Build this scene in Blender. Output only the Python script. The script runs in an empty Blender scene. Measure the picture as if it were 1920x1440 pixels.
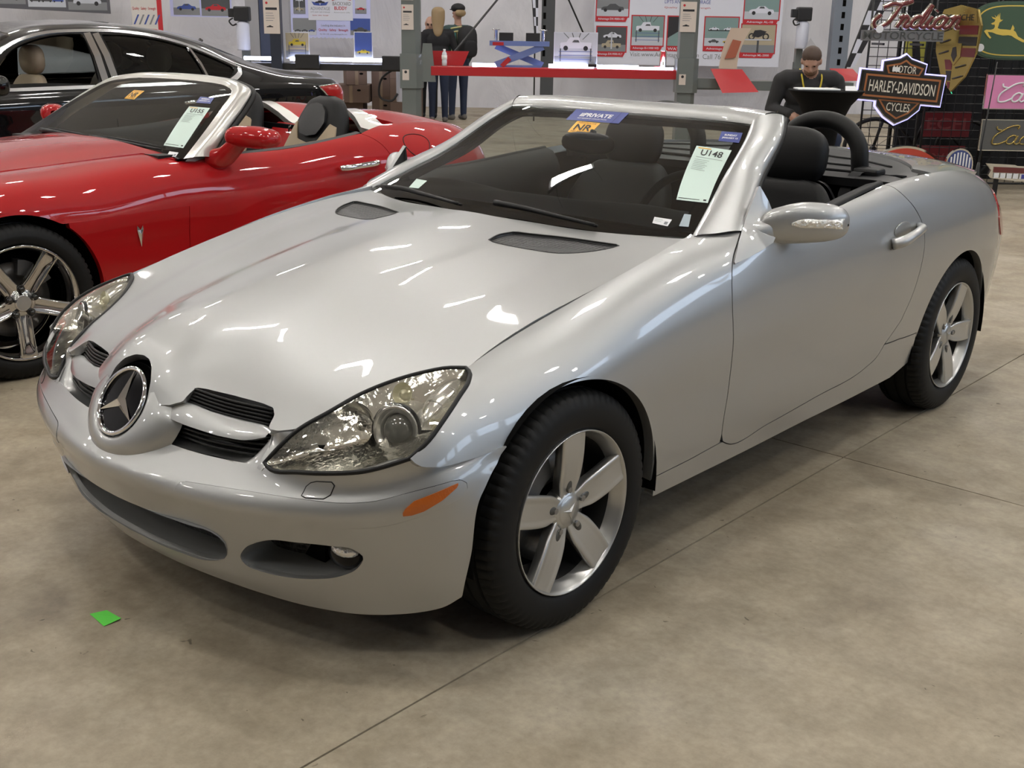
import bpy, bmesh, math, random
import numpy as np
from mathutils import Matrix, Vector
random.seed(7)
scene = bpy.context.scene
# ------------------------------------------------------------------ camera
cam = bpy.data.objects.new('camera', bpy.data.cameras.new('camera')); scene.collection.objects.link(cam); scene.camera = cam
YAW, PITCH, ROLL = .7210331576, -.30517788, .0173727656
EYE = np.array([2.4658, -2.0697, 1.47117])
cam.data.sensor_width = 36; cam.data.lens = 36 * 2127.962 / 1920; cam.data.clip_start = .05; cam.data.clip_end = 200
cam.matrix_world = Matrix.Translation(Vector(EYE)) @ Matrix.Rotation(YAW, 4, 'Z') @ Matrix.Rotation(math.pi/2 + PITCH, 4, 'X') @ Matrix.Rotation(ROLL, 4, 'Z')
# ------------------------------------------------------------------ world, exposure
world = bpy.data.worlds.new('hall_air'); scene.world = world; world.use_nodes = True
world.node_tree.nodes['Background'].inputs[0].default_value = (.8, .85, 1, 1); world.node_tree.nodes['Background'].inputs[1].default_value = .15
scene.view_settings.view_transform = 'Standard'; scene.view_settings.look = 'None'; scene.view_settings.gamma = 1
scene.view_settings.use_curve_mapping = False
scene.view_settings.exposure = 0.15
# hall frame: a = metres to the right, d = metres ahead (level), from below the camera
HD = np.array([-math.sin(YAW), math.cos(YAW), 0]); HR = np.array([math.cos(YAW), math.sin(YAW), 0]); H0 = np.array([EYE[0], EYE[1], 0])
def hall(a, d, z=0.): return H0 + HR*a + HD*d + np.array([0, 0, z])
# ------------------------------------------------------------------ spline skins
def tang(K, P):
    """non-uniform finite-difference tangents along axis 0"""
    T = np.zeros_like(P); h = np.diff(K)
    sh = (-1,) + (1,) * (P.ndim - 1)
    d = np.diff(P, axis=0) / h.reshape(sh)
    T[0] = d[0]; T[-1] = d[-1]
    a = h[1:].reshape(sh); b = h[:-1].reshape(sh)
    T[1:-1] = (d[:-1] * a + d[1:] * b) / (a + b)
    return T

def herm(t, h):
    return (2*t**3-3*t**2+1, -2*t**3+3*t**2, (t**3-2*t**2+t)*h, (t**3-t**2)*h)

def spline(K, P, t):
    K = np.asarray(K, float); P = np.asarray(P, float); t = np.asarray(t, float)
    T = tang(K, P)
    i = np.clip(np.searchsorted(K, t, 'right') - 1, 0, len(K) - 2)
    h = K[i+1] - K[i]; s = (t - K[i]) / h
    a, b, c, d = herm(s, h)
    e = (slice(None),) + (None,) * (P.ndim - 1)
    return a[e]*P[i] + b[e]*P[i+1] + c[e]*T[i] + d[e]*T[i+1]

def curve(P, n):
    """smooth curve through points, chord-length parameter"""
    P = np.asarray(P, float)
    K = np.concatenate([[0], np.cumsum(np.linalg.norm(np.diff(P, axis=0), axis=1))])
    return spline(K, P, np.linspace(0, K[-1], n))

class Skin:
    """tensor spline surface through a net of 3D points; uk/vk are metric-ish knots"""
    def __init__(s, net, uk=None, vk=None):
        s.P = np.asarray(net, float)
        if uk is None:
            d = np.linalg.norm(np.diff(s.P, axis=0), axis=2).mean(1); uk = np.concatenate([[0], np.cumsum(d)])
        if vk is None:
            d = np.linalg.norm(np.diff(s.P, axis=1), axis=2).mean(0); vk = np.concatenate([[0], np.cumsum(d)])
        s.uk = np.asarray(uk, float); s.vk = np.asarray(vk, float)
        s.Tu = tang(s.uk, s.P); s.Tv = tang(s.vk, s.P.transpose(1, 0, 2)).transpose(1, 0, 2)
        s.Tuv = tang(s.uk, s.Tv)
        s.cache = None
    def ev(s, u, v):
        u = np.asarray(u, float); v = np.asarray(v, float)
        i = np.clip(np.searchsorted(s.uk, u, 'right') - 1, 0, len(s.uk) - 2)
        j = np.clip(np.searchsorted(s.vk, v, 'right') - 1, 0, len(s.vk) - 2)
        hu = s.uk[i+1] - s.uk[i]; hv = s.vk[j+1] - s.vk[j]
        A = herm((u - s.uk[i]) / hu, hu); B = herm((v - s.vk[j]) / hv, hv)
        out = 0
        for a, (di, du) in enumerate(((0, 0), (1, 0), (0, 1), (1, 1))):
            for b, (dj, dv) in enumerate(((0, 0), (1, 0), (0, 1), (1, 1))):
                M = (s.P, s.Tv, s.Tu, s.Tuv)[2*du + dv]
                out = out + (A[a] * B[b])[..., None] * M[i + di, j + dj]
        return out
    def nrm(s, u, v, flip=1):
        e = 1e-3
        du = s.ev(u + e, v) - s.ev(u - e, v); dv = s.ev(u, v + e) - s.ev(u, v - e)
        n = np.cross(du, dv) * flip
        return n / (np.linalg.norm(n, axis=-1, keepdims=True) + 1e-12)
    def grid(s, nu=260, nv=160):
        if s.cache is None:
            U, V = np.meshgrid(np.linspace(s.uk[0], s.uk[-1], nu), np.linspace(s.vk[0], s.vk[-1], nv), indexing='ij')
            U = U.ravel(); V = V.ravel(); s.cache = (U, V, s.ev(U, V), (s.uk[-1]-s.uk[0])/nu, (s.vk[-1]-s.vk[0])/nv)
        return s.cache
    def inv(s, pts, w=(1, 1, 1)):
        """nearest (u,v) to 3D points, axis weights w"""
        U, V, G, du, dv = s.grid(); w = np.asarray(w, float); res = []
        for p in np.asarray(pts, float):
            k = (((G - p) * w)**2).sum(1).argmin(); u, v = U[k], V[k]; a, b = du, dv
            for _ in range(5):
                uu, vv = np.meshgrid(np.clip(u + a*np.linspace(-1, 1, 7), s.uk[0], s.uk[-1]), np.clip(v + b*np.linspace(-1, 1, 7), s.vk[0], s.vk[-1]), indexing='ij')
                uu = uu.ravel(); vv = vv.ravel(); q = s.ev(uu, vv)
                k = (((q - p) * w)**2).sum(1).argmin(); u, v = uu[k], vv[k]; a *= .35; b *= .35
            res.append((u, v))
        return np.array(res)

def dens(poly, step=.006, closed=True):
    poly = np.asarray(poly, float); out = []
    n = len(poly)
    for i in range(n if closed else n - 1):
        a, b = poly[i], poly[(i+1) % n]; m = max(1, int(np.linalg.norm(b - a) / step))
        for k in range(m): out.append(a + (b - a) * k / m)
    if not closed: out.append(poly[-1])
    return np.array(out)

def area2(p):
    return .5*np.sum(p[:, 0]*np.roll(p[:, 1], -1) - np.roll(p[:, 0], -1)*p[:, 1])

def inset(p, d):
    """offset polygon inwards by d (2D)"""
    if area2(p) < 0: p = p[::-1]
    a = np.roll(p, 1, 0); b = np.roll(p, -1, 0)
    t1 = p - a; t2 = b - p
    t1 /= np.linalg.norm(t1, axis=1, keepdims=True) + 1e-12; t2 /= np.linalg.norm(t2, axis=1, keepdims=True) + 1e-12
    n = np.stack([-(t1 + t2)[:, 1], (t1 + t2)[:, 0]], 1); l = np.linalg.norm(n, axis=1, keepdims=True)
    n = n / (l + 1e-9); c = np.clip((n * np.stack([-t1[:, 1], t1[:, 0]], 1)).sum(1, keepdims=True), .5, 1)
    return p + n * d / c

def inside(poly, q):
    x, y = q[:, 0], q[:, 1]; c = np.zeros(len(q), bool)
    for (x1, y1), (x2, y2) in zip(poly, np.roll(poly, -1, 0)):
        if y1 == y2: continue
        m = (y1 > y) != (y2 > y)
        c ^= m & (x < (x2 - x1) * (y - y1) / (y2 - y1) + x1)
    return c

def nearest_on(polys, q):
    best = np.full(len(q), 1e9); out = q.copy()
    for poly in polys:
        A = poly; B = np.roll(poly, -1, 0)
        for a, b in zip(A, B):
            d = b - a; L = d @ d
            if L < 1e-16: continue
            t = np.clip(((q - a) @ d) / L, 0, 1); p = a + t[:, None] * d
            e = ((q - p)**2).sum(1); m = e < best
            best[m] = e[m]; out[m] = p[m]
    return out

def trim_grid(keep, holes, cell):
    """2D quad mesh of a polygon with holes: grid whose rim is snapped onto the outlines"""
    lo = keep.min(0) - cell; hi = keep.max(0) + cell
    nu = int((hi[0]-lo[0])/cell) + 2; nv = int((hi[1]-lo[1])/cell) + 2
    U, V = np.meshgrid(lo[0] + cell*np.arange(nu), lo[1] + cell*np.arange(nv), indexing='ij')
    uv = np.stack([U.ravel(), V.ravel()], 1)
    I, J = np.meshgrid(np.arange(nu-1), np.arange(nv-1), indexing='ij')
    F = np.stack([(I*nv+J).ravel(), ((I+1)*nv+J).ravel(), ((I+1)*nv+J+1).ravel(), (I*nv+J+1).ravel()], 1)
    c = uv[F].mean(1); m = inside(keep, c)
    for h in holes: m &= ~inside(h, c)
    F = F[m]
    E = np.sort(np.concatenate([F[:, [0, 1]], F[:, [1, 2]], F[:, [2, 3]], F[:, [3, 0]]]), 1)
    code = E[:, 0].astype(np.int64) * len(uv) + E[:, 1]
    _, idx, cnt = np.unique(code, return_index=True, return_counts=True)
    B = E[idx[cnt == 1]]; bv = np.unique(B)
    if len(bv): uv[bv] = nearest_on([keep] + list(holes), uv[bv])
    used = np.unique(F); mp = -np.ones(len(uv), int); mp[used] = np.arange(len(used))
    return uv[used], mp[F], mp[B]

# ------------------------------------------------------------------ mesh helpers
COL = bpy.context.scene.collection
def link(name, me, mat=None, parent=None):
    o = bpy.data.objects.new(name, me); COL.objects.link(o)
    if mat is not None:
        for m in (mat if isinstance(mat, (list, tuple)) else [mat]): me.materials.append(m)
    if parent is not None: o.parent = parent
    return o

def mesh(name, V, F, mat=None, parent=None, smooth=True, sharp=None, mi=None):
    me = bpy.data.meshes.new(name)
    me.from_pydata([tuple(map(float, v)) for v in V], [], [tuple(int(i) for i in f) for f in F]); me.update()
    if smooth: me.polygons.foreach_set('use_smooth', [True]*len(me.polygons))
    if sharp is not None:
        ss = set(tuple(sorted((int(a), int(b)))) for a, b in sharp)
        at = me.attributes.new('sharp_edge', 'BOOLEAN', 'EDGE')
        at.data.foreach_set('value', [tuple(sorted(e.vertices)) in ss for e in me.edges])
    if mi is not None: me.polygons.foreach_set('material_index', mi)
    me.update()
    return link(name, me, mat, parent)

def empty(name, loc=(0, 0, 0), rz=0, label=None, cat=None, group=None, parent=None):
    o = bpy.data.objects.new(name, None); COL.objects.link(o); o.location = loc; o.rotation_euler = (0, 0, rz); o.empty_display_size = .1
    if parent: o.parent = parent
    return tag(o, label, cat, group)

def tag(o, label=None, cat=None, group=None, kind=None):
    if label: o['label'] = label
    if cat: o['category'] = cat
    if group: o['group'] = group
    if kind: o['kind'] = kind
    return o

def panel(name, skin, keep, holes=(), cell=.009, mat=None, parent=None, depth=.012, flip=1, mirror=False, gap=.0018, raw=False, off=0., hdepth=None):
    """trimmed panel of a skin with flanged edges; keep/holes are uv outlines"""
    keep = inset(dens(np.asarray(keep)), gap); holes = [dens(np.asarray(h)) for h in holes]
    uv, F, B = trim_grid(keep, holes, cell)
    P = skin.ev(uv[:, 0], uv[:, 1]); N = skin.nrm(uv[:, 0], uv[:, 1], flip)
    P = P + N*off
    if mirror: P = P * [-1, 1, 1]; N = N * [-1, 1, 1]
    return flanged(name, P, N, F, B, depth, mat, parent)

def flanged(name, P, N, F, B, depth, mat, parent):
    # orient faces with N
    fn = np.cross(P[F[:, 1]] - P[F[:, 0]], P[F[:, 3]] - P[F[:, 0]])
    s = (fn * N[F[:, 0]]).sum(1).sum()
    if s < 0: F = F[:, ::-1]
    n = len(P); bv = np.unique(B); mp = {int(b): n + k for k, b in enumerate(bv)}
    edge = set()
    for f in F:
        for k in range(len(f)): edge.add((int(f[k]), int(f[(k+1) % len(f)])))
    Q = P[bv] - N[bv] * depth
    V = np.concatenate([P, Q]); faces = [tuple(f) for f in F]
    for a, b in B:
        a, b = int(a), int(b)
        if (a, b) not in edge: a, b = b, a
        faces.append((b, a, mp[a], mp[b]))
    return mesh(name, V, faces, mat, parent, True, sharp=B)

def tube(name, pts, r, mat, parent=None, n=8, closed=False, cap=True, V0=None, F0=None):
    """round tube along points (radius r or list)"""
    P = np.asarray(pts, float); m = len(P); rr = np.broadcast_to(np.asarray(r, float), (m,))
    T = np.gradient(P, axis=0) if not closed else (np.roll(P, -1, 0) - np.roll(P, 1, 0))
    T /= np.linalg.norm(T, axis=1, keepdims=True) + 1e-12
    ref = np.array([0, 0, 1.]) if abs(T[0][2]) < .9 else np.array([1., 0, 0])
    V = []; u = np.cross(T[0], ref); u /= np.linalg.norm(u)
    for i in range(m):
        u = u - T[i] * (u @ T[i]); u /= np.linalg.norm(u) + 1e-12; w = np.cross(T[i], u)
        for k in range(n):
            a = 2*math.pi*k/n; V.append(P[i] + rr[i]*(math.cos(a)*u + math.sin(a)*w))
    F = []
    for i in range(m if closed else m - 1):
        for k in range(n):
            a = i*n + k; b = i*n + (k+1) % n; c = ((i+1) % m)*n + (k+1) % n; d = ((i+1) % m)*n + k
            F.append((a, b, c, d))
    if cap and not closed: F.append(tuple(range(n))[::-1]); F.append(tuple((m-1)*n + k for k in range(n)))
    if name is None: return np.array(V), F
    return mesh(name, V, F, mat, parent)

class MB:
    """collects simple shapes into ONE mesh part"""
    def __init__(s): s.V = []; s.F = []; s.M = []
    def add(s, V, F, m=0):
        k = len(s.V); s.V += [tuple(map(float, v)) for v in V]; s.F += [tuple(int(i) + k for i in f) for f in F]; s.M += [m]*len(F); return s
    def box(s, a, b, m=0, bev=0):
        (x0, y0, z0), (x1, y1, z1) = a, b
        V = [(x0,y0,z0),(x1,y0,z0),(x1,y1,z0),(x0,y1,z0),(x0,y0,z1),(x1,y0,z1),(x1,y1,z1),(x0,y1,z1)]
        return s.add(V, [(3,2,1,0),(4,5,6,7),(0,1,5,4),(1,2,6,5),(2,3,7,6),(3,0,4,7)], m)
    def obox(s, c, ax, m=0):
        """box with centre c and half-axis vectors ax (3x3)"""
        c = np.asarray(c, float); ax = np.asarray(ax, float); V = []
        for k in ((-1,-1,-1),(1,-1,-1),(1,1,-1),(-1,1,-1),(-1,-1,1),(1,-1,1),(1,1,1),(-1,1,1)): V.append(c + k[0]*ax[0] + k[1]*ax[1] + k[2]*ax[2])
        F = [(3,2,1,0),(4,5,6,7),(0,1,5,4),(1,2,6,5),(2,3,7,6),(3,0,4,7)]
        if np.dot(np.cross(ax[0], ax[1]), ax[2]) < 0: F = [f[::-1] for f in F]
        return s.add(V, F, m)
    def tube(s, pts, r, n=8, closed=False, m=0):
        V, F = tube(None, pts, r, None, n=n, closed=closed); return s.add(V, F, m)
    def lathe(s, prof, n=24, c=(0, 0, 0), axis='z', m=0, cap=False):
        """prof: list of (radius, height)"""
        V = []; F = []
        for (r, h) in prof:
            for k in range(n):
                a = 2*math.pi*k/n; x, y = r*math.cos(a), r*math.sin(a)
                p = {'z': (x, y, h), 'x': (h, x, y), 'y': (y, h, x)}[axis]
                V.append((p[0]+c[0], p[1]+c[1], p[2]+c[2]))
        for i in range(len(prof) - 1):
            for k in range(n): F.append((i*n+k, i*n+(k+1) % n, (i+1)*n+(k+1) % n, (i+1)*n+k))
        if cap: F.append(tuple(range(n))[::-1]); F.append(tuple((len(prof)-1)*n + k for k in range(n)))
        return s.add(V, F, m)
    def prism(s, poly, h0, h1, fr=None, m=0):
        """extrude a 2D polygon; fr maps (x,y,h)->3D"""
        fr = fr or (lambda x, y, h: (x, y, h)); n = len(poly)
        if area2(np.asarray(poly, float)) < 0: poly = list(poly)[::-1]
        V = [fr(x, y, h0) for x, y in poly] + [fr(x, y, h1) for x, y in poly]
        F = [tuple(range(n))[::-1], tuple(range(n, 2*n))] + [(i, (i+1) % n, n + (i+1) % n, n + i) for i in range(n)]
        return s.add(V, F, m)
    def ell(s, c, r, n=16, m=0, sq=2., R=None, h=10):
        """(super)ellipsoid"""
        c = np.asarray(c, float); V = []; F = []
        pw = lambda t: math.copysign(abs(t)**(2/sq), t)
        for i in range(h + 1):
            ph = -math.pi/2 + math.pi*i/h
            for k in range(n):
                th = 2*math.pi*k/n
                p = np.array([r[0]*pw(math.cos(ph))*pw(math.cos(th)), r[1]*pw(math.cos(ph))*pw(math.sin(th)), r[2]*pw(math.sin(ph))])
                if R is not None: p = R @ p
                V.append(c + p)
        for i in range(h):
            for k in range(n): F.append((i*n+k, i*n+(k+1) % n, (i+1)*n+(k+1) % n, (i+1)*n+k))
        return s.add(V, F, m)
    def build(s, name, mat, parent=None, smooth=False, angle=None, bevel=None, seg=2):
        o = mesh(name, s.V, s.F, mat, parent, smooth or angle is not None, mi=s.M if any(s.M) else None)
        if angle is not None: auto_sharp(o.data, angle)
        if bevel:
            b = o.modifiers.new('bevel', 'BEVEL'); b.width = bevel; b.segments = seg; b.limit_method = 'ANGLE'; b.angle_limit = .6
        return o

def auto_sharp(me, deg):
    bm = bmesh.new(); bm.from_mesh(me); bmesh.ops.remove_doubles(bm, verts=bm.verts, dist=1e-6)
    bmesh.ops.recalc_face_normals(bm, faces=bm.faces)
    a = math.radians(deg)
    for e in bm.edges:
        e.smooth = len(e.link_faces) == 2 and e.calc_face_angle(0) < a
    for f in bm.faces: f.smooth = True
    bm.to_mesh(me); bm.free(); me.update()

def copy_tree(o, parent=None):
    c = o.copy(); COL.objects.link(c)
    if parent is not None: c.parent = parent
    for ch in list(o.children): copy_tree(ch, c)
    return c

def tps_patch(outline, d, bulge, cell=.008, up=(0, 0, 1), shrink=0., extra=()):
    """smooth sheet spanning a closed 3D outline, seen along d; returns P,N,F,B"""
    O3 = np.asarray(outline, float); d = np.asarray(d, float); d /= np.linalg.norm(d)
    e1 = np.cross(up, d); e1 /= np.linalg.norm(e1); e2 = np.cross(d, e1); c = O3.mean(0)
    q = np.stack([(O3-c)@e1, (O3-c)@e2], 1); h = (O3-c)@d
    X = q; Hh = h
    if len(extra):
        E3 = np.asarray(extra, float); X = np.concatenate([q, np.stack([(E3-c)@e1, (E3-c)@e2], 1)]); Hh = np.concatenate([h, (E3-c)@d])
    n = len(X)
    def U(r2): return np.where(r2 > 1e-14, r2*np.log(r2 + 1e-14), 0)
    K = U(((X[:, None]-X[None])**2).sum(2)) + np.eye(n)*1e-5; Pm = np.concatenate([np.ones((n, 1)), X], 1)
    A = np.block([[K, Pm], [Pm.T, np.zeros((3, 3))]]); w = np.linalg.solve(A, np.concatenate([Hh, np.zeros(3)]))
    poly = dens(q, .005)
    if shrink: poly = inset(poly, shrink)
    uv, F, B = trim_grid(poly, [], cell)
    def hf(p):
        z = U(((p[:, None]-X[None])**2).sum(2)) @ w[:n] + w[n] + p @ w[n+1:]
        dist = np.sqrt(((p - nearest_on([poly], p))**2).sum(1)); L = dist.max() if len(p) > 50 else hf.L
        hf.L = L; t = np.clip(dist/(L+1e-9), 0, 1)
        return z + bulge*np.sin(t*math.pi/2)
    z = hf(uv); P = c + uv[:, :1]*e1 + uv[:, 1:]*e2 + z[:, None]*d
    # vertex normals
    N = np.zeros_like(P); fn = np.cross(P[F[:, 1]]-P[F[:, 0]], P[F[:, 3]]-P[F[:, 0]])
    fn *= np.sign(fn @ d)[:, None]
    for k in range(4): np.add.at(N, F[:, k], fn)
    N /= np.linalg.norm(N, axis=1, keepdims=True) + 1e-12
    return P, N, F, B
# ------------------------------------------------------------------ materials
MATS = {}
def mat(name, col, rough=.5, metal=0., coat=0., coat_rough=.03, emit=None, estr=1., spec=.5, bump=None, sheen=0., aniso=0.):
    if name in MATS: return MATS[name]
    m = bpy.data.materials.new(name); m.use_nodes = True; nt = m.node_tree; b = nt.nodes['Principled BSDF']
    b.inputs['Base Color'].default_value = (*col, 1); b.inputs['Roughness'].default_value = rough; b.inputs['Metallic'].default_value = metal
    b.inputs['Coat Weight'].default_value = coat; b.inputs['Coat Roughness'].default_value = coat_rough
    b.inputs['Specular IOR Level'].default_value = spec
    if sheen: b.inputs['Sheen Weight'].default_value = sheen
    if emit: b.inputs['Emission Color'].default_value = (*emit, 1); b.inputs['Emission Strength'].default_value = estr
    if bump:
        sc, st, dist = bump
        tc = nt.nodes.new('ShaderNodeTexCoord'); n = nt.nodes.new('ShaderNodeTexNoise'); n.inputs['Scale'].default_value = sc; n.inputs['Detail'].default_value = 4
        bp = nt.nodes.new('ShaderNodeBump'); bp.inputs['Strength'].default_value = st; bp.inputs['Distance'].default_value = dist
        nt.links.new(tc.outputs['Object'], n.inputs['Vector']); nt.links.new(n.outputs['Fac'], bp.inputs['Height']); nt.links.new(bp.outputs['Normal'], b.inputs['Normal'])
    MATS[name] = m; return m

def glass(name, tint, ior=1.45, rough=.0, refl=1.):
    """thin sheet: tinted see-through plus Fresnel mirror"""
    if name in MATS: return MATS[name]
    m = bpy.data.materials.new(name); m.use_nodes = True; nt = m.node_tree; nt.nodes.clear()
    out = nt.nodes.new('ShaderNodeOutputMaterial'); mix = nt.nodes.new('ShaderNodeMixShader')
    tr = nt.nodes.new('ShaderNodeBsdfTransparent'); tr.inputs[0].default_value = (*tint, 1)
    gl = nt.nodes.new('ShaderNodeBsdfGlossy'); gl.inputs['Roughness'].default_value = rough; gl.inputs[0].default_value = (refl, refl, refl, 1)
    fr = nt.nodes.new('ShaderNodeFresnel'); fr.inputs[0].default_value = ior
    nt.links.new(fr.outputs[0], mix.inputs[0]); nt.links.new(tr.outputs[0], mix.inputs[1]); nt.links.new(gl.outputs[0], mix.inputs[2]); nt.links.new(mix.outputs[0], out.inputs[0])
    MATS[name] = m; return m

SILVER = mat('silver_paint', (.43, .437, .435), .44, .86, 1., .02)
BLACKP = mat('black_plastic', (.008, .008, .0085), .45, spec=.3)
BLACKG = mat('gloss_black', (.002, .002, .0025), .12, 0, .05, spec=.22)
RUBBER = mat('rubber', (.007, .007, .007), .55, spec=.3, bump=(90, .15, .002))
TYRE = mat('tyre_rubber', (.0055, .0055, .0055), .6, spec=.28)
DARK = mat('dark_void', (.004, .004, .004), .9, spec=.05)
ALLOY = mat('alloy', (.50, .50, .485), .30, .82, .5, .08)
CHROME = mat('chrome', (.82, .82, .84), .04, 1.)
DCHROME = mat('brushed_steel', (.30, .295, .29), .35, .9)
LEATHER = mat('black_leather', (.0055, .0055, .006), .5, spec=.28, bump=(180, .25, .001))
SOFT = mat('black_fabric', (.012, .012, .013), .8)
CARPET = mat('black_carpet', (.006, .006, .007), .95, spec=.05)
REFLECT = mat('reflector', (.86, .86, .83), .12, 1.)
CLEAR = glass('clear_lens', (.97, .97, .95), 1.42)
WIND = glass('windscreen_glass', (.62, .68, .66), 1.5)
AMBER = mat('amber_lens', (.72, .20, .012), .25, 0, .6)
REDLENS = mat('red_lens', (.35, .012, .012), .15, 0, .8)
PAPER = mat('paper', (.80, .82, .80), .7)
WHITE = mat('white_paint', (.75, .76, .78), .45)
# ------------------------------------------------------------------ hall shell
def quad(name, pts, m, kind=None, parent=None):
    o = mesh(name, pts, [(0, 1, 2, 3)], m, parent, False)
    if kind: o['kind'] = kind
    return o
def concrete():
    m = bpy.data.materials.new('concrete'); m.use_nodes = True; nt = m.node_tree; b = nt.nodes['Principled BSDF']; N = nt.nodes.new; L = nt.links.new
    tc = N('ShaderNodeTexCoord')
    def noise(sc, det, ro=.55, dist=0.):
        n = N('ShaderNodeTexNoise'); n.inputs['Scale'].default_value = sc; n.inputs['Detail'].default_value = det; n.inputs['Roughness'].default_value = ro; n.inputs['Distortion'].default_value = dist
        L(tc.outputs['Object'], n.inputs['Vector']); return n.outputs['Fac']
    def ramp(f, p):
        r = N('ShaderNodeValToRGB'); e = r.color_ramp.elements
        e[0].position, e[0].color = p[0][0], (*p[0][1], 1); e[1].position, e[1].color = p[-1][0], (*p[-1][1], 1)
        for q in p[1:-1]: x = e.new(q[0]); x.color = (*q[1], 1)
        L(f, r.inputs[0]); return r.outputs[0]
    def mul(a, c, f=1.):
        x = N('ShaderNodeMix'); x.data_type = 'RGBA'; x.blend_type = 'MULTIPLY'; x.inputs[0].default_value = f; L(a, x.inputs[6]); L(c, x.inputs[7]); return x.outputs[2]
    base = ramp(noise(1.3, 6, .6), [(.32, (.335, .28, .20)), (.5, (.395, .338, .25)), (.7, (.44, .39, .305))])
    c = mul(base, ramp(noise(7, 6, .65), [(.33, (.76, .745, .73)), (.62, (1, 1, 1))]))
    c = mul(c, ramp(noise(2.2, 3, .5, .6), [(.32, (.58, .55, .52)), (.46, (1, 1, 1))]), .6)      # worn dark stains
    c = mul(c, ramp(noise(38, 5, .7), [(.3, (.80, .80, .80)), (.62, (1, 1, 1))]))
    c = mul(c, ramp(noise(21, 2, .5, 1.2), [(.235, (.30, .28, .26)), (.262, (1, 1, 1))]), .8)       # small spots
    L(c, b.inputs['Base Color'])
    r = N('ShaderNodeMapRange'); r.inputs[1].default_value = .3; r.inputs[2].default_value = .7; r.inputs[3].default_value = .42; r.inputs[4].default_value = .62
    L(noise(3, 5), r.inputs[0]); L(r.outputs[0], b.inputs['Roughness']); b.inputs['Specular IOR Level'].default_value = .35
    bp = N('ShaderNodeBump'); bp.inputs['Strength'].default_value = .12; bp.inputs['Distance'].default_value = .004; L(noise(60, 6, .7), bp.inputs['Height']); L(bp.outputs[0], b.inputs['Normal'])
    return m
def fabric_wall():
    m = bpy.data.materials.new('tent_fabric'); m.use_nodes = True; nt = m.node_tree; b = nt.nodes['Principled BSDF']; N = nt.nodes.new; L = nt.links.new
    tc = N('ShaderNodeTexCoord'); mp = N('ShaderNodeMapping'); mp.inputs['Scale'].default_value = (.8, .8, .5); n = N('ShaderNodeTexNoise'); n.inputs['Scale'].default_value = 1.1; n.inputs['Detail'].default_value = 5; n.inputs['Distortion'].default_value = 1.5
    L(tc.outputs['Object'], mp.inputs[0]); L(mp.outputs[0], n.inputs['Vector'])
    bp = N('ShaderNodeBump'); bp.inputs['Strength'].default_value = .7; bp.inputs['Distance'].default_value = .12; L(n.outputs['Fac'], bp.inputs['Height']); L(bp.outputs[0], b.inputs['Normal'])
    r = N('ShaderNodeValToRGB'); r.color_ramp.elements[0].position = .3; r.color_ramp.elements[0].color = (.60, .60, .65, 1); r.color_ramp.elements[1].position = .7; r.color_ramp.elements[1].color = (.74, .74, .79, 1)
    L(n.outputs['Fac'], r.inputs[0]); L(r.outputs[0], b.inputs['Base Color']); b.inputs['Roughness'].default_value = .55
    return m
CONC = concrete(); TENT = fabric_wall()
A0, A1, D0, D1, HZ = -17., 14., -13., 22., 7.5
# floor: dark joint bed with cast slabs proud of it; joints are real gaps between the slabs
quad('floor', [hall(A0, D0, -.03), hall(A1, D0, -.03), hall(A1, D1, -.03), hall(A0, D1, -.03)], mat('joint_dirt', (.05, .042, .032), .9), 'structure')
FLOOR = bpy.data.objects['floor']
def clip(poly, a, b):
    out = []; n = len(poly); side = lambda p: (b[0]-a[0])*(p[1]-a[1]) - (b[1]-a[1])*(p[0]-a[0])
    for i in range(n):
        p, q = poly[i], poly[(i+1) % n]; sp, sq = side(p), side(q)
        if sp >= 0: out.append(p)
        if sp*sq < 0: t = sp/(sp-sq); out.append((p[0]+(q[0]-p[0])*t, p[1]+(q[1]-p[1])*t))
    return out
HC = [tuple(hall(a, d)[:2]) for a, d in ((A0+.01, D0+.01), (A1-.01, D0+.01), (A1-.01, D1-.01), (A0+.01, D1-.01))]
SL = 4.55; gp = .0028
for i in range(-7, 6):
    for j in range(-5, 7):
        x0, y0 = .828 + SL*i, 1.622 + SL*j; pl = [(x0+gp, y0+gp), (x0+SL-gp, y0+gp), (x0+SL-gp, y0+SL-gp), (x0+gp, y0+SL-gp)]
        for k in range(4):
            if pl: pl = clip(pl, HC[k], HC[(k+1) % 4])
        if len(pl) < 3: continue
        MB().prism(pl, -.028, 0.).build('slab', CONC, FLOOR)
CEIL = mat('ceiling_sheet', (.74, .74, .74), .7)
quad('ceiling', [hall(A0, D1, HZ), hall(A1, D1, HZ), hall(A1, D0, HZ), hall(A0, D0, HZ)], CEIL, 'structure')
def wall(name, a, b, m=TENT):
    """pleated fabric wall between two floor points"""
    n = 120; V = []; F = []; rows = 14
    a = np.array(a); b = np.array(b); t = (b-a)/np.linalg.norm(b-a); nn = np.cross(t, [0, 0, 1]); L = np.linalg.norm(b-a)
    rnd = np.random.RandomState(len(name)); ph = rnd.rand(8)*6.28
    for j in range(rows+1):
        z = HZ*j/rows
        for i in range(n+1):
            s = L*i/n; o = .05*math.sin(s*2.1+ph[0]+.4*z) + .03*math.sin(s*5.3+ph[1]-.7*z) + .02*math.sin(z*2.2+s*.8+ph[2])
            V.append(a + t*s + nn*(o*min(1, z*.6+.3)) + np.array([0, 0, z]))
    for j in range(rows):
        for i in range(n): k = j*(n+1)+i; F.append((k, k+1, k+n+2, k+n+1))
    o = mesh(name, V, F, m); o['kind'] = 'structure'; return o
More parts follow.
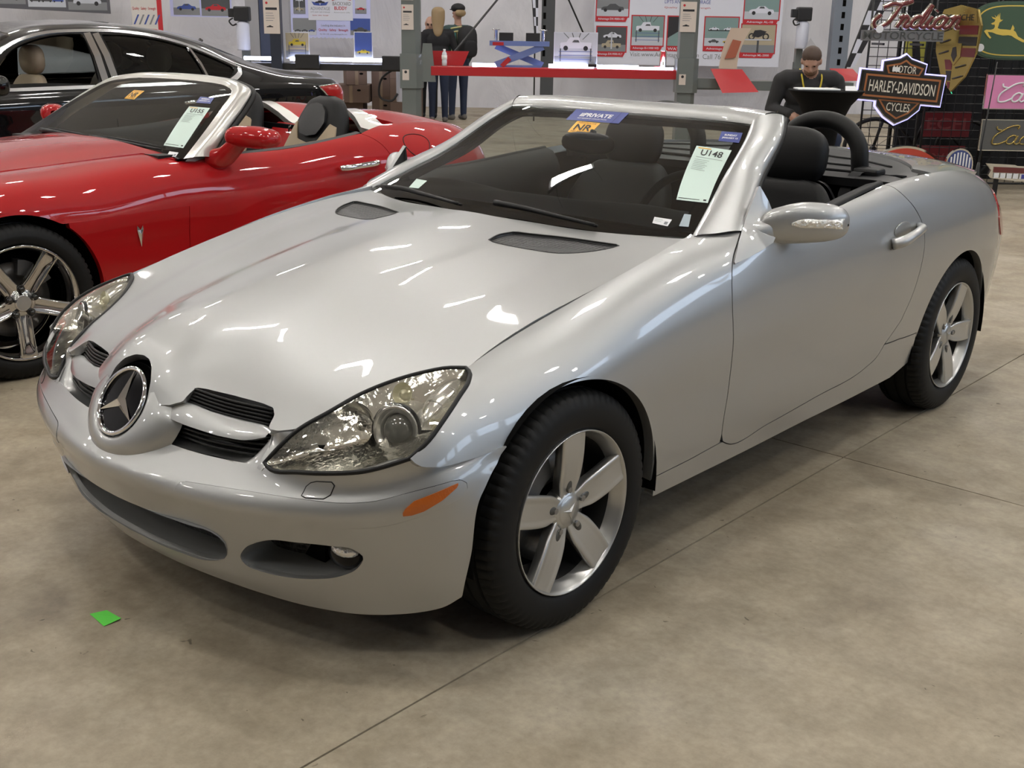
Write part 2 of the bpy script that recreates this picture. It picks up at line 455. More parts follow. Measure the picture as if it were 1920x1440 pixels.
wall('wall_back', hall(A0, D1), hall(A1, D1)); wall('wall_left', hall(A0, D0), hall(A0, D1)); DIMT = mat('dim_fabric', (.16, .16, .165), .7); wall('wall_right', hall(A1, D1), hall(A1, D0), DIMT); wall('wall_front', hall(A1, D0), hall(A0, D0), DIMT)
# daylight panels high in the right-hand and front walls (clear tent windows)
SKYPANE = mat('daylight_pane', (.6, .7, .9), .4, emit=(.62, .78, 1.), estr=4.0)
FRAMEW = mat('window_frame_white', (.7, .7, .72), .5)
def window(k, c, along, w=3.2, h=1.6):
    n = np.cross(along, [0, 0, 1]); up = np.array([0, 0, 1.])
    f = MB()
    for s in (-1, 1):
        f.obox(c + along*s*w/2, [along*.05, n*.06, up*(h/2+.05)]); f.obox(c + up*s*h/2, [along*w/2, n*.06, up*.05])
    f.obox(c, [along*.03, n*.05, up*h/2])
    fr = f.build('window_%d' % k, FRAMEW); fr['kind'] = 'structure'
    p = MB().obox(c, [along*w/2, n*.01, up*h/2]).build('pane', SKYPANE, fr)
k = 1
for d in (-10, -6, -2, 2, 6): window(k, hall(A1-.25, d, 4.6), HD); k += 1
# ceiling lamps: rows of linear high-bay fixtures
LAMPGLOW = mat('lamp_diffuser', (1, 1, 1), .5, emit=(1., .965, .91), estr=112.)
HOUSING = mat('lamp_housing', (.5, .5, .5), .4)
proto = None
for i, a in enumerate((-14., -10., -6., -2., 2., 6., 10.)):
    for j, d in enumerate((-2., 2., 6., 10., 14., 18.)):
        c = hall(a + (.9 if j % 2 else 0), d, HZ - .9)
        if proto is None:
            e = empty('high_bay_lamp', c, YAW, 'long white high-bay lamp hung under the hall ceiling', 'lamp', 'high-bay lamps under the ceiling')
            MB().box((-.36, -.16, 0), (.36, .16, .07)).build('housing', HOUSING, e)
            MB().box((-.32, -.12, -.012), (.32, .12, -.001)).build('diffuser', LAMPGLOW, e)
            for sx in (-.3, .3): tube('hanger', [(sx, 0, .07), (sx, 0, .88)], .006, HOUSING, e, 6)
            proto = e
        else:
            e = copy_tree(proto); e.location = c

tp = mat('green_tape', (.10, .62, .06), .6)
gt = mesh('floor_tape', [(-.078,-.817,.001),(.006,-.825,.0012),(.008,-.777,.005),(-.064,-.777,.001),(-.078,-.817,.0016),(.006,-.825,.0018),(.008,-.777,.0056),(-.064,-.777,.0016)], [(3,2,1,0),(4,5,6,7),(0,1,5,4),(1,2,6,5),(2,3,7,6),(3,0,4,7)], tp, None, False); tag(gt, 'small piece of bright green tape on the concrete', 'tape')
# ------------------------------------------------------------------ skins of the silver roadster
# frame: x to the car's left, y rearwards from the front axle, z up
def front_net():
    X = [[0,.14,.28,.42,.56,.67,.75,.80,.845],
         [0,.14,.28,.42,.562,.675,.758,.81,.852],
         [0,.14,.28,.42,.566,.685,.772,.826,.862],
         [0,.14,.28,.42,.57,.69,.779,.834,.868],
         [0,.14,.281,.421,.571,.691,.78,.835,.868],
         [0,.14,.28,.42,.57,.688,.777,.832,.867],
         [0,.14,.28,.42,.57,.684,.773,.829,.866],
         [0,.14,.28,.42,.57,.685,.77,.825,.865],
         [0,.14,.28,.42,.57,.70,.785,.822,.868]]
    Yv = [[-.685,-.68,-.66,-.63,-.585,-.525,-.45,-.41,-.386],
          [-.705,-.70,-.68,-.648,-.602,-.543,-.475,-.43,-.386],
          [-.742,-.735,-.71,-.675,-.625,-.563,-.49,-.435,-.375],
          [-.785,-.775,-.75,-.712,-.655,-.59,-.51,-.435,-.352],
          [-.795,-.783,-.757,-.718,-.661,-.595,-.514,-.437,-.338],
          [-.790,-.778,-.745,-.705,-.65,-.585,-.505,-.43,-.312],
          [-.774,-.762,-.730,-.692,-.64,-.577,-.50,-.427,-.298],
          [-.75,-.74,-.712,-.675,-.63,-.57,-.492,-.42,-.283],
          [-.70,-.70,-.685,-.655,-.622,-.56,-.475,-.395,-.263]]
    Zv = [[.175,.175,.173,.17,.167,.166,.170,.186,.222],
          [.205,.205,.205,.206,.21,.218,.23,.242,.255],
          [.285,.285,.287,.29,.295,.30,.31,.32,.33],
          [.395,.395,.40,.402,.408,.415,.43,.447,.465],
          [.418,.418,.42,.423,.43,.438,.453,.468,.483],
          [.452,.452,.454,.457,.463,.471,.485,.50,.515],
          [.464,.464,.466,.469,.475,.484,.498,.513,.527],
          [.482,.482,.482,.486,.492,.503,.52,.528,.542],
          [.505,.505,.505,.51,.522,.543,.573,.55,.565]]
    h = np.stack([np.array(X), np.array(Yv), np.array(Zv)], 2)          # rows w x cols s
    full = np.concatenate([h[:, :0:-1] * [-1, 1, 1], h], 1)
    return Skin(full.transpose(1, 0, 2))
def hood_net():
    xs = [0,.10,.2,.3,.42,.575,.74]
    T = {-.74:[.52,.515,.48,.455,.42,.37,.30], -.67:[.655,.650,.600,.575,.545,.50,.44], -.63:[.69,.683,.636,.61,.583,.55,.50],
         -.58:[.715,.707,.668,.643,.615,.568,.53], -.5:[.742,.733,.702,.68,.655,.62,.59], -.424:[.762,.753,.728,.708,.688,.655,.63],
         -.33:[.783,.775,.753,.736,.718,.695,.682], -.24:[.800,.793,.775,.76,.745,.728,.717], 0:[.840,.835,.822,.81,.80,.787,.771],
         .15:[.863,.859,.85,.84,.83,.822,.812], .3:[.884,.880,.872,.865,.856,.848,.840], .45:[.901,.897,.889,.883,.876,.87,.864],
         .6:[.915,.911,.903,.896,.889,.882,.879], .78:[.928,.924,.917,.91,.903,.898,.897]}
    # fair the long surface behind the nose with a low-order fit so reflections run smoothly
    yy = [y for y in sorted(T) if y > -.55]; A = []; bb = []
    bas = lambda x, y: [x**i * y**j for i in range(5) for j in range(5) if i + j < 7]
    for y in yy:
        for x, z in zip(xs, T[y]): A.append(bas(x, y)); bb.append(z)
    c = np.linalg.lstsq(np.array(A), np.array(bb), rcond=None)[0]
    for y in yy:
        k = min(1, max(0, (y + .5) / .08)); T[y] = [z*(1-k) + k*float(np.dot(bas(x, y), c)) for x, z in zip(xs, T[y])]
    ys = sorted(T); x2 = [-x for x in xs[:0:-1]] + xs
    net = [[(x, y, (T[y][:0:-1] + T[y])[i]) for y in ys] for i, x in enumerate(x2)]
    base = Skin(net, x2, ys)
    # pressed ridges running back from the grille: inner pair to the vents, outer pair along the lamp side
    X = np.arange(-.74, .7401, .02); Y = np.array(sorted(set([round(y, 3) for y in np.arange(-.70, .781, .04)] + [-.74, -.67, -.63])))
    UU, VV = np.meshgrid(X, Y, indexing='ij'); P = base.ev(UU.ravel(), VV.ravel()); ax = np.abs(P[:, 0]); y = P[:, 1]
    sg = lambda t: 1/(1+np.exp(-np.clip(t, -30, 30)))
    f1 = sg((y+.60)/.03)*sg((.36-y)/.07); f2 = sg((y+.50)/.04)*sg((.42-y)/.10)
    P[:, 2] += .0075*f1*sg(((.195+.075*(y+.62))-ax)/.016) + .0055*f2*sg(((.475+.125*(y+.5))-ax)/.018)
    return Skin(P.reshape(len(X), len(Y), 3), X, Y)
def side_net():
    S = [(-.50,[(.60,.655),(.66,.652),(.715,.64),(.765,.61),(.805,.55),(.82,.45),(.82,.35),(.80,.235)]),
         (-.42,[(.64,.69),(.70,.685),(.755,.668),(.80,.632),(.835,.565),(.85,.47),(.85,.36),(.83,.235)]),
         (-.24,[(.68,.731),(.735,.715),(.79,.687),(.833,.635),(.862,.555),(.868,.45),(.862,.345),(.842,.235)]),
         (0,   [(.68,.785),(.745,.768),(.808,.738),(.855,.682),(.878,.605),(.880,.48),(.87,.36),(.845,.235)]),
         (.3,  [(.66,.852),(.745,.837),(.815,.797),(.860,.725),(.877,.625),(.873,.48),(.862,.36),(.845,.235)]),
         (.55, [(.65,.890),(.74,.879),(.813,.838),(.858,.757),(.875,.645),(.870,.49),(.862,.365),(.845,.235)]),
         (.75, [(.65,.912),(.745,.902),(.818,.862),(.86,.775),(.876,.655),(.872,.5),(.864,.37),(.845,.235)]),
         (.86, [(.69,.935),(.775,.925),(.828,.882),(.862,.785),(.877,.66),(.873,.5),(.866,.37),(.845,.235)]),
         (1.2, [(.77,.938),(.81,.922),(.845,.878),(.869,.79),(.881,.67),(.876,.51),(.868,.37),(.845,.238)]),
         (1.6, [(.775,.952),(.815,.936),(.849,.89),(.873,.80),(.885,.685),(.88,.52),(.87,.37),(.848,.24)]),
         (1.9, [(.77,.974),(.813,.957),(.850,.907),(.876,.812),(.889,.695),(.884,.53),(.872,.38),(.85,.245)]),
         (2.15,[(.745,.985),(.80,.967),(.847,.915),(.878,.825),(.892,.715),(.888,.575),(.875,.42),(.853,.25)]),
         (2.4, [(.71,.978),(.775,.96),(.833,.91),(.871,.828),(.888,.725),(.887,.6),(.875,.45),(.853,.25)]),
         (2.65,[(.67,.957),(.74,.94),(.808,.893),(.852,.812),(.872,.70),(.873,.58),(.862,.44),(.84,.26)]),
         (2.9, [(.62,.93),(.69,.912),(.762,.868),(.812,.79),(.836,.685),(.84,.57),(.83,.44),(.81,.28)])]
    net = [[(x, y, z) for x, z in r] for y, r in S]
    net.append([(.52,3.08,.907),(.59,3.10,.892),(.655,3.12,.85),(.715,3.13,.775),(.75,3.14,.68),(.755,3.15,.57),(.745,3.14,.45),(.72,3.09,.3)])
    net.append([(.30,3.17,.89),(.36,3.2,.875),(.42,3.24,.84),(.46,3.265,.77),(.48,3.28,.68),(.485,3.29,.57),(.475,3.28,.45),(.45,3.21,.31)])
    net.append([(0,3.2,.885),(0,3.23,.87),(0,3.27,.835),(0,3.295,.77),(0,3.31,.68),(0,3.33,.57),(0,3.32,.45),(0,3.25,.32)])
    return Skin(net)
FRONT, HOOD, SIDE = front_net(), hood_net(), side_net()
PILL = [ # glass edge, crown, seal edge, inner return (left pillar from its foot up to the middle of the header)
 [(.698,.706,.888),(.755,.765,.912),(.790,.842,.912),(.75,.87,.88)],
 [(.648,.87,.958),(.70,.93,.99),(.725,1.01,.985),(.69,1.03,.955)],
 [(.605,1.006,1.017),(.655,1.07,1.048),(.672,1.15,1.038),(.635,1.165,1.01)],
 [(.55,1.235,1.140),(.595,1.30,1.172),(.615,1.365,1.160),(.575,1.37,1.13)],
 [(.525,1.305,1.176),(.553,1.375,1.212),(.575,1.44,1.195),(.54,1.44,1.16)],
 [(.42,1.335,1.181),(.43,1.39,1.216),(.44,1.465,1.208),(.42,1.465,1.175)],
 [(.2,1.36,1.180),(.2,1.41,1.214),(.2,1.485,1.210),(.2,1.485,1.18)],
 [(0,1.367,1.178),(0,1.415,1.213),(0,1.49,1.209),(0,1.49,1.18)]]
def glass_net():
    rows = []
    for t, zc, yc, xe, ye, ze in ((0,.893,.60,.70,.70,.885),(.18,.957,.75,.648,.87,.958),(.42,1.045,.96,.605,1.006,1.017),(.78,1.145,1.24,.55,1.235,1.140),(1,1.180,1.368,.525,1.305,1.178)):
        half = []
        for s in (0,.3,.6,.85,1.0):
            k = s**2.2
            half.append((xe*s, yc+(ye-yc)*k, zc+(ze-zc)*k))
        rows.append([(-x, y, z) for x, y, z in half[:0:-1]] + half)
    return Skin(np.array(rows).transpose(1, 0, 2))
GLASS = glass_net()
# ------------------------------------------------------------------ silver roadster
SLK = empty('roadster', (0, 0, 0), 0, 'silver open two-seat roadster with round star emblem on its nose', 'car')
hoodgap = [(.724,-.248,.717),(.718,-.141,.744),(.716,-.003,.775),(.722,.155,.813),(.725,.308,.843),(.718,.487,.872),(.686,.729,.898)]
HG = curve(hoodgap, 40)
def su(pts): return SIDE.inv(pts)
def fu(pts): return FRONT.inv(pts)
pillarbase = [(.70,.728,.905),(.745,.793,.914),(.775,.871,.927)]
doorfront = [(.775,.871,.927),(.804,.796,.887),(.833,.726,.838),(.865,.686,.75),(.877,.690,.626),(.87,.693,.464),(.864,.689,.383),(.86,.693,.339)]
doorbot = [(.857,.708,.312),(.854,.745,.294),(.856,.977,.300),(.861,1.282,.318),(.867,1.635,.346),(.871,1.716,.371),(.874,1.755,.408)]
doorrear = [(.881,1.866,.479),(.886,1.929,.569),(.891,1.962,.664),(.886,1.977,.759),(.878,1.966,.81),(.865,1.925,.865),(.846,1.868,.915),(.784,1.799,.964)]
FGAP = [(.792,-.497,.574),(.800,-.478,.556),(.818,-.445,.550),(.846,-.374,.553),(.866,-.237,.560)]
HLREAR = [(.724,-.248,.717),(.741,-.252,.710),(.758,-.276,.699),(.782,-.334,.677),(.80,-.403,.641),(.801,-.453,.605),(.792,-.497,.578)]
FARC = [(0, -.012 + .353*math.cos(t), .305 + .353*math.sin(t)) for t in np.linspace(math.radians(132), math.radians(-2), 40)]
W3 = (.02, 1, 1)
fender_uv = np.concatenate([su(HG[::-1]), su(curve(HLREAR, 24)[1:]), su(curve(FGAP, 20)[1:-1]), SIDE.inv(FARC, W3), su([(.856,.361,.300),(.856,.524,.303),(.857,.692,.312)]),
                            su(curve(doorfront, 40)[::-1]), su(curve(pillarbase, 8)[::-1])[1:]])
belt = [(.784,1.799,.964),(.80,1.56,.944),(.812,1.392,.929),(.81,1.2,.922),(.80,1.0,.922),(.775,.871,.927)]
door_uv = np.concatenate([su(curve(doorfront, 40)), su(curve(doorbot, 40)), su(curve(doorrear, 40)), su(curve(belt, 30))[1:-1]])
RARC = [(0, 2.40 + .357*math.cos(t), .305 + .357*math.sin(t)) for t in np.linspace(math.radians(170), math.radians(-4), 44)]
SILLT = [(.856,.361,.300),(.856,.524,.303),(.857,.692,.312)]
qtop = [(.70,3.02,.905),(.735,2.7,.937),(.76,2.45,.955),(.785,2.2,.968),(.79,2.0,.973),(.784,1.799,.964)]
quarter_uv = np.concatenate([su(curve(doorrear, 40)[::-1]), su([(.874,1.755,.408),(.875,1.879,.404)]), SIDE.inv([(0,2.045,.397)], W3), SIDE.inv(RARC, W3), SIDE.inv([(.855,2.76,.27)]),
                             np.array([[SIDE.uk[-1], SIDE.vk[-1]], [SIDE.uk[-1], 0]]), su(curve(qtop, 40))[1:-1]])
sill_uv = np.concatenate([su(SILLT), su(curve(doorbot, 40)), su([(.875,1.879,.404)]), SIDE.inv([(0,2.045,.397),(0,2.045,.28),(0,1.9,.24)], W3), np.array([[SIDE.uk[6], SIDE.vk[-1]]]), SIDE.inv([(0,.37,.236)], W3)])
for mir in (False, True):
    panel('fender', SIDE, fender_uv, mat=SILVER, parent=SLK, flip=-1, mirror=mir, depth=.03)
    panel('door', SIDE, door_uv, mat=SILVER, parent=SLK, flip=-1, mirror=mir, depth=.03)
    panel('rear_quarter', SIDE, quarter_uv, mat=SILVER, parent=SLK, flip=-1, mirror=mir, depth=.03)
    panel('sill', SIDE, sill_uv, mat=SILVER, parent=SLK, flip=-1, mirror=mir, depth=.03)
def mir(pts): return [(-x, y, z) for x, y, z in pts]
def both(pts_left):
    """closed outline from a left-hand half outline that starts and ends on the centre line"""
    p = [tuple(q) for q in pts_left]; return p + [(-x, y, z) for x, y, z in p[::-1] if abs(x) > 1e-6]
# ---- bonnet
HLTOP = [(.504,-.574,.593),(.537,-.501,.628),(.561,-.424,.657),(.597,-.357,.681),(.646,-.301,.701),(.683,-.268,.711),(.722,-.247,.716)]
nose_cut = [(0,-.648),(.03,-.652),(.058,-.664),(.08,-.682),(.094,-.706)]
hood_half = nose_cut + [(.13,-.70),(.165,-.686),(.193,-.668),(.196,-.650),(.20,-.632),(.225,-.621),(.306,-.598),(.385,-.577),(.415,-.572),(.432,-.582),(.440,-.60),(.448,-.614),(.475,-.604)] + [(p[0], p[1]) for p in curve(HLTOP, 24)] + [(p[0], p[1]) for p in curve(hoodgap, 40)[1:]]
hood_half += [tuple(p) for p in curve([(.673,.745),(.582,.681),(.419,.614),(.219,.565),(.088,.534),(0,.527)], 24)]
hood_uv = hood_half + [(-x, y) for x, y in hood_half[::-1] if abs(x) > 1e-6]
vent = [tuple(p) for p in curve([(.25,.338),(.238,.40),(.249,.445)], 8)] + [tuple(p) for p in curve([(.262,.455),(.398,.509),(.56,.540)], 10)] + [tuple(p) for p in curve([(.574,.534),(.568,.50),(.518,.409),(.48,.378),(.404,.358),(.27,.334)], 16)]
vents = [vent, [(-x, y) for x, y in vent]]
panel('bonnet', HOOD, hood_uv, vents, mat=SILVER, parent=SLK, depth=.022, cell=.008)
def mesh_black(name, sc, fine=False):
    m = mat(name, (.013, .013, .014), .4); nt = m.node_tree; b = nt.nodes['Principled BSDF']; N = nt.nodes.new; L = nt.links.new
    tc = N('ShaderNodeTexCoord'); v = N('ShaderNodeTexVoronoi'); v.feature = 'DISTANCE_TO_EDGE'; v.inputs['Scale'].default_value = sc; v.inputs['Randomness'].default_value = .15
    L(tc.outputs['Object'], v.inputs['Vector']); r = N('ShaderNodeValToRGB'); r.color_ramp.elements[0].position = .08; r.color_ramp.elements[1].position = .16
    r.color_ramp.elements[0].color = (.03, .03, .032, 1); r.color_ramp.elements[1].color = (.002, .002, .002, 1); L(v.outputs['Distance'], r.inputs[0]); L(r.outputs[0], b.inputs['Base Color'])
    bp = N('ShaderNodeBump'); bp.invert = True; bp.inputs['Distance'].default_value = .004; L(v.outputs['Distance'], bp.inputs['Height']); L(bp.outputs[0], b.inputs['Normal'])
    return m
HONEY = mesh_black('honeycomb_mesh', 70)
for v in vents:
    pv = panel('bonnet_vent', HOOD, v, mat=HONEY, parent=SLK, depth=.004, gap=.0005, off=-.006)
    tube('vent_rim', HOOD.ev(*np.array(dens(np.array(v), .02)).T) + np.array([0, 0, -.001]), .0028, BLACKP, pv, 6, closed=True)
# ---- bumper with its openings
R6 = FRONT.ev(np.linspace(FRONT.uk[0], FRONT.uk[-1], 60), np.full(60, FRONT.vk[-1]))
intake_half = [(0,-.765,.345),(.18,-.755,.345),(.30,-.735,.343),(.35,-.715,.336),(.374,-.70,.315),(.372,-.69,.285),(.352,-.685,.258),(.31,-.695,.242),(.2,-.715,.236),(0,-.725,.234)]
intake3 = both(curve(intake_half, 40)); intake_uv = fu(intake3)
fog3 = curve([(.470,-.675,.335),(.506,-.665,.350),(.577,-.637,.357),(.648,-.603,.360),(.689,-.577,.357),(.705,-.559,.337),(.690,-.562,.306),(.651,-.579,.278),(.588,-.605,.258),(.523,-.631,.249),(.455,-.655,.249),(.415,-.668,.256),(.405,-.675,.27),(.43,-.678,.31),(.470,-.675,.335)], 60)[:-1]
fog_uv = fu(fog3); fogm = fog3 * [-1, 1, 1]; fogm_uv = fu(fogm)
strip_up = [(.297,-.739,.456),(.443,-.692,.463),(.587,-.639,.468),(.676,-.593,.470),(.732,-.55,.477),(.779,-.497,.493),(.835,-.41,.513)]
strip_lo = [(.852,-.393,.475),(.814,-.467,.444),(.752,-.537,.419),(.678,-.597,.409),(.59,-.645,.405),(.423,-.711,.402),(.285,-.75,.400)]
strip3 = np.concatenate([curve(strip_up, 40), [(.846,-.392,.514),(.856,-.38,.505),(.858,-.38,.488)], curve(strip_lo, 40), [(.272,-.754,.408),(.272,-.752,.43),(.28,-.746,.449)]])
strip_uv = fu(strip3); stripm_uv = fu(strip3 * [-1, 1, 1])
wash3 = np.array([(.591,-.619,.492),(.60,-.614,.502),(.613,-.608,.507),(.645,-.592,.510),(.652,-.590,.503),(.648,-.599,.482),(.638,-.611,.473),(.60,-.63,.470),(.590,-.635,.475)])
wash_uv = fu(wash3); washm_uv = fu(wash3 * [-1, 1, 1])
um = FRONT.uk; ends = [[um[0], FRONT.vk[0]], [um[-1], FRONT.vk[0]], [um[-1], FRONT.vk[-1]], [um[0], FRONT.vk[-1]]]
panel('front_bumper', FRONT, np.array(ends), [intake_uv, fog_uv, fogm_uv, strip_uv, stripm_uv], mat=SILVER, parent=SLK, depth=.012, cell=.007, gap=0., flip=1)
for s_uv in (strip_uv, stripm_uv): panel('bumper_strip', FRONT, s_uv, mat=SILVER, parent=SLK, depth=.01, cell=.008, gap=.0012, off=.0015)
for s_uv in (wash_uv, washm_uv):
    wc = panel('washer_cap', FRONT, s_uv, mat=SILVER, parent=SLK, depth=.006, cell=.004, gap=.0012, off=.0015)
    q = dens(s_uv, .006); tube('cap_gap', FRONT.ev(q[:, 0], q[:, 1]) + FRONT.nrm(q[:, 0], q[:, 1])*.0002, .0014, BLACKP, wc, 5, closed=True)
def duct(name, outline, vec, m, parent, scale=1., ctr=None, back=None, steps=4, backname='mesh', roll=.0):
    O3 = np.asarray(outline, float); c = O3.mean(0) if ctr is None else np.asarray(ctr); n = len(O3); V = []; vec = np.asarray(vec, float)
    for k in range(steps+1):
        t = k/steps; V.append(c + (O3-c)*(1+(scale-1)*t) + vec*t)
    V = np.concatenate(V); F = []
    for k in range(steps):
        for i in range(n): j = (i+1) % n; F.append((k*n+i, (k+1)*n+i, (k+1)*n+j, k*n+j))
    o = mesh(name, V, F, m, parent)
    if back is not None:
        P, N, F, B = tps_patch(V[-n:], (0, -1, .1), 0., .012)
        fn = np.cross(P[F[:, 1]]-P[F[:, 0]], P[F[:, 3]]-P[F[:, 0]])
        if (fn @ np.array([0, -1, .1])).sum() < 0: F = F[:, ::-1]
        mesh(backname, P, F, back, o)
    return o
DUCTS = mat('duct_silver', (.30, .305, .30), .45, .55, .3, .2)
duct('lower_intake', intake3, (0, .085, .016), DUCTS, SLK, 1., back=mesh_black('intake_mesh', 48), backname='intake_mesh')
for sgn, f3 in ((1, fog3), (-1, fogm)):
    d = duct('fog_recess', f3, (-.03*sgn, .085, .012), DUCTS, SLK, .86, back=HONEY, backname='fog_mesh')
    c = np.array([.640*sgn, -.548, .322])
    fl = empty('fog_lamp', (0, 0, 0), parent=SLK); 
    ax = np.array([.25*sgn, -.95, .0]); ax /= np.linalg.norm(ax); Rm = np.array([np.cross([0, 0, 1], ax), [0, 0, 1], ax]).T
    MB().ell(c, (.052, .040, .03), 20, R=Rm).build('fog_bezel', BLACKG, fl, True)
    MB().ell(c + ax*.014 + np.array([.004*sgn, 0, .016]), (.038, .019, .022), 18, R=Rm).build('fog_reflector', mat('fog_glass', (.8, .8, .8), .08, .9, bump=(60, .6, .01)), fl, True)
# amber side markers in a silver surround
for sgn in (1, -1):
    mk = np.array([(.781,-.513,.446),(.785,-.503,.462),(.795,-.487,.477),(.815,-.455,.489),(.838,-.415,.504),(.845,-.398,.508),(.843,-.405,.498),(.832,-.437,.476),(.812,-.474,.455),(.795,-.495,.447)]) * [sgn, 1, 1]
    panel('side_marker', FRONT, fu(mk), mat=mat('amber_ribbed', (.42, .095, .006), .3, 0, .5, bump=(160, .4, .004)), parent=SLK, depth=.006, cell=.004, gap=0., off=.005)
# ---- nose piece round the emblem
EC = np.array([0, -.711, .575]); EN = np.array([0, -.843, .538]); EU = np.array([0, .538, .843]); EX = np.array([1., 0, 0])
def epl(r, a, h=0.): return EC + r*math.cos(a)*EX + r*math.sin(a)*EU + h*EN
fascia = []
for k, a in enumerate(np.linspace(math.radians(24), math.radians(-204), 61)):
    down = max(0., -math.sin(a)); Rr = .192 - .040*down**1.5 - (.03*max(0, math.sin(a))*2.4)
    fascia.append([epl(.0905, a, -.006), epl(.0945, a, .004), epl(.101, a, .0075), epl(.112, a, .006), epl(.112 + (Rr-.112)*.4, a, -.004), epl(.112 + (Rr-.112)*.75, a, -.021), epl(Rr, a, -.046 - .012*down)])
FS = Skin(np.array(fascia)); U, V = np.meshgrid(np.linspace(FS.uk[0], FS.uk[-1], 121), np.linspace(0, FS.vk[-1], 26), indexing='ij')
G = FS.ev(U.ravel(), V.ravel()); F = [(i*26+j, i*26+j+1, (i+1)*26+j+1, (i+1)*26+j) for i in range(120) for j in range(25)]
mesh('nose_surround', G, F, SILVER, SLK)
em = empty('emblem', (0, 0, 0), parent=SLK)
th = np.linspace(0, 2*math.pi, 64, endpoint=False)
tube('emblem_ring', [epl(.0845, t, .006) for t in th], .0062, CHROME, em, 10, closed=True)
mesh('emblem_disc', [epl(.083, t, .003) for t in th] + [epl(0, 0, .009)], [(i, (i+1) % 64, 64) for i in range(64)], BLACKG, em)
V = [epl(0, 0, .02)]; F = []
for k in range(3):
    a = math.radians(90 + 120*k)
    V += [epl(.083, a, .008), epl(.0155, a+math.radians(60), .008), epl(.0155, a-math.radians(60), .008)]
    b = 1 + 3*k; F += [(0, b+1, b), (0, b, b+2)]
mesh('star', V, [f[::-1] for f in F], CHROME, em, False)
th2 = np.linspace(0, 2*math.pi, 48, endpoint=False)
mesh('emblem_recess', [epl(.105, t, -.002) for t in th2] + [epl(.10, t, -.05) for t in th2], [(i, (i+1) % 48, 48+(i+1) % 48, 48+i) for i in range(48)] + [tuple(range(48, 96))], BLACKP, em)
# ---- grilles: upper and lower openings, slats, winglet, shelf
for sgn in (1, -1):
    M = np.array([sgn, 1, 1])
    g = empty('grille', (0, 0, 0), parent=SLK)
    back = np.array([(.10,-.60,.625),(.44,-.545,.605),(.44,-.56,.50),(.10,-.62,.50)])*M
    MB().prism([(0, 0), (1, 0), (1, 1), (0, 1)], 0, 1, lambda x, y, h: tuple((back[0]*(1-x)+back[1]*x)*(1-y) + (back[3]*(1-x)+back[2]*x)*y + np.array([0, .02*h, 0]))).build('grille_backing', DARK, g)
    for k in range(5):
        t = k/4; a = np.array([.175-.005*t, -.648-.012*t+.012, .634-.030*t])*M; b = np.array([.418, -.582-.014*t+.012, .617-.032*t])*M
        mid = (a+b)/2 + np.array([0, -.012, 0])
        MB().tube(curve([a, mid, b], 9), .0034, 6).build('slat', BLACKP, g, True)
    for k in range(4):
        t = k/3; a = np.array([.17, -.672+.004*t, .553-.034*t])*M; b = np.array([.43, -.60-.02*t, .556-.035*t])*M
        mid = (a+b)/2 + np.array([0, -.016, 0])
        MB().tube(curve([a, mid, b], 9), .0034, 6).build('slat', BLACKP, g, True)
    W = np.array([[(.118,-.690,.573),(.120,-.689,.5735),(.122,-.687,.574),(.122,-.687,.573),(.120,-.688,.571)],
                  [(.17,-.690,.566),(.17,-.684,.577),(.175,-.655,.598),(.18,-.65,.585),(.175,-.675,.560)],
                  [(.26,-.679,.560),(.262,-.672,.571),(.27,-.635,.593),(.27,-.63,.58),(.262,-.66,.553)],
                  [(.35,-.658,.556),(.352,-.651,.567),(.36,-.605,.586),(.36,-.60,.574),(.352,-.635,.549)],
                  [(.405,-.636,.558),(.408,-.629,.568),(.42,-.59,.582),(.42,-.588,.57),(.41,-.61,.552)],
                  [(.44,-.614,.568),(.441,-.610,.573),(.445,-.592,.576),(.445,-.588,.57),(.443,-.598,.565)]])
    W = np.concatenate([W, W[:, :1]], 1)*M; WS = Skin(W); U, V = np.meshgrid(np.linspace(0, WS.uk[-1], 40), np.linspace(0, WS.vk[-1], 28), indexing='ij')
    G = WS.ev(U.ravel(), V.ravel()); F = [(i*28+j, i*28+j+1, (i+1)*28+j+1, (i+1)*28+j) for i in range(39) for j in range(27)]
    if sgn < 0: F = [f[::-1] for f in F]
    mesh('winglet', G, F, SILVER, SLK)
    Sh = np.array([[(.10,-.702,.503),(.11,-.68,.500),(.13,-.64,.502),(.14,-.60,.505)],
                   [(.18,-.698,.504),(.185,-.675,.499),(.19,-.64,.501),(.2,-.60,.505)],
                   [(.28,-.685,.506),(.285,-.665,.500),(.29,-.62,.502),(.30,-.58,.505)],
                   [(.36,-.670,.509),(.365,-.652,.504),(.37,-.605,.506),(.38,-.56,.508)],
                   [(.41,-.660,.504),(.41,-.645,.511),(.415,-.60,.525),(.42,-.56,.53)],
                   [(.445,-.652,.505),(.44,-.63,.536),(.44,-.60,.555),(.45,-.56,.56)],
                   [(.475,-.647,.506),(.462,-.618,.555),(.453,-.598,.577),(.46,-.57,.58)]])*M
    SS = Skin(Sh); U, V = np.meshgrid(np.linspace(0, SS.uk[-1], 50), np.linspace(0, SS.vk[-1], 20), indexing='ij')
    G = SS.ev(U.ravel(), V.ravel()); F = [(i*20+j, (i+1)*20+j, (i+1)*20+j+1, i*20+j+1) for i in range(49) for j in range(19)]
    if sgn < 0: F = [f[::-1] for f in F]
    mesh('grille_shelf', G, F, SILVER, SLK)
    # cheek between grille and headlamp
    ck = np.array([(.455,-.652,.507),(.472,-.652,.506),(.478,-.637,.521),(.492,-.606,.556),(.506,-.577,.590),(.475,-.606,.585),(.45,-.617,.583),(.452,-.606,.575),(.46,-.62,.552)])*M
    P, N, F, B = tps_patch(ck, (.2*sgn, -.8, .55), .002, .004)
    flanged('cheek', P, N, F, B, .008, SILVER, SLK)
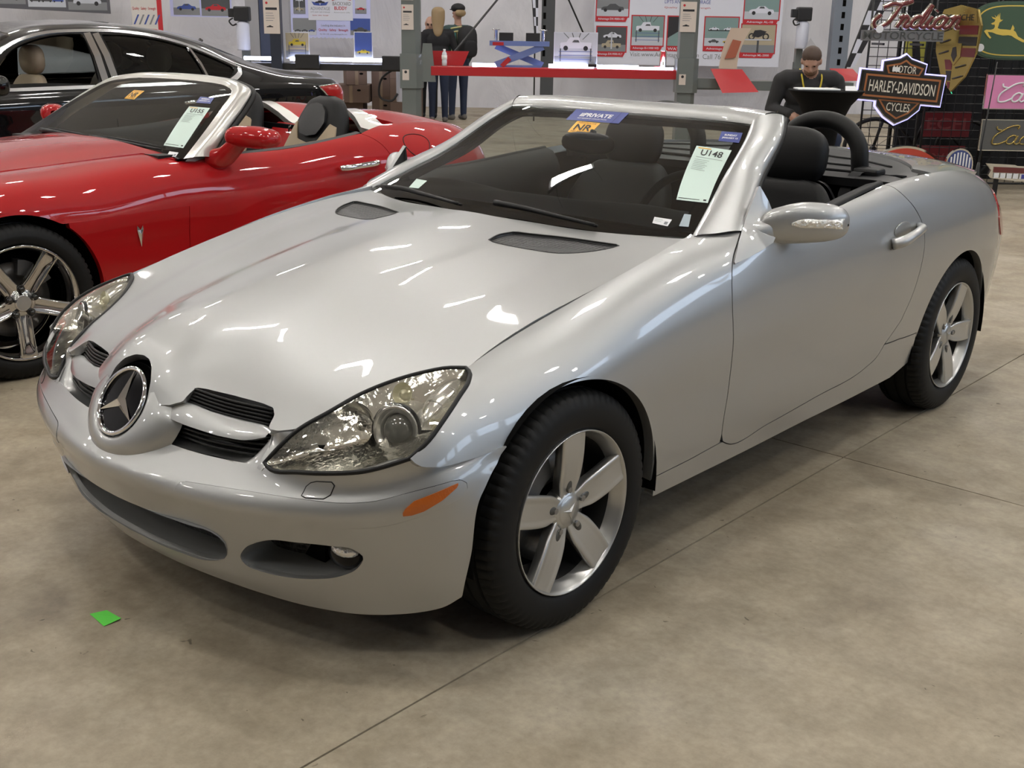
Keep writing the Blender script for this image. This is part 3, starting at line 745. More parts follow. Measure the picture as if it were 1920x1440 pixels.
# ---- headlamps
HL3 = np.concatenate([curve([(.468,-.640,.520),(.49,-.644,.514),(.569,-.624,.521),(.643,-.593,.530),(.706,-.555,.541),(.754,-.513,.559),(.785,-.490,.574)], 26)[:-1],
                      curve([(.785,-.490,.574),(.801,-.453,.605),(.80,-.403,.641),(.782,-.334,.677),(.758,-.276,.699),(.741,-.255,.709),(.722,-.249,.715)], 22)[:-1],
                      curve([(.722,-.249,.715),(.683,-.270,.711),(.646,-.303,.701),(.597,-.359,.681),(.561,-.426,.657),(.537,-.503,.626),(.505,-.578,.588),(.482,-.622,.545),(.468,-.640,.520)], 30)[:-1]])
for sgn in (1, -1):
    M = np.array([sgn, 1, 1]); o3 = HL3*M; dv = np.array([.50*sgn, -.66, .56]); dv /= np.linalg.norm(dv)
    h = empty('headlamp', (0, 0, 0), parent=SLK)
    P, N, F, B = tps_patch(o3, dv, .022, .008, shrink=.004)
    if True:
        fn = np.cross(P[F[:, 1]]-P[F[:, 0]], P[F[:, 3]]-P[F[:, 0]])
        if (fn @ dv).sum() < 0: F = F[:, ::-1]
        mesh('lens', P, F, CLEAR, h)
    tube('lens_seal', o3, .0055, BLACKP, h, 8, closed=True)
    P, N, F, B = tps_patch(o3, dv, -.045, .008, shrink=.003)
    fn = np.cross(P[F[:, 1]]-P[F[:, 0]], P[F[:, 3]]-P[F[:, 0]])
    if (fn @ dv).sum() < 0: F = F[:, ::-1]
    mesh('reflector_bowl', P, F, mat('lamp_chrome', (.80, .79, .74), .16, 1., bump=(18, .35, .02)), h)
    # projector
    pc = np.array([.690, -.435, .602])*M; ax = np.array([.30*sgn, -.93, .22]); ax /= np.linalg.norm(ax)
    e1 = np.cross([0, 0, 1], ax); e1 /= np.linalg.norm(e1); e2 = np.cross(ax, e1); Rm = np.stack([e1, e2, ax], 1)
    def lat(prof, n=32):
        m = MB(); m.lathe(prof, n); m.V = [tuple(pc + Rm @ np.array(v)) for v in m.V]; return m
    lat([(.061, -.10), (.060, -.02), (.058, .012), (.054, .016), (.050, .012), (.040, .006), (.037, -.002)]).build('projector_ring', mat('satin_lamp', (.72, .71, .68), .22, .85), h, True)
    lat([(.062, .004), (.0625, .008), (.060, .0135)]).build('projector_seal', BLACKP, h, True)
    lat([(.037, -.004), (.034, .006), (.028, .013), (.018, .018), (.008, .0202), (.0005, .0205)]).build('projector_lens', mat('projector_glass', (.13, .13, .12), .03, 0., 1., .0, spec=1.), h, True)
    # fin-cast wing behind the projector
    c2 = np.array([.735, -.335, .655])*M; ax2 = np.array([-.05*sgn, .85, .45]); ax2 /= np.linalg.norm(ax2); f1 = np.cross(dv, ax2); f1 /= np.linalg.norm(f1); f2 = np.cross(ax2, f1)
    MB().ell(c2 - dv*.016, (.038, .085, .030), 20, R=np.stack([f1, ax2, f2], 1)).build('lamp_wing', mat('satin_lamp', (.72, .71, .68), .22, .85), h, True)
    for k in range(3):
        q = c2 + ax2*(-.022 + .026*k) - dv*.002
        tube('wing_rib', [q + f1*.026*math.cos(t)*(1-.18*k) + dv*(.014*math.sin(t)+.002) + ax2*.010*math.sin(t) for t in np.linspace(.25, math.pi-.25, 9)], .0022, mat('rib_grey', (.45, .45, .43), .3, .8), h, 6)
    # high-beam reflector bowl
    pc = np.array([.600, -.478, .602])*M; ax = np.array([.22*sgn, -.92, .32]); ax /= np.linalg.norm(ax); e1 = np.cross([0, 0, 1], ax); e1 /= np.linalg.norm(e1); e2 = np.cross(ax, e1); Rm = np.stack([e1, e2, ax], 1)
    lat([(.052, .01), (.048, .0), (.036, -.022), (.018, -.036), (.010, -.036), (.010, -.012), (.0005, -.008)]).build('high_beam', REFLECT, h, True)
    pc = np.array([.655, -.385, .668])*M; lat([(.026, .004), (.022, -.006), (.012, -.014), (.010, 0), (.0005, .006)]).build('turn_bulb', mat('bulb_glass', (.75, .72, .55), .1, .4), h, True)
    for k in range(6):
        a = np.array([.500+.013*k, -.600+.004*k, .540+.004*k])*M; b = np.array([.575+.012*k, -.525+.008*k, .585-.004*k])*M
        tube('reflector_flute', [a-dv*.016, (a+b)/2-dv*.02, b-dv*.034], .0035, REFLECT, h, 6)
# ---- windscreen frame
def loft(name, net, nu, nv, m, parent, flip=False, mirror=False, closed_v=False):
    S = Skin(net); U, V = np.meshgrid(np.linspace(0, S.uk[-1], nu), np.linspace(0, S.vk[-1], nv), indexing='ij'); G = S.ev(U.ravel(), V.ravel())
    F = [(i*nv+j, i*nv+j+1, (i+1)*nv+j+1, (i+1)*nv+j) for i in range(nu-1) for j in range(nv-1)]
    if mirror: G = G*[-1, 1, 1]; flip = not flip
    if flip: F = [f[::-1] for f in F]
    return mesh(name, G, F, m, parent)
PN = np.array(PILL)
PN = np.concatenate([PN[:, :1] - np.array([0, 0, .012]), PN, PN[:, :1] + np.array([0, .03, -.04])], 1)
for mi_ in (False, True): loft('windscreen_pillar', PN[:5], 40, 30, SILVER, SLK, mirror=mi_)
Hd = np.concatenate([PN[4:], PN[-2:3:-1]*[-1, 1, 1]]); loft('windscreen_header', Hd, 60, 30, SILVER, SLK)
for sgn in (1, -1):   # seal between pillar and header, and along the door side of the pillar
    M = np.array([sgn, 1, 1])
    tube('pillar_joint', curve([q*M for q in (PN[4][1:5] + np.array([[0, 0, 0], [0, 0, .0015], [0, 0, .001], [0, 0, 0]]))], 10), .0022, BLACKP, SLK, 6)
    tube('door_seal', curve([(q[3]+np.array([-.012, .012, -.008]))*M for q in PN[:5]], 20), .014, RUBBER, SLK, 8)
tube('header_seal', curve([q[3]+np.array([0, .012, -.012]) for q in Hd], 30), .013, RUBBER, SLK, 8)
# ---- windscreen
gu, gv = GLASS.uk, GLASS.vk
gout = dens(np.array([(gu[0], gv[0]), (gu[-1], gv[0]), (gu[-1], gv[-1]), (gu[0], gv[-1])]), .03)
ws = panel('windscreen', GLASS, gout, mat=WIND, parent=SLK, depth=.004, cell=.02, gap=.0, flip=1)
cu, cv = (gu[0]+gu[-1])/2, (gv[0]+gv[-1])/2; hw, hh = (gu[-1]-gu[0])/2, (gv[-1]-gv[0])/2
def rrect(cx, cy, w, h, r, n=6):
    out = []
    for sx, sy, a0 in ((1, -1, -90), (1, 1, 0), (-1, 1, 90), (-1, -1, 180)):
        for k in range(n+1):
            a = math.radians(a0 + 90*k/n); out.append((cx + sx*(w-r) + r*math.cos(a), cy + sy*(h-r) + r*math.sin(a)))
    return out
panel('black_border', GLASS, gout, [np.array(rrect(cu, cv+.012, hw-.045, hh-.045, .06))], mat=BLACKG, parent=ws, depth=.001, cell=.012, gap=0., off=-.006)
# cowl below the glass
cowl = [(0,.527,.890),(.219,.565,.884),(.419,.614,.872),(.582,.681,.868),(.69,.745,.875)]
cw = [[np.array(p)+np.array(d) for p in ([(-x, y, z) for x, y, z in cowl[:0:-1]] + cowl)] for d in ((0, -.03, -.012), (0, .03, -.006), (0, .10, .0), (0, .2, -.01))]
loft('cowl', np.array(cw).transpose(1, 0, 2), 50, 10, BLACKP, SLK, flip=True)
for pts in ([(-.56,.665,.912),(-.45,.655,.918),(-.33,.632,.915),(-.10,.575,.912)], [(.03,.61,.926),(.15,.612,.922),(.27,.612,.914),(.42,.622,.902)]):
    w = empty('wiper', (0, 0, 0), parent=SLK); c = curve(pts, 16)
    tube('wiper_arm', c + np.array([0, -.006, .010]), np.linspace(.010, .005, 16), BLACKP, w, 6); tube('wiper_blade', c[1:] + np.array([0, .010, .004]), .0045, RUBBER, w, 6)
# ---- door sail, mirror, handle
for sgn in (1, -1):
    M = np.array([sgn, 1, 1])
    sl = np.array([(.765,.960,1.032),(.770,.910,.975),(.778,.868,.928),(.806,.796,.889),(.836,.724,.836),(.842,.80,.848),(.846,.87,.862),(.846,.925,.875),(.835,.97,.905),(.808,1.0,.935),(.785,.985,.985)])*M
    P, N, F, B = tps_patch(sl, (sgn*.93, -.1, .35), .004, .008); P = P + N*.004
    flanged('mirror_sail', P, N, F, B, .012, SILVER, SLK)
    dm = empty('door_mirror', (0, 0, 0), parent=SLK)
    def sect(c, ry, rz, tilt=0., p=2.6, n=24, fz=1.):
        c = np.array(c); out = []
        for k in range(n+1):
            a = -2*math.pi*k/n; pw = lambda t: math.copysign(abs(t)**(2/p), t)
            out.append((c + np.array([0, ry*pw(math.cos(a)), rz*pw(math.sin(a))]))*M)
        return out
    loft('mirror_foot', [sect((.790,.925,.890), .060, .050, p=2.), sect((.812,.938,.893), .048, .044, p=2.), sect((.832,.960,.900), .042, .041, p=2.), sect((.852,.995,.912), .040, .042, p=2.)], 24, 25, SILVER, dm, flip=sgn < 0)
    XS = [.790,.808,.842,.878,.915,.948,.970,.982,.986]; YC = [.955,.962,.985,1.018,1.055,1.086,1.106,1.116,1.119]; RY = [.030,.044,.052,.054,.053,.048,.038,.020,.004]; RZ = [.026,.044,.056,.061,.059,.053,.042,.024,.004]; ZC = [.915,.918,.923,.928,.929,.928,.926,.924,.923]
    loft('mirror_shell', [sect((x, y, z), ry, rz) for x, y, z, ry, rz in zip(XS, YC, ZC, RY, RZ)], 48, 25, SILVER, dm, flip=sgn < 0)
    # turn-signal lens wrapped on the front of the shell
    ls = []
    for t, x in enumerate(np.linspace(.880, .980, 10)):
        yc = np.interp(x, XS, YC); ry = np.interp(x, XS, RY); zc = np.interp(x, XS, ZC)
        hz = .006 if t == 0 else (.014 if t == 1 else .017)
        ls.append([np.array([x+.002, yc-ry*1.0-.0025+(.008 if abs(q) > .9 else 0)+.003*q*q, zc+.003+q*hz])*M for q in (-1, -.5, 0, .5, 1)])
    loft('turn_signal', ls, 30, 12, mat('signal_glass', (.92, .91, .86), .08, .8, 1., bump=(85, .9, .012)), dm, flip=sgn > 0)
    MB().ell(np.array([.905, 1.098, .934])*M, (.060, .006, .042), 20, sq=3., R=np.array([[.77, -.64*sgn, 0], [.64*sgn, .77, 0], [0, 0, 1]])).build('mirror_glass', CHROME, dm, True)
    # handle
    hd = empty('door_handle', (0, 0, 0), parent=SLK)
    P = curve(np.array([(.882,1.705,.776),(.905,1.73,.785),(.915,1.79,.799),(.913,1.85,.809),(.900,1.905,.815),(.88,1.922,.816)])*M, 24)
    tube('grip', P, np.interp(np.linspace(0, 1, 24), [0, .15, .5, .85, 1], [.020, .020, .0165, .015, .013]), SILVER, hd, 14)
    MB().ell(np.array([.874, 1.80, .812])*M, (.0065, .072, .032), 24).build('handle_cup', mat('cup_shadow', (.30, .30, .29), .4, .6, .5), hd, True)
    # belt rubber and inner door card
    b3 = np.array(belt)*M
    loft('belt_rubber', [[p + np.array([0, 0, .001]), p + np.array([-.004*sgn, 0, .010]), p + np.array([-.022*sgn, 0, .011]), p + np.array([-.028*sgn, 0, .0])] for p in curve(b3, 24)], 24, 8, RUBBER, SLK, flip=sgn > 0)
    loft('door_card', [[p + np.array([-.026*sgn, 0, .006]), p + np.array([-.05*sgn, 0, .003]), p + np.array([-.085*sgn, 0, -.03]), p*[.86, 1, 1] + np.array([0, 0, -.22]), p*[.88, 1, 1] + np.array([0, 0, -.55])] for p in curve(b3, 16)], 24, 16, LEATHER, SLK, flip=sgn > 0)
# ---- deck: tonneau panel and boot lid
def deck_net():
    xs = [0,.25,.45,.6,.70,.80]
    T = {1.85:[.955,.955,.957,.96,.963,.955], 2.1:[.972,.972,.973,.974,.975,.962], 2.35:[.984,.984,.982,.979,.974,.955], 2.6:[.988,.986,.980,.970,.955,.92], 2.85:[.975,.972,.963,.948,.926,.88], 3.05:[.945,.941,.930,.912,.885,.84], 3.2:[.895,.893,.88,.86,.83,.78]}
    ys = sorted(T); x2 = [-x for x in xs[:0:-1]] + xs
    return Skin([[(x, y, (T[y][:0:-1]+T[y])[i]) for y in ys] for i, x in enumerate(x2)], x2, ys)
DECK = deck_net()
fr = [tuple(p) for p in curve([(0,2.74),(.25,2.70),(.5,2.54),(.64,2.36),(.70,2.24)], 20)]
sd = [(.776,2.26),(.786,2.32),(.778,2.42),(.762,2.55),(.742,2.70),(.714,2.9),(.66,3.04),(.5,3.11),(0,3.17)]
lid = fr + sd; lid = lid + [(-x, y) for x, y in lid[::-1] if x > 0]
panel('boot_lid', DECK, lid, mat=SILVER, parent=SLK, depth=.02, cell=.014)
tn = fr[::1] + [(.735,2.23),(.775,2.1),(.775,1.95),(.72,1.93),(.0,1.98)]; tn = tn + [(-x, y) for x, y in tn[::-1] if x > 0]
panel('tonneau_cover', DECK, tn, mat=mat('tonneau_black', (.010, .010, .011), .4, spec=.35), parent=SLK, depth=.03, cell=.016, off=-.010)
for pts in ([(-.55,2.2),(-.2,2.22),(0,2.23),(.2,2.22),(.55,2.2)], [(.2,2.5),(.26,2.42),(.42,2.38),(.6,2.28)], [(-.2,2.5),(-.26,2.42),(-.42,2.38),(-.6,2.28)]):
    c = curve([(x, y, 0) for x, y in pts], 20); z = DECK.ev(c[:, 0], c[:, 1])[:, 2]; c[:, 2] = z - .008
    tube('tonneau_seam', c, .005, RUBBER, SLK, 6)
for sgn in (1, -1):
    M = np.array([sgn, 1, 1])
    tl = np.array([(.80,2.93,.80),(.79,2.98,.835),(.72,3.09,.84),(.64,3.16,.825),(.60,3.2,.76),(.60,3.215,.66),(.66,3.19,.64),(.76,3.07,.63),(.815,2.96,.65),(.828,2.90,.72)])
    panel('tail_lamp', SIDE, su(tl), mat=REDLENS, parent=SLK, depth=.01, cell=.01, gap=0, off=.004, flip=-1, mirror=sgn < 0)
# aerial on the rear wing
ae = empty('aerial', (0, 0, 0), parent=SLK)
tube('aerial_base', [(.70,2.93,.80),(.70,2.94,.86),(.695,2.95,.90),(.69,2.97,.945)], [.022, .016, .010, .006], BLACKP, ae, 10)
tube('aerial_mast', [(.69,2.97,.945),(.685,2.99,1.02),(.66,3.11,1.36)], [.0042, .0034, .0024], BLACKP, ae, 6)
# ---- cockpit
MB().box((-.74,.72,.30),(.74,2.12,.32)).box((-.74,2.06,.30),(.74,2.10,.965)).build('cockpit_floor', CARPET, SLK)
loft('dashboard', [[(x, .74, .905), (x, .90, .915+.012*math.cos(x*4)), (x, 1.02, .90+.015*math.cos((x-.36)*7)), (x, 1.07, .85), (x, 1.05, .70), (x, 1.0, .55)] for x in np.linspace(-.72, .72, 13)], 40, 24, mat('dash_black', (.007, .007, .0075), .6, spec=.3), SLK, flip=True)
loft('centre_console', [[(-.13, y, .35), (-.12, y, z), (-.08, y, z+.02), (.08, y, z+.02), (.12, y, z), (.13, y, .35)] for y, z in ((1.0,.72),(1.2,.58),(1.5,.56),(1.8,.60),(2.05,.66))], 20, 20, LEATHER, SLK)
sw = empty('steering_wheel', (0, 0, 0), parent=SLK); swc = np.array([.36, 1.18, .83]); sa = np.array([0, .35, 1.]); sa = sa/np.linalg.norm(sa); sb = np.array([1., 0, 0]); sn = np.cross(sb, sa)
tube('rim', [swc + .185*(math.cos(t)*sb + math.sin(t)*sa) for t in np.linspace(0, 2*math.pi, 40, endpoint=False)], .015, LEATHER, sw, 10, closed=True)
MB().ell(swc - sn*.01, (.07, .03, .06), 16).build('hub', LEATHER, sw, True)
for t in (0, math.pi, -math.pi/2): tube('spoke', [swc, swc + .18*(math.cos(t)*sb + math.sin(t)*sa)], .014, LEATHER, sw, 8)
# interior mirror
rm = empty('interior_mirror', (0, 0, 0), parent=SLK)
MB().ell((-.02, 1.14, 1.085), (.115, .028, .038), 20, sq=2.6).build('mirror_case', BLACKP, rm, True); tube('mirror_stalk', [(-.02,1.15,1.10),(-.02,1.17,1.125)], .012, BLACKP, rm, 8)
for sgn in (1, -1):
    M = np.array([sgn, 1, 1]); st = empty('seat', (0, 0, 0), parent=SLK)
    cx = .37
    rows = []
    for z, y, w, dp in ((.44,1.62,.20,.07),(.55,1.70,.235,.075),(.68,1.77,.25,.075),(.80,1.835,.24,.07),(.88,1.87,.20,.065),(.93,1.885,.15,.055),(.945,1.89,.06,.03)):
        r = []
        for k in range(25):
            a = 2*math.pi*k/24; ca, sa_ = math.cos(a), math.sin(a); x = cx + w*math.copysign(abs(ca)**.6, ca); yy = y + dp*math.copysign(abs(sa_)**.7, sa_) - (.028*abs(ca)**3 if sa_ < 0 else 0)
            r.append(np.array([x, yy, z])*M)
        rows.append(r)
    loft('backrest', rows, 40, 49, LEATHER, st, flip=sgn < 0)
    rows = []
    for y, zt, w in ((1.16,.46,.19),(1.2,.50,.22),(1.35,.52,.24),(1.5,.50,.24),(1.62,.49,.22)):
        rows.append([np.array([cx + w*math.copysign(abs(math.cos(a))**.6, math.cos(a)), y, zt - .09 + .09*math.copysign(abs(math.sin(a))**.6, math.sin(a)) + (.02*abs(math.cos(a))**4)])*M for a in np.linspace(0, 2*math.pi, 25)])
    loft('cushion', rows, 20, 33, LEATHER, st, flip=sgn < 0)
    MB().ell(np.array([cx, 1.905, 1.020])*M, (.138, .062, .112), 28, sq=2.7, h=16, R=np.array([[1, 0, 0], [0, .98, .17], [0, -.17, .98]])).build('headrest', LEATHER, st, True)
    for dx in (-.05, .05): tube('headrest_post', [np.array([cx+dx, 1.90, .86])*M, np.array([cx+dx, 1.91, .95])*M], .007, CHROME, st, 6)
    # roll hoop behind the seat
    hp = [(.195,2.13,.86)] + [(.365+.17*math.cos(t), 2.13+.012*math.sin(t), 1.0+.145*math.sin(t)) for t in np.linspace(math.pi, 0, 13)] + [(.54,2.14,.94),(.55,2.15,.87)]
    tube('roll_hoop', curve(np.array(hp)*M, 40), .034, mat('hoop_black', (.007, .007, .007), .5, spec=.3), SLK, 14)
    bl = empty('seat_belt', (0, 0, 0), parent=SLK)
    bp = curve(np.array([(.60,2.07,.97),(.585,2.0,.965),(.57,1.95,.90),(.58,1.93,.80),(.60,1.85,.65)])*M, 14)
    loft('belt_strap', [[p + np.array([-.022, 0, .004]), p + np.array([.022, 0, .004])] for p in bp], 14, 3, SOFT, bl)
    MB().box((min(.56*sgn, .66*sgn), 2.02, .955), (max(.56*sgn, .66*sgn), 2.10, .985)).build('belt_guide', BLACKP, bl, bevel=.01)
# ---- under-body, plus dark blocks added inside so panel gaps look shaded
m = MB().box((-.56,-.55,.22),(.56,.70,.56)).box((-.78,.42,.23),(.78,1.98,.29)).box((-.60,1.98,.24),(.60,3.1,.60)).box((-.68,.55,.35),(.68,.72,.86))
m.build('underbody_fill', DARK, SLK)
def liner(cy, cz, r, parent, sgn):
    V = []; F = []; n = 28
    for x in (.52, .868):
        for k in range(n+1):
            a = math.radians(-6 + 192*k/n); V.append((x*sgn, cy + r*math.cos(a), cz + r*math.sin(a)))
    for k in range(n): F.append((k, k+1, n+2+k, n+1+k))
    F.append(tuple(range(n+1)))
    return mesh('wheel_liner', V, F, DARK, parent)
for sgn in (1, -1): liner(-.012, .305, .362, SLK, sgn); liner(2.40, .305, .366, SLK, sgn)
# ---- wheels
def tyre_mesh(R, rim, w, blocks=72):
    """lathe about x with grooves and shoulder notches; outer side at +x"""
    hw = w/2 - .004; pr = [(rim-.006, -hw+.012), (rim+.012, -hw+.002), (rim+.045, -hw-.004), (R-.03, -hw+.000), (R-.012, -hw+.010), (R-.003, -hw+.022)]
    for g in (-.55, -.05, .42):
        x = g*hw; pr += [(R, x-.006), (R-.007, x-.004), (R-.007, x+.004), (R, x+.006)]
    pr += [(R-.003, hw-.022), (R-.012, hw-.010), (R-.03, hw-.000), (R-.045, hw+.003), (rim+.045, hw+.004), (rim+.026, hw+.001), (rim+.016, hw-.004), (rim+.0095, hw-.012), (rim-.004, hw-.03)]
    n = blocks*4; V = []; F = []; nl = len(pr)
    for k in range(n):
        a = 2*math.pi*k/n; notch = (k % 4 == 0)
        for i, (r, x) in enumerate(pr):
            rr = r
            if i in (4, 5, 18, 19) and notch: rr -= .006
            aa = a
            V.append((x, rr*math.cos(aa), rr*math.sin(aa)))
    for k in range(n):
        for i in range(nl-1): F.append((k*nl+i, k*nl+i+1, ((k+1) % n)*nl+i+1, ((k+1) % n)*nl+i))
    return V, F
def slk_wheel():
    e = empty('wheel', (0, 0, 0), parent=SLK)
    V, F = tyre_mesh(.3125, .205, .205)
    o = mesh('tyre', V, F, TYRE, e); auto_sharp(o.data, 40)
    MB().lathe([(.192,.058),(.197,.072),(.203,.080),(.2065,.088),(.2125,.0975),(.2148,.0985),(.2155,.096),(.2150,.085)], 72, axis='x').build('rim', ALLOY, e, True)
    MB().lathe([(.205,-.09),(.2,-.08),(.188,-.06),(.186,.02),(.192,.058)], 60, axis='x').build('rim_barrel', mat('barrel_shade', (.035,.034,.033), .5, .4), e, True)  # barrel coloured dark as painted shade between the spokes
    MB().lathe([(.15,.0),(.15,.012),(.06,.014),(.06,0)], 40, axis='x').build('brake_disc', mat('brake_iron', (.14, .135, .13), .42, .85), e, True)
    MB().prism([(math.cos(a)*r, math.sin(a)*r) for r, aa in ((.165, np.linspace(.3, 1.25, 8)), (.10, np.linspace(1.25, .3, 8))) for a in aa], -.01, .045, lambda x, y, h: (h, x, y)).build('brake_caliper', mat('caliper', (.12, .12, .12), .5, .6), e)
    MB().lathe([(.184, -.05), (.184, -.045), (.0005, -.045)], 30, axis='x').build('hub_back', DARK, e)
    for k in range(5):
        a0 = math.radians(72*k)
        # broad flat spoke, dished, with a dark lens near the hub painting a bolt recess's shade
        rows = []
        for r, hw_, x, ed in ((.034,.026,.070,.012),(.055,.031,.074,.014),(.080,.0385,.079,.016),(.115,.0415,.085,.018),(.150,.0425,.0885,.018),(.185,.0425,.0905,.018),(.2085,.0415,.0915,.016)):
            rows.append([(x-.032, r, -hw_*.80), (x-ed*.7, r, -hw_*.97), (x-.0025, r, -hw_*1.0), (x-.0003, r, -hw_*.965), (x-.0005, r, -hw_*.5), (x-.001, r, 0), (x-.0005, r, hw_*.5), (x-.0003, r, hw_*.965), (x-.0025, r, hw_*1.0), (x-ed*.7, r, hw_*.97), (x-.032, r, hw_*.80)])
        R_ = np.array([[1, 0, 0], [0, math.cos(a0), -math.sin(a0)], [0, math.sin(a0), math.cos(a0)]])
        net = np.array(rows) @ R_.T
        sp = loft('spoke', net, 22, 61, ALLOY, e)
        MB().ell(R_ @ np.array([.0755, .068, 0]), (.0042, .020, .0105), 16, R=R_).build('pocket_shade', mat('pocket_shade_dark', (.10,.10,.095), .45, .6), e, True)
        MB().lathe([(.0085, .070), (.0085, .0805), (.0005, .0812)], 6, axis='x', c=(0, 0, 0)).build('wheel_bolt', DCHROME, e).location = tuple(R_ @ np.array([0, .057, 0]))
    MB().lathe([(.052,.03),(.056,.055),(.054,.070),(.040,.0745),(.036,.0765),(.034,.0785),(.0005,.0800)], 40, axis='x').build('hub_cap', ALLOY, e, True)
    hub = MB()
    V = [(.085, 0, 0)]; F = []
    for k in range(3):
        a = math.radians(75 + 120*k)
        V += [(.0805, .028*math.cos(a), .028*math.sin(a)), (.0803, .006*math.cos(a+1.047), .006*math.sin(a+1.047)), (.0803, .006*math.cos(a-1.047), .006*math.sin(a-1.047))]; b = 1+3*k; F += [(0, b, b+1), (0, b+2, b)]
    mesh('hub_star', V, F, ALLOY, e, False)
    tube('valve', [(.07, .03, .188), (.082, .03, .180)], .004, BLACKP, e, 6)
    return e
W0 = slk_wheel()
def place_wheel(w, c, ang, sgn):
    # spin about the axle; the far side faces the other way
    w.location = c; w.rotation_euler = (math.radians(ang), 0, 0) if sgn > 0 else (math.radians(ang), 0, math.pi)
spots = [((.768, 0, .3125), 91, 1), ((.772, 2.43, .3125), 68, 1), ((-.768, 0, .3125), 20, -1), ((-.772, 2.43, .3125), 40, -1)]
for i, (c, ang, sgn) in enumerate(spots):
    w = W0 if i == 0 else copy_tree(W0, SLK); place_wheel(w, c, ang, sgn)
# ------------------------------------------------------------------ red roadster beside it
RED = mat('red_paint', (.40, .004, .006), .5, 0., 1., .015, spec=.15)
TAN = mat('tan_leather', (.42, .33, .22), .5, bump=(150, .2, .001)); SILVER2 = mat('silver_trim', (.55, .54, .51), .35, .7, .8)
SOL = empty('roadster', (-3.01, .054, 0), 0, 'red open roadster with silver windscreen frame and tan seats', 'car')
def sol_side():
    S = [(-.75,[(.35,.60),(.5,.58),(.62,.55),(.70,.5),(.73,.45),(.74,.40),(.72,.32),(.68,.2)]),
         (-.45,[(.45,.735),(.60,.72),(.72,.68),(.80,.62),(.84,.55),(.85,.46),(.84,.36),(.80,.2)]),
         (0,[(.50,.82),(.66,.815),(.78,.795),(.855,.735),(.885,.65),(.89,.5),(.88,.36),(.85,.2)]),
         (.4,[(.50,.845),(.64,.838),(.77,.81),(.845,.74),(.875,.65),(.872,.5),(.865,.36),(.84,.2)]),
         (.8,[(.58,.872),(.70,.862),(.79,.835),(.852,.765),(.876,.66),(.87,.5),(.865,.36),(.84,.2)]),
         (1.05,[(.70,.868),(.765,.855),(.82,.82),(.86,.75),(.88,.65),(.876,.5),(.87,.36),(.845,.2)]),
         (1.5,[(.72,.880),(.775,.868),(.828,.83),(.866,.76),(.884,.66),(.88,.5),(.872,.36),(.85,.2)]),
         (1.9,[(.715,.925),(.78,.905),(.84,.86),(.88,.78),(.895,.68),(.89,.52),(.88,.37),(.855,.2)]),
         (2.2,[(.67,.955),(.755,.935),(.83,.885),(.885,.80),(.905,.70),(.902,.56),(.89,.4),(.86,.22)]),
         (2.5,[(.61,.955),(.715,.935),(.81,.88),(.88,.80),(.903,.70),(.902,.58),(.89,.42),(.86,.22)]),
         (2.8,[(.55,.925),(.65,.905),(.75,.85),(.83,.77),(.865,.68),(.865,.56),(.85,.42),(.82,.25)]),
         (3.02,[(.4,.88),(.5,.865),(.6,.82),(.68,.75),(.72,.67),(.72,.55),(.71,.43),(.68,.28)])]
    net = [[(x, y, z) for x, z in r] for y, r in S]
    net.append([(.2,3.10,.865),(.26,3.12,.85),(.33,3.15,.81),(.38,3.17,.75),(.4,3.18,.67),(.4,3.18,.55),(.4,3.17,.43),(.38,3.1,.3)])
    net.append([(0,3.12,.86),(0,3.14,.845),(0,3.17,.81),(0,3.19,.75),(0,3.2,.67),(0,3.2,.55),(0,3.19,.43),(0,3.12,.3)])
    net.insert(0, [(.0,-.85,.52),(.1,-.86,.50),(.2,-.86,.47),(.3,-.86,.44),(.35,-.86,.41),(.35,-.85,.38),(.34,-.84,.32),(.33,-.8,.2)])
    return Skin(net)
S2 = sol_side()
def s2(p, w=(1, 1, 1)): return S2.inv(p, w)
vt, vb = S2.vk[0], S2.vk[-1]
ydoor = lambda z: .835
dfr = [(.775,.845,.858),(.84,.83,.80),(.875,.825,.65),(.868,.82,.5),(.86,.83,.34),(.85,.87,.28)]
drr = [(.86,1.93,.30),(.885,2.05,.45),(.895,2.10,.62),(.89,2.10,.74),(.862,2.06,.84),(.81,2.0,.895),(.775,1.965,.915)]
dbt = [(.775,1.965,.915),(.778,1.75,.888),(.778,1.5,.868),(.772,1.2,.858),(.77,1.0,.856),(.775,.845,.858)]
seam = [(.875,.825,.655),(.876,.6,.652),(.878,.42,.648),(.88,.335,.643)]
A1c = [(0, .0 + .375*math.cos(t), .325 + .375*math.sin(t)) for t in np.linspace(math.radians(58), math.radians(-12), 20)]
A1h = [(0, .0 + .375*math.cos(t), .325 + .375*math.sin(t)) for t in np.linspace(math.radians(58), math.radians(192), 36)]
A2c = [(0, 2.415 + .375*math.cos(t), .325 + .375*math.sin(t)) for t in np.linspace(math.radians(192), math.radians(-12), 44)]
WX = (.02, 1, 1)
front_uv = np.concatenate([s2(curve(seam, 20)), S2.inv(A1h, WX), S2.inv([(0,-.38,.21)], WX), np.array([[0, vb], [0, vt]]), np.array([[q, vt] for q in s2([(.50,.2,.833),(.50,.4,.845),(.545,.62,.859),(.575,.775,.871)])[:, 0]]), s2([(.70,.80,.862)]), s2([(.775,.845,.858)]), s2(curve(dfr, 20))[1:8]])
fend_uv = np.concatenate([s2(curve(seam, 20)[::-1]), s2(curve(dfr, 20)[8:]), S2.inv([(0,.87,.21),(0,.37,.21)], WX), S2.inv(A1c, WX)[::-1]])
door2_uv = np.concatenate([s2(curve(dfr, 20)), s2(curve(drr, 30)), s2(curve(dbt, 20))[1:-1]])
qt = [(.0,3.12,.86),(.4,3.02,.88),(.60,2.8,.917),(.665,2.5,.946),(.71,2.2,.945),(.775,1.965,.915)]
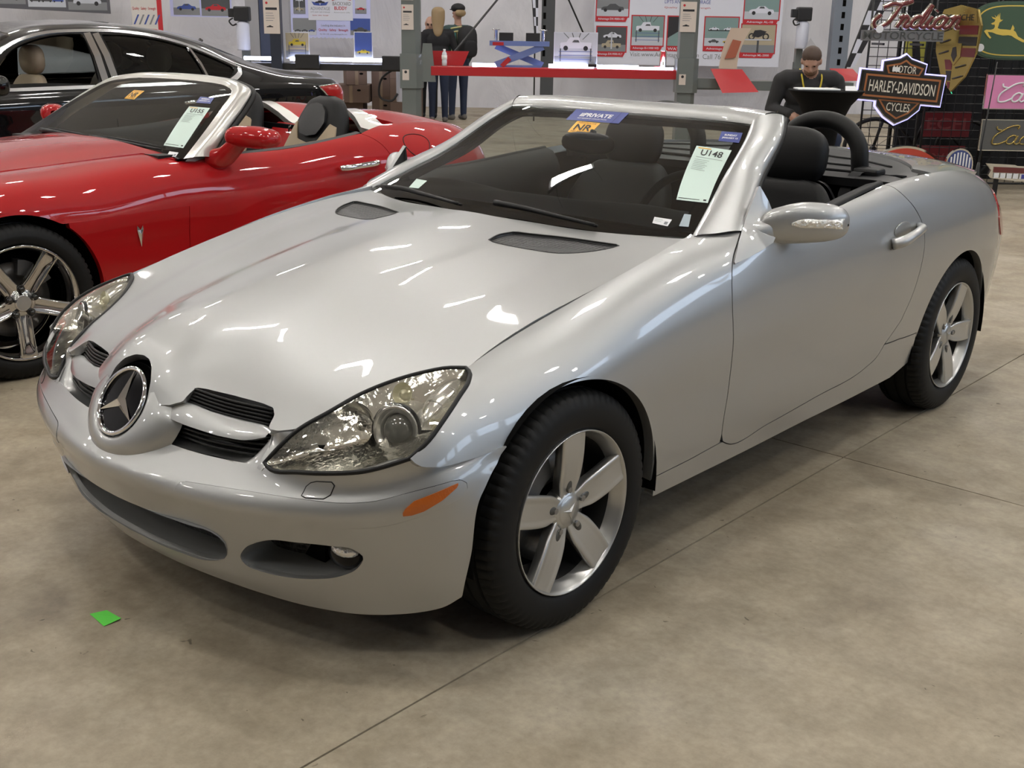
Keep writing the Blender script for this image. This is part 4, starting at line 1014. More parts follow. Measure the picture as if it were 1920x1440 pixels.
quart2_uv = np.concatenate([s2(curve(drr, 30)[::-1]), S2.inv([(0,.87,.24),(0,.87,.20),(0,2.04,.21)], WX), S2.inv(A2c, WX), np.array([[S2.uk[-1], vb], [S2.uk[-1], vt]]), s2(curve(qt, 30))[1:-1]])
for mi_ in (False, True):
    for nm, uv in (('bonnet_side', front_uv), ('fender', fend_uv), ('door', door2_uv), ('rear_quarter', quart2_uv)):
        panel(nm, S2, uv, mat=RED, parent=SOL, flip=-1, mirror=mi_, depth=.006 if nm == 'bonnet_side' else .03, cell=.014, gap=-.0015 if nm == 'bonnet_side' else .0016)
def hf(name, xs, T, poly, m, parent, off=0., holes=(), cell=.016, depth=.02):
    ys = sorted(T); x2 = [-x for x in xs[:0:-1]] + list(xs)
    S = Skin([[(x, y, (list(T[y])[:0:-1] + list(T[y]))[i]) for y in ys] for i, x in enumerate(x2)], x2, ys)
    p = list(poly); p = p + [(-x, y) for x, y in p[::-1] if x > 1e-6]
    panel(name, S, np.array(p), holes, mat=m, parent=parent, cell=cell, depth=depth, off=off, gap=-.0015); return S
hf('bonnet', [0,.2,.35,.5,.62,.72], {-.86:[.52,.51,.47,.42,.37,.3],-.75:[.62,.615,.60,.578,.55,.50],-.45:[.745,.745,.742,.733,.715,.68],0:[.835,.838,.835,.822,.817,.805],.4:[.885,.88,.868,.846,.838,.825],.8:[.912,.908,.898,.882,.870,.858],1.0:[.918,.914,.905,.89,.875,.862]},
   [(0,-.84),(.2,-.82),(.36,-.73),(.46,-.45),(.51,0),(.51,.4),(.585,.78),(.70,.80),(.76,.84),(.74,.87),(.5,.84),(0,.80)], RED, SOL, .002, depth=.005)
D2 = hf('rear_deck', [0,.2,.40,.6,.76], {2.0:[.895,.955,1.0,.955,.915],2.2:[.90,.962,1.005,.962,.925],2.45:[.92,.965,.995,.958,.918],2.7:[.928,.948,.957,.93,.885],2.95:[.90,.902,.898,.872,.82],3.15:[.85,.85,.84,.81,.74]},
   [(0,2.24),(.15,2.24),(.4,2.26),(.55,2.24),(.665,2.30),(.66,2.5),(.595,2.8),(.4,3.0),(0,3.10)], RED, SOL)
bandp = [(.0,2.14),(.15,2.15),(.3,2.17),(.4,2.18),(.55,2.12),(.70,2.03),(.755,2.05),(.72,2.18),(.60,2.235),(.4,2.26),(.15,2.24),(0,2.24)]
hb = [p for p in bandp]; poly = hb[:7] + hb[7:]; full = poly + [(-x, y) for x, y in poly[::-1] if x > 1e-6]
left = [(x, y) for x, y in bandp]; panel('deck_band', D2, np.array([p for p in left[:6]] + [p for p in left[6:]] + [(-x, y) for x, y in left[:6:-1] if x > 0] + [(-.755,2.05)] + [(-x, y) for x, y in left[5:0:-1]]) if False else np.array([(x, y) for x, y in [(-.70,2.03),(-.55,2.12),(-.4,2.18),(-.3,2.17),(-.15,2.15),(0,2.14),(.15,2.15),(.3,2.17),(.4,2.18),(.55,2.12),(.70,2.03),(.755,2.05),(.72,2.18),(.60,2.235),(.4,2.26),(.15,2.24),(0,2.24),(-.15,2.24),(-.4,2.26),(-.60,2.235),(-.72,2.18),(-.755,2.05)]]), mat=SILVER2, parent=SOL, cell=.014, off=.006, depth=.03)
# waterfall between the seats, cockpit
def small_badge(name, c, fx, fy, fn, s, parent):
    c = np.array(c); fx, fy, fn = map(np.array, (fx, fy, fn))
    V = [c + fn*.004 + fy*s*.55, c + fx*s*.28 + fy*s*.95 + fn*.002, c + fx*s*.30 + fy*s*.55 + fn*.002, c - fy*s + fn*.002, c - fx*s*.30 + fy*s*.55 + fn*.002, c - fx*s*.28 + fy*s*.95 + fn*.002, c + fn*.010 + fy*s*.2]
    return mesh(name, V, [(0, 2, 1), (0, 5, 4), (6, 3, 2), (6, 4, 3), (6, 2, 0), (6, 0, 4)], CHROME, parent, False)
loft('waterfall', [[(x, 2.15, .905), (x, 2.12, .895), (x, 2.08, .85), (x, 2.03, .76), (x, 1.95, .60)] for x in np.linspace(-.17, .17, 5)], 12, 16, RED, SOL, flip=True)
small_badge('waterfall_badge', (.01, 2.085, .875), (1, 0, 0), (0, .3, .95), (0, -.95, .3), .035, SOL)
MB().box((-.74,.85,.25),(.74,2.14,.28)).box((-.74,2.10,.26),(.74,2.13,.90)).box((-.60,.40,.25),(.60,.84,.80)).build('cockpit_floor', CARPET, SOL)
loft('dashboard', [[(x, .84, .86), (x, 1.0, .885), (x, 1.12, .87), (x, 1.16, .80), (x, 1.12, .6)] for x in np.linspace(-.72, .72, 9)], 20, 16, mat('dash_black', (.013, .013, .014), .6), SOL, flip=True)
for sgn in (1, -1):
    M = np.array([sgn, 1, 1]); st = empty('seat', (0, 0, 0), parent=SOL); cx = .385
    rows = []
    for z, y, w, dp in ((.42,1.78,.20,.07),(.55,1.86,.24,.08),(.70,1.93,.25,.08),(.80,1.975,.235,.08),(.90,2.015,.20,.075),(1.0,2.05,.16,.065),(1.06,2.065,.115,.05),(1.085,2.07,.05,.025)):
        rows.append([np.array([cx + w*math.copysign(abs(math.cos(a))**.6, math.cos(a)), y + dp*math.copysign(abs(math.sin(a))**.7, math.sin(a)), z])*M for a in np.linspace(0, 2*math.pi, 29)])
    b = loft('backrest', rows, 40, 57, LEATHER, st, flip=sgn < 0)
    # tan lower facing and raised black headrest pad on the front face
    fc = [(-.19,.50),(-.225,.70),(-.21,.82),(-.175,.93),(-.14,.945),(-.115,.90),(-.085,.855),(0,.84),(.085,.855),(.115,.90),(.14,.945),(.175,.93),(.21,.82),(.225,.70),(.19,.50)]
    def onface(u, z): 
        y = np.interp(z, [.42,.55,.70,.80,.90,1.0,1.06], [1.78,1.86,1.93,1.975,2.015,2.05,2.065]); dp = np.interp(z, [.42,.55,.70,.80,.90,1.0,1.06], [.07,.08,.08,.08,.075,.065,.05]); w = np.interp(z, [.42,.55,.70,.80,.90,1.0,1.06], [.20,.24,.25,.235,.20,.16,.115])
        s = max(0, 1 - min(1, abs(u)/w)**(2/.6))**.35
        return np.array([cx+u, y - dp*s - .006, z])
    for nm, pl, m_, cl in (('seat_facing', fc, TAN, .014), ('headrest_pad', [(-.095,.92),(-.108,.95),(-.09,1.005),(-.05,1.04),(0,1.048),(.05,1.04),(.09,1.005),(.108,.95),(.095,.92),(.07,.885),(0,.873),(-.07,.885)], mat('pad_black', (.006, .006, .007), .35), .012)):
        uv, F, B = trim_grid(dens(np.array(pl), .01), [], cl); P = np.array([onface(*q) for q in uv])*M; N = np.tile([0, -.95, .3], (len(P), 1)).astype(float)
        flanged(nm, P + N*(.003 if nm == 'seat_facing' else .012), N, F, B, .02, m_, st)
    rows = [[np.array([cx + w*math.copysign(abs(math.cos(a))**.6, math.cos(a)), y, zt-.08+.08*math.copysign(abs(math.sin(a))**.6, math.sin(a))])*M for a in np.linspace(0, 2*math.pi, 21)] for y, zt, w in ((1.2,.44,.2),(1.26,.48,.23),(1.5,.48,.24),(1.7,.46,.22))]
    loft('cushion', rows, 14, 25, TAN, st, flip=sgn < 0)
    # mirrors, belt trim
    dm = empty('door_mirror', (0, 0, 0), parent=SOL)
    def sc(c, ry, rz, p=2.4): return [(np.array(c) + np.array([0, ry*math.copysign(abs(math.cos(a))**(2/p), math.cos(a)), rz*math.copysign(abs(math.sin(a))**(2/p), math.sin(a))]))*M for a in np.linspace(0, -2*math.pi, 21)]
    loft('mirror_shell', [sc((.86,1.10,.955), .02, .018), sc((.875,1.10,.955), .06, .042), sc((.93,1.13,.955), .075, .050), sc((1.0,1.16,.952), .072, .048), sc((1.05,1.18,.948), .055, .036), sc((1.07,1.185,.946), .02, .012), sc((1.071,1.185,.946), .002, .002)], 36, 21, RED, dm, flip=sgn < 0)
    loft('mirror_stalk', [sc((.80,1.03,.845), .055, .05), sc((.85,1.05,.86), .050, .05), sc((.885,1.08,.90), .045, .045), sc((.92,1.11,.94), .04, .03)], 20, 21, RED, dm, flip=sgn < 0)
    bb = np.array(dbt)*M
    loft('belt_rubber', [[p + np.array([0, 0, .0]), p + np.array([-.004*sgn, 0, .009]), p + np.array([-.03*sgn, 0, .008]), p + np.array([-.05*sgn, 0, -.05]), p + np.array([-.07*sgn, 0, -.3])] for p in curve(bb, 20)], 20, 10, mat('door_trim_grey', (.02, .02, .022), .6), SOL, flip=sgn > 0)
    hd = tube('door_handle', curve(np.array([(.886,1.72,.757),(.912,1.74,.760),(.918,1.85,.765),(.912,1.96,.771),(.890,1.985,.772)])*M, 16), .016, CHROME, SOL, 10)
    tube('fuel_cap' if sgn > 0 else 'deck_seam', [S2.ev(*(np.array(s2([(.83,2.30 + .095*math.cos(t), .835 + .075*math.sin(t))])).T))[0]*M for t in np.linspace(0, 2*math.pi, 30, endpoint=False)], .003, mat('red_gap', (.03, .002, .002), .7), SOL, 5, closed=True)
    q = s2([(.878,.565,.545)])[0]; c = S2.ev(np.array([q[0]]), np.array([q[1]]))[0]
    small_badge('fender_badge', c*M + np.array([.004*sgn, 0, 0]), (0, sgn, 0), (0, 0, 1), (sgn, 0, 0), .050, SOL)
# windscreen frame
P2 = [[(.80,.86,.86),(.825,.92,.868),(.815,1.0,.858),(.78,1.0,.84)],
      [(.735,1.02,.965),(.765,1.08,.985),(.765,1.13,.97),(.73,1.13,.95)],
      [(.66,1.18,1.07),(.695,1.23,1.09),(.70,1.285,1.075),(.66,1.285,1.055)],
      [(.59,1.29,1.135),(.625,1.325,1.155),(.64,1.375,1.14),(.60,1.375,1.12)],
      [(.46,1.35,1.160),(.47,1.375,1.185),(.475,1.425,1.175),(.46,1.425,1.15)],
      [(.22,1.385,1.170),(.22,1.41,1.198),(.22,1.455,1.19),(.22,1.455,1.16)],
      [(0,1.393,1.172),(0,1.418,1.20),(0,1.462,1.192),(0,1.462,1.162)]]
P2 = np.array(P2); P2 = np.concatenate([P2, P2[:, :1] + np.array([0, .01, -.012])], 1); P2f = np.concatenate([P2, P2[-2::-1]*[-1, 1, 1]])
loft('windscreen_frame', P2f, 100, 28, SILVER2, SOL)
tube('frame_seal', curve(P2f[:, 2] + np.array([0, .014, -.01]), 60), .014, RUBBER, SOL, 8)
rows = []
for k, (zc, yc) in enumerate(((.87,.80),(.985,.99),(1.085,1.18),(1.145,1.32),(1.172,1.395))):
    g = P2[min(k, 4)][0] if k < 4 else np.array([.46,1.352,1.160]); half = [(g[0]*s, yc+(g[1]-yc)*s**2.2, zc+(g[2]-zc)*s**2.2) for s in (0,.3,.6,.85,1.)]
    rows.append([(-x, y, z) for x, y, z in half[:0:-1]] + half)
G2 = Skin(np.array(rows).transpose(1, 0, 2)); gu2, gv2 = G2.uk, G2.vk
go = dens(np.array([(gu2[0], gv2[0]), (gu2[-1], gv2[0]), (gu2[-1], gv2[-1]), (gu2[0], gv2[-1])]), .03)
ws2 = panel('windscreen', G2, go, mat=WIND, parent=SOL, depth=.004, cell=.02, gap=.0)
panel('black_border', G2, go, [np.array(rrect((gu2[0]+gu2[-1])/2, (gv2[0]+gv2[-1])/2+.01, (gu2[-1]-gu2[0])/2-.05, (gv2[-1]-gv2[0])/2-.04, .08))], mat=BLACKG, parent=ws2, depth=.001, cell=.014, gap=0., off=-.005)
MB().box((-.72,.78,.845),(.72,.90,.872)).build('cowl', BLACKP, SOL)
for pts in ([(-.55,.86,.90),(-.3,.83,.905),(0,.81,.90)], [(.05,.83,.905),(.3,.84,.90),(.6,.87,.885)]):
    w = empty('wiper', (0, 0, 0), parent=SOL); tube('wiper_arm', curve(pts, 12), np.linspace(.012, .006, 12), BLACKP, w, 6); tube('wiper_blade', curve(pts, 12)[1:] + np.array([0, .02, .008]), .006, RUBBER, w, 6)
# wheels: five chrome split spokes
def sol_wheel():
    e = empty('wheel', (0, 0, 0), parent=SOL)
    V, F = tyre_mesh(.330, .236, .235); o = mesh('tyre', V, F, TYRE, e); auto_sharp(o.data, 40)
    DKCH = mat('dark_chrome', (.62, .61, .60), .06, 1.)
    MB().lathe([(.236,-.1),(.225,-.08),(.215,-.05),(.213,.03),(.222,.075),(.232,.096),(.242,.107),(.246,.113),(.243,.116),(.236,.112)], 72, axis='x').build('rim', DKCH, e, True)
    MB().lathe([(.16,.0),(.16,.012),(.06,.014),(.06,0)], 40, axis='x').build('brake_disc', mat('brake_iron', (.14, .135, .13), .42, .85), e, True)
    MB().prism([(math.cos(a)*r, math.sin(a)*r) for r, aa in ((.175, np.linspace(-.5, .5, 8)), (.11, np.linspace(.5, -.5, 8))) for a in aa], -.01, .045, lambda x, y, h: (h, x, y)).build('brake_caliper', mat('caliper', (.12, .12, .12), .5, .6), e)
    MB().lathe([(.19, -.04), (.19, -.03), (.0005, -.03)], 30, axis='x').build('hub_back', DARK, e)
    for k in range(5):
        a0 = math.radians(72*k); R_ = np.array([[1, 0, 0], [0, math.cos(a0), -math.sin(a0)], [0, math.sin(a0), math.cos(a0)]])
        rows = [[(x-.03, r, -h), (x-.004, r, -h), (x, r, -h*.85), (x-g, r, -h*.45), (x-g, r, h*.45), (x, r, h*.85), (x-.004, r, h), (x-.03, r, h)] for r, h, x, g in ((.04,.03,.085,.0),(.065,.034,.092,.004),(.10,.033,.098,.006),(.15,.033,.104,.006),(.195,.034,.108,.004),(.22,.036,.110,.0),(.240,.038,.111,0))]
        sp = loft('spoke', np.array(rows) @ R_.T, 24, 32, DKCH, e)
        a1 = math.radians(72*k + 36); c = (0, .058*math.cos(a1), .058*math.sin(a1))
        MB().lathe([(.017,.085),(.017,.094),(.0145,.0945),(.0145,.088),(.0105,.088),(.0105,.104),(.006,.108),(.0005,.108)], 14, c=c, axis='x').build('lug_nut', mat('dark_nut', (.10, .10, .10), .25, 1.), e, True)
    MB().lathe([(.06,.05),(.062,.085),(.05,.09),(.04,.092),(.036,.1),(.034,.103),(.0005,.104)], 36, axis='x').build('hub_cap', DKCH, e, True)
    MB().lathe([(.0315,.1045),(.0005,.1055)], 36, axis='x').build('cap_disc', mat('cap_grey', (.45, .44, .42), .35, .6), e, True)
    return e
WS = sol_wheel()
for i, (c, ang, sgn) in enumerate([((.772, 0, .330), 54+0, 1), ((.772, 2.415, .330), 30, 1), ((-.772, 0, .330), 10, -1), ((-.772, 2.415, .330), 50, -1)]):
    w = WS if i == 0 else copy_tree(WS, SOL); place_wheel(w, c, ang, sgn)
for sgn in (1, -1): liner(0, .325, .385, SOL, sgn); liner(2.415, .325, .385, SOL, sgn)
MB().box((-.55,-.7,.2),(.55,.4,.6)).box((-.78,.4,.2),(.78,2.0,.26)).box((-.55,2.0,.22),(.55,3.0,.7)).build('underbody_fill', DARK, SOL)
# ------------------------------------------------------------------ black saloon behind the red roadster
BLACKC = mat('black_paint', (.002, .002, .0025), .3, 0, 1., .01, spec=.1)
TINT = glass('tinted_glass', (.30, .34, .34), 1.55); CLRGL = glass('side_glass', (.75, .78, .76), 1.45)
TRIMC = mat('trim_chrome', (.80,.81,.84), .22, 1.)
SED = empty('saloon', (-6.93, 1.15, 0), 0, 'black four-door saloon with chrome window trim parked behind the red roadster', 'car')
def sed_net():
    # rows: centre roof ... rail ... belt ... sill
    def col(y, zr, xr, zc, zb, xb, xm=.93, zs=.22):
        return [(0, y, zc), (xr*.5, y, zc-.018*(zc > 1.1)-.004), (xr*.86, y, zr+.02), (xr, y, zr-.015), (xb*.60+xr*.40, y, zr*.55+zb*.45), (xb, y, zb), (xm-.008, y, zb-.05), (xm+.005, y, .70), (xm, y, .50), (xm-.01, y, .34), (xm-.05, y, zs)]
    C = [col(-.85,.62,.40,.63,.60,.55,.60), col(-.7,.72,.50,.75,.70,.72,.80), col(-.3,.82,.56,.88,.83,.82,.91), col(.25,.90,.62,.98,.90,.86,.925), col(.45,1.02,.64,1.06,.925,.87,.93), col(.80,1.24,.655,1.29,.935,.88,.935),
         col(1.15,1.37,.66,1.425,.945,.885,.94), col(1.5,1.402,.662,1.458,.955,.888,.94), col(1.9,1.40,.66,1.46,.96,.89,.942), col(2.3,1.355,.652,1.43,.968,.89,.942), col(2.7,1.265,.64,1.36,.978,.888,.94),
         col(3.05,1.15,.63,1.25,.985,.88,.937), col(3.4,1.05,.64,1.10,.985,.86,.925), col(3.75,1.005,.66,1.03,.965,.83,.90), col(4.0,.985,.62,1.005,.94,.76,.84), col(4.12,.93,.45,.95,.88,.56,.62)]
    end = [(x*.0, 4.16, z) for x, y, z in C[-1]]
    return Skin(C + [end])
S3 = sed_net()
def s3(p, w=(.05, 1, 1)): return S3.inv(p, w)
um_, vm_ = S3.uk, S3.vk
def gx(y, z):
    return (.8, y, z)
# window outlines given as (y, z) on the flank
fw = curve([gx(.62,.985),(.8,.75,1.10),(.8,.92,1.24),(.8,1.15,1.325),(.8,1.40,1.358),(.8,1.50,1.360)], 20)
w_front = np.concatenate([s3(fw), s3([gx(1.51,1.30), gx(1.515,1.1), gx(1.52,.985)])])
rw_top = curve([gx(1.66,1.358),(.8,1.9,1.352),(.8,2.2,1.315),(.8,2.42,1.262)], 14)
w_rear = np.concatenate([s3(rw_top), s3([gx(2.46,1.13), gx(2.50,1.005)]), s3([gx(2.1,.998), gx(1.70,.990)])])
w_quart = np.concatenate([s3(curve([gx(2.455,1.25),(.8,2.65,1.175),(.8,2.80,1.105)], 8)), s3(curve([gx(2.815,1.075),(.8,2.79,1.04),(.8,2.72,1.012)], 6)), s3([gx(2.535,1.005)])])
LV = vm_[5]
arch = lambda cy: [(.9, cy + .36*math.cos(t), .34 + .36*math.sin(t)) for t in np.linspace(math.radians(190), math.radians(-10), 30)]
body = np.concatenate([[[um_[0], vm_[0]]], [[um_[-1], vm_[0]]], [[um_[-1], vm_[-1]]], s3(arch(2.78))[::-1], s3(arch(0))[::-1], [[um_[0], vm_[-1]]]])
# windscreen and rear screen are cut out of the same skin near the centre line
def cpos(y, fr): # fraction across the roof row
    return None
wsc = S3.inv([(.0,.36,1.02),(.0,1.02,1.385),(.30,1.04,1.372),(.565,1.0,1.31),(.60,.75,1.22),(.60,.50,1.06),(.45,.40,1.02)])
rsc = S3.inv([(.0,2.75,1.345),(.0,3.42,1.095),(.45,3.38,1.085),(.56,3.2,1.14),(.555,2.95,1.25),(.50,2.78,1.32)])
for mi_ in (False, True):
    b = panel('body_side', S3, body, [w_front, w_rear, w_quart, wsc, rsc], mat=BLACKC, parent=SED, flip=-1, mirror=mi_, cell=.022, gap=0., depth=.02)
    panel('rear_window', S3, w_rear, mat=TINT, parent=SED, flip=-1, mirror=mi_, cell=.03, gap=0., off=-.012, depth=.002)
    panel('quarter_window', S3, w_quart, mat=TINT, parent=SED, flip=-1, mirror=mi_, cell=.03, gap=0., off=-.012, depth=.002)
    panel('windscreen', S3, wsc, mat=CLRGL, parent=SED, flip=-1, mirror=mi_, cell=.03, gap=0., off=-.006, depth=.002)
    panel('rear_screen', S3, rsc, mat=TINT, parent=SED, flip=-1, mirror=mi_, cell=.03, gap=0., off=-.006, depth=.002)
    M = np.array([-1, 1, 1]) if mi_ else np.array([1, 1, 1])
    def rib(name, pts, w, m, off=.006):
        """flat strip laid on the flank along (y,z) points; w in z or y"""
        uv = s3(pts); d = np.gradient(uv, axis=0); n = np.stack([-d[:, 1], d[:, 0]], 1); n /= np.linalg.norm(n, axis=1, keepdims=True)
        a, c = uv + n*w/2, uv - n*w/2; rows = []
        for q, o in ((a, 0), (a, off), (c, off), (c, 0)):
            P = S3.ev(q[:, 0], q[:, 1]) + S3.nrm(q[:, 0], q[:, 1], -1)*o; rows.append(P*M)
        R_ = np.array(rows).transpose(1, 0, 2); n_ = len(R_); V = R_.reshape(-1, 3); F = [(i*4+j, i*4+j+1, (i+1)*4+j+1, (i+1)*4+j) for i in range(n_-1) for j in range(3)]
        return mesh(name, V, F if not mi_ else [f[::-1] for f in F], m, SED, False)
    rib('window_trim', curve([gx(.55,.955),(.8,.70,1.105),(.8,.90,1.262),(.8,1.15,1.352),(.8,1.5,1.382),(.8,1.9,1.375),(.8,2.2,1.335),(.8,2.5,1.255),(.8,2.7,1.175),(.8,2.86,1.105)], 40), .026, TRIMC)
    rib('window_trim', curve([gx(2.885,1.10),(.8,2.86,1.05),(.8,2.80,1.01),(.8,2.74,.985)], 10), .036, TRIMC)
    rib('belt_trim', curve([gx(.50,.955),(.8,1.0,.960),(.8,1.5,.965),(.8,2.2,.972),(.8,2.78,.982)], 30), .020, TRIMC)
    rib('pillar_cover', [gx(1.545,1.365), gx(1.555,1.2), gx(1.57,.982)], .058, CHROME, .008)
    rib('pillar_cover', [gx(1.615,1.362), gx(1.635,1.2), gx(1.66,.982)], .058, CHROME, .008)
    rib('quarter_divider', [gx(2.438,1.262), gx(2.485,1.13), gx(2.52,1.0)], .022, CHROME)
    tube('door_handle', curve(np.array([(.935,1.14,.80),(.965,1.17,.805),(.968,1.24,.81),(.94,1.30,.815)])*M, 10), .015, CHROME, SED, 8)
    tube('door_handle', curve(np.array([(.937,2.22,.82),(.967,2.25,.825),(.97,2.32,.83),(.942,2.38,.835)])*M, 10), .015, CHROME, SED, 8)
    tl = S3.inv(np.array([(.87,3.66,.895),(.80,3.95,.90),(.70,4.06,.90),(.70,4.08,.80),(.80,3.97,.77),(.86,3.80,.80)]))
    t_ = panel('tail_lamp', S3, tl, mat=REDLENS, parent=SED, flip=-1, mirror=mi_, cell=.015, gap=0., off=.006, depth=.01)
    tp = np.array([S3.ev(np.array([q[0]]), np.array([q[1]]))[0] for q in dens(tl, .03)])*M
    tube('lamp_trim', tp + np.array([.006*M[0], 0, 0]), .008, CHROME, t_, 6, closed=True)
    dm = empty('door_mirror', (0, 0, 0), parent=SED); MB().ell(np.array([1.0,.66,1.0])*M, (.09, .06, .075), 18, sq=2.6).build('mirror_shell', BLACKC, dm, True); tube('mirror_stalk', np.array([(.90,.66,.97),(.97,.66,.96)])*M, .02, CHROME, dm, 8)
    for y in (.50, 1.60, 2.62):
        pts = [gx(y, .95), gx(y-.0, .7), gx(y+.02, .4)]; uv = s3(pts); P = S3.ev(uv[:, 0], uv[:, 1])*M
        tube('door_gap', curve(P, 12), .004, DARK, SED, 5)
BEIGE = mat('beige_leather', (.34, .27, .19), .5)
for sx in (.40, -.40):
    for y0, nm in ((1.02, 'seat'), (2.15, 'rear_seat')):
        st = empty(nm, (0, 0, 0), parent=SED)
        rows = [[(sx + w*math.copysign(abs(math.cos(a))**.6, math.cos(a)), y0+dy+dp*math.copysign(abs(math.sin(a))**.7, math.sin(a)), z) for a in np.linspace(0, 2*math.pi, 21)] for z, dy, w, dp in ((.45,.0,.22,.08),(.65,.07,.26,.085),(.85,.13,.25,.08),(.98,.17,.21,.07),(1.04,.185,.15,.05),(1.05,.19,.05,.02))]
        loft('backrest', rows, 24, 25, BEIGE, st)
        MB().ell((sx, y0+.20, 1.16), (.145, .07, .115), 20, sq=2.6).build('headrest', BEIGE, st, True)
        MB().box((sx-.25, y0-.45, .33), (sx+.25, y0+.02, .47)).build('cushion', BEIGE, st, bevel=.04)
loft('dashboard', [[(x, .35, .93), (x, .55, .95), (x, .70, .92), (x, .74, .82), (x, .7, .6)] for x in np.linspace(-.8, .8, 7)], 12, 14, mat('dash_black', (.013, .013, .014), .6), SED, flip=True)
MB().box((-.85,.2,.24),(.85,3.3,.28)).box((-.84,.3,.28),(-.80,3.2,.93)).box((.80,.3,.28),(.84,3.2,.93)).box((-.8,2.85,.28),(.8,2.9,1.0)).build('cabin_floor', mat('cabin_beige', (.16, .13, .10), .8), SED)
def sed_wheel():
    e = empty('wheel', (0, 0, 0), parent=SED)
    V, F = tyre_mesh(.335, .225, .225, 48); o = mesh('tyre', V, F, TYRE, e); auto_sharp(o.data, 40)
    MB().lathe([(.225,-.1),(.215,-.05),(.212,.05),(.23,.1),(.235,.106),(.228,.104)], 48, axis='x').build('rim', ALLOY, e, True)
    for k in range(7):
        a = 2*math.pi*k/7; R_ = np.array([[1, 0, 0], [0, math.cos(a), -math.sin(a)], [0, math.sin(a), math.cos(a)]])
        MB().obox(R_ @ np.array([.08, .13, 0]), [R_ @ np.array([.012, 0, 0]), R_ @ np.array([0, .10, 0]), R_ @ np.array([0, 0, .022])]).build('spoke', ALLOY, e, bevel=.006)
    MB().lathe([(.06,.05),(.06,.09),(.0005,.1)], 24, axis='x').build('hub_cap', ALLOY, e, True); return e
WB = sed_wheel()
for i, (c, ang, sgn) in enumerate([((.80, 0, .335), 10, 1), ((.80, 2.78, .335), 30, 1), ((-.80, 0, .335), 10, -1), ((-.80, 2.78, .335), 50, -1)]):
    w = WB if i == 0 else copy_tree(WB, SED); place_wheel(w, c, ang, sgn)
MB().box((-.65,-.7,.2),(.65,3.9,.6)).build('underbody_fill', DARK, SED)
tube('aerial', [(.0,3.02,1.27),(.0,3.05,1.31)], .02, BLACKC, SED, 6)
# ------------------------------------------------------------------ show stands behind the cars (hall frame: x right, y away, z up)
def thing(name, a, d, z, label, cat, group=None, rz=0.): return empty(name, hall(a, d, z), YAW + rz, label, cat, group)
def text(name, s, parent, x, z, h, m, y=-.006, w=None, bold=0., shear=0., ext=0., fit=None, align='C'):
    cu = bpy.data.curves.new(name, 'FONT'); cu.body = s; cu.size = 1; cu.offset = bold; cu.shear = shear; cu.extrude = 0; cu.resolution_u = 3
    ob = bpy.data.objects.new(name, cu); COL.objects.link(ob); bpy.context.view_layer.update()
    me = bpy.data.meshes.new_from_object(ob.evaluated_get(bpy.context.evaluated_depsgraph_get()))
    bpy.data.objects.remove(ob); bpy.data.curves.remove(cu)
    V = np.array([v.co[:] for v in me.vertices]); F = [tuple(p.vertices) for p in me.polygons]; bpy.data.meshes.remove(me)
    lo, hi = V.min(0), V.max(0); sz = h/(hi[1]-lo[1]); sx = sz if w is None else w/(hi[0]-lo[0])
    ox = {'C': (lo[0]+hi[0])/2, 'L': lo[0], 'R': hi[0]}[align]
    q = np.stack([(V[:, 0]-ox)*sx, (V[:, 1]-(lo[1]+hi[1])/2)*sz], 1)
    if fit is not None: P = np.array([fit(a, b) for a, b in q])
    else: P = np.stack([x+q[:, 0], np.full(len(q), y), z+q[:, 1]], 1)
    if ext:
        n = len(P); V2 = np.concatenate([P, P + np.array([0, ext, 0])]); ec = {}
        for f in F:
            for i in range(len(f)): ec[(f[i], f[(i+1) % len(f)])] = 1
        F = F + [(b, a, a+n, b+n) for (a, b) in ec if (b, a) not in ec]; P = V2
    return mesh(name, P, F, m, parent, False)
def flat(name, poly, y, m, parent, th=.0):
    """flat print or plate from an (x,z) polygon facing the viewer side (-y)"""
    p = np.asarray(poly, float)
    if area2(p) < 0: p = p[::-1]
    n = len(p); V = [(x, y, z) for x, z in p]; F = [tuple(range(n))]
    if th: V += [(x, y+th, z) for x, z in p]; F += [tuple(range(2*n-1, n-1, -1))] + [((i+1) % n, i, n+i, n+(i+1) % n) for i in range(n)]
    return mesh(name, V, F, m, parent, False)
def rect(x0, z0, x1, z1): return [(x0, z0), (x1, z0), (x1, z1), (x0, z1)]
def disc(cx, cz, rx, rz=None, n=20, a0=0, a1=2*math.pi): return [(cx + rx*math.cos(a0+(a1-a0)*k/n), cz + (rz or rx)*math.sin(a0+(a1-a0)*k/n)) for k in range(n if a1-a0 > 6.2 else n+1)]
def P_(name, c, r=.6): return mat('print_'+name, c, r)
pw, pk, pr, pb, pg, pgr, pt, py_ = P_('white', (.66,.68,.78)), P_('black', (.02,.02,.025)), P_('red', (.50,.02,.03)), P_('blue', (.05,.09,.34)), P_('grey', (.22,.23,.25)), P_('teal', (.20,.30,.30)), P_('tan', (.42,.36,.26)), P_('yellow', (.55,.42,.04))
PM = dict(w=pw, k=pk, r=pr, b=pb, g=pg, t=pgr, n=pt, y=py_, l=P_('light', (.50,.53,.60)), d=P_('darkgrey', (.07,.075,.085)), s=P_('skin', (.45,.28,.20)))
def car_shape(cx, cz, L, kind='car'):
    if kind == 'truck': pts = [(-.5,.02),(-.5,.17),(-.47,.20),(-.30,.215),(-.20,.36),(.10,.37),(.14,.22),(.50,.21),(.50,.03)]
    else: pts = [(-.5,.03),(-.5,.12),(-.40,.17),(-.24,.19),(-.12,.29),(.12,.30),(.28,.19),(.46,.17),(.5,.10),(.49,.03)]
    return [(cx+x*L, cz+z*L) for x, z in pts]
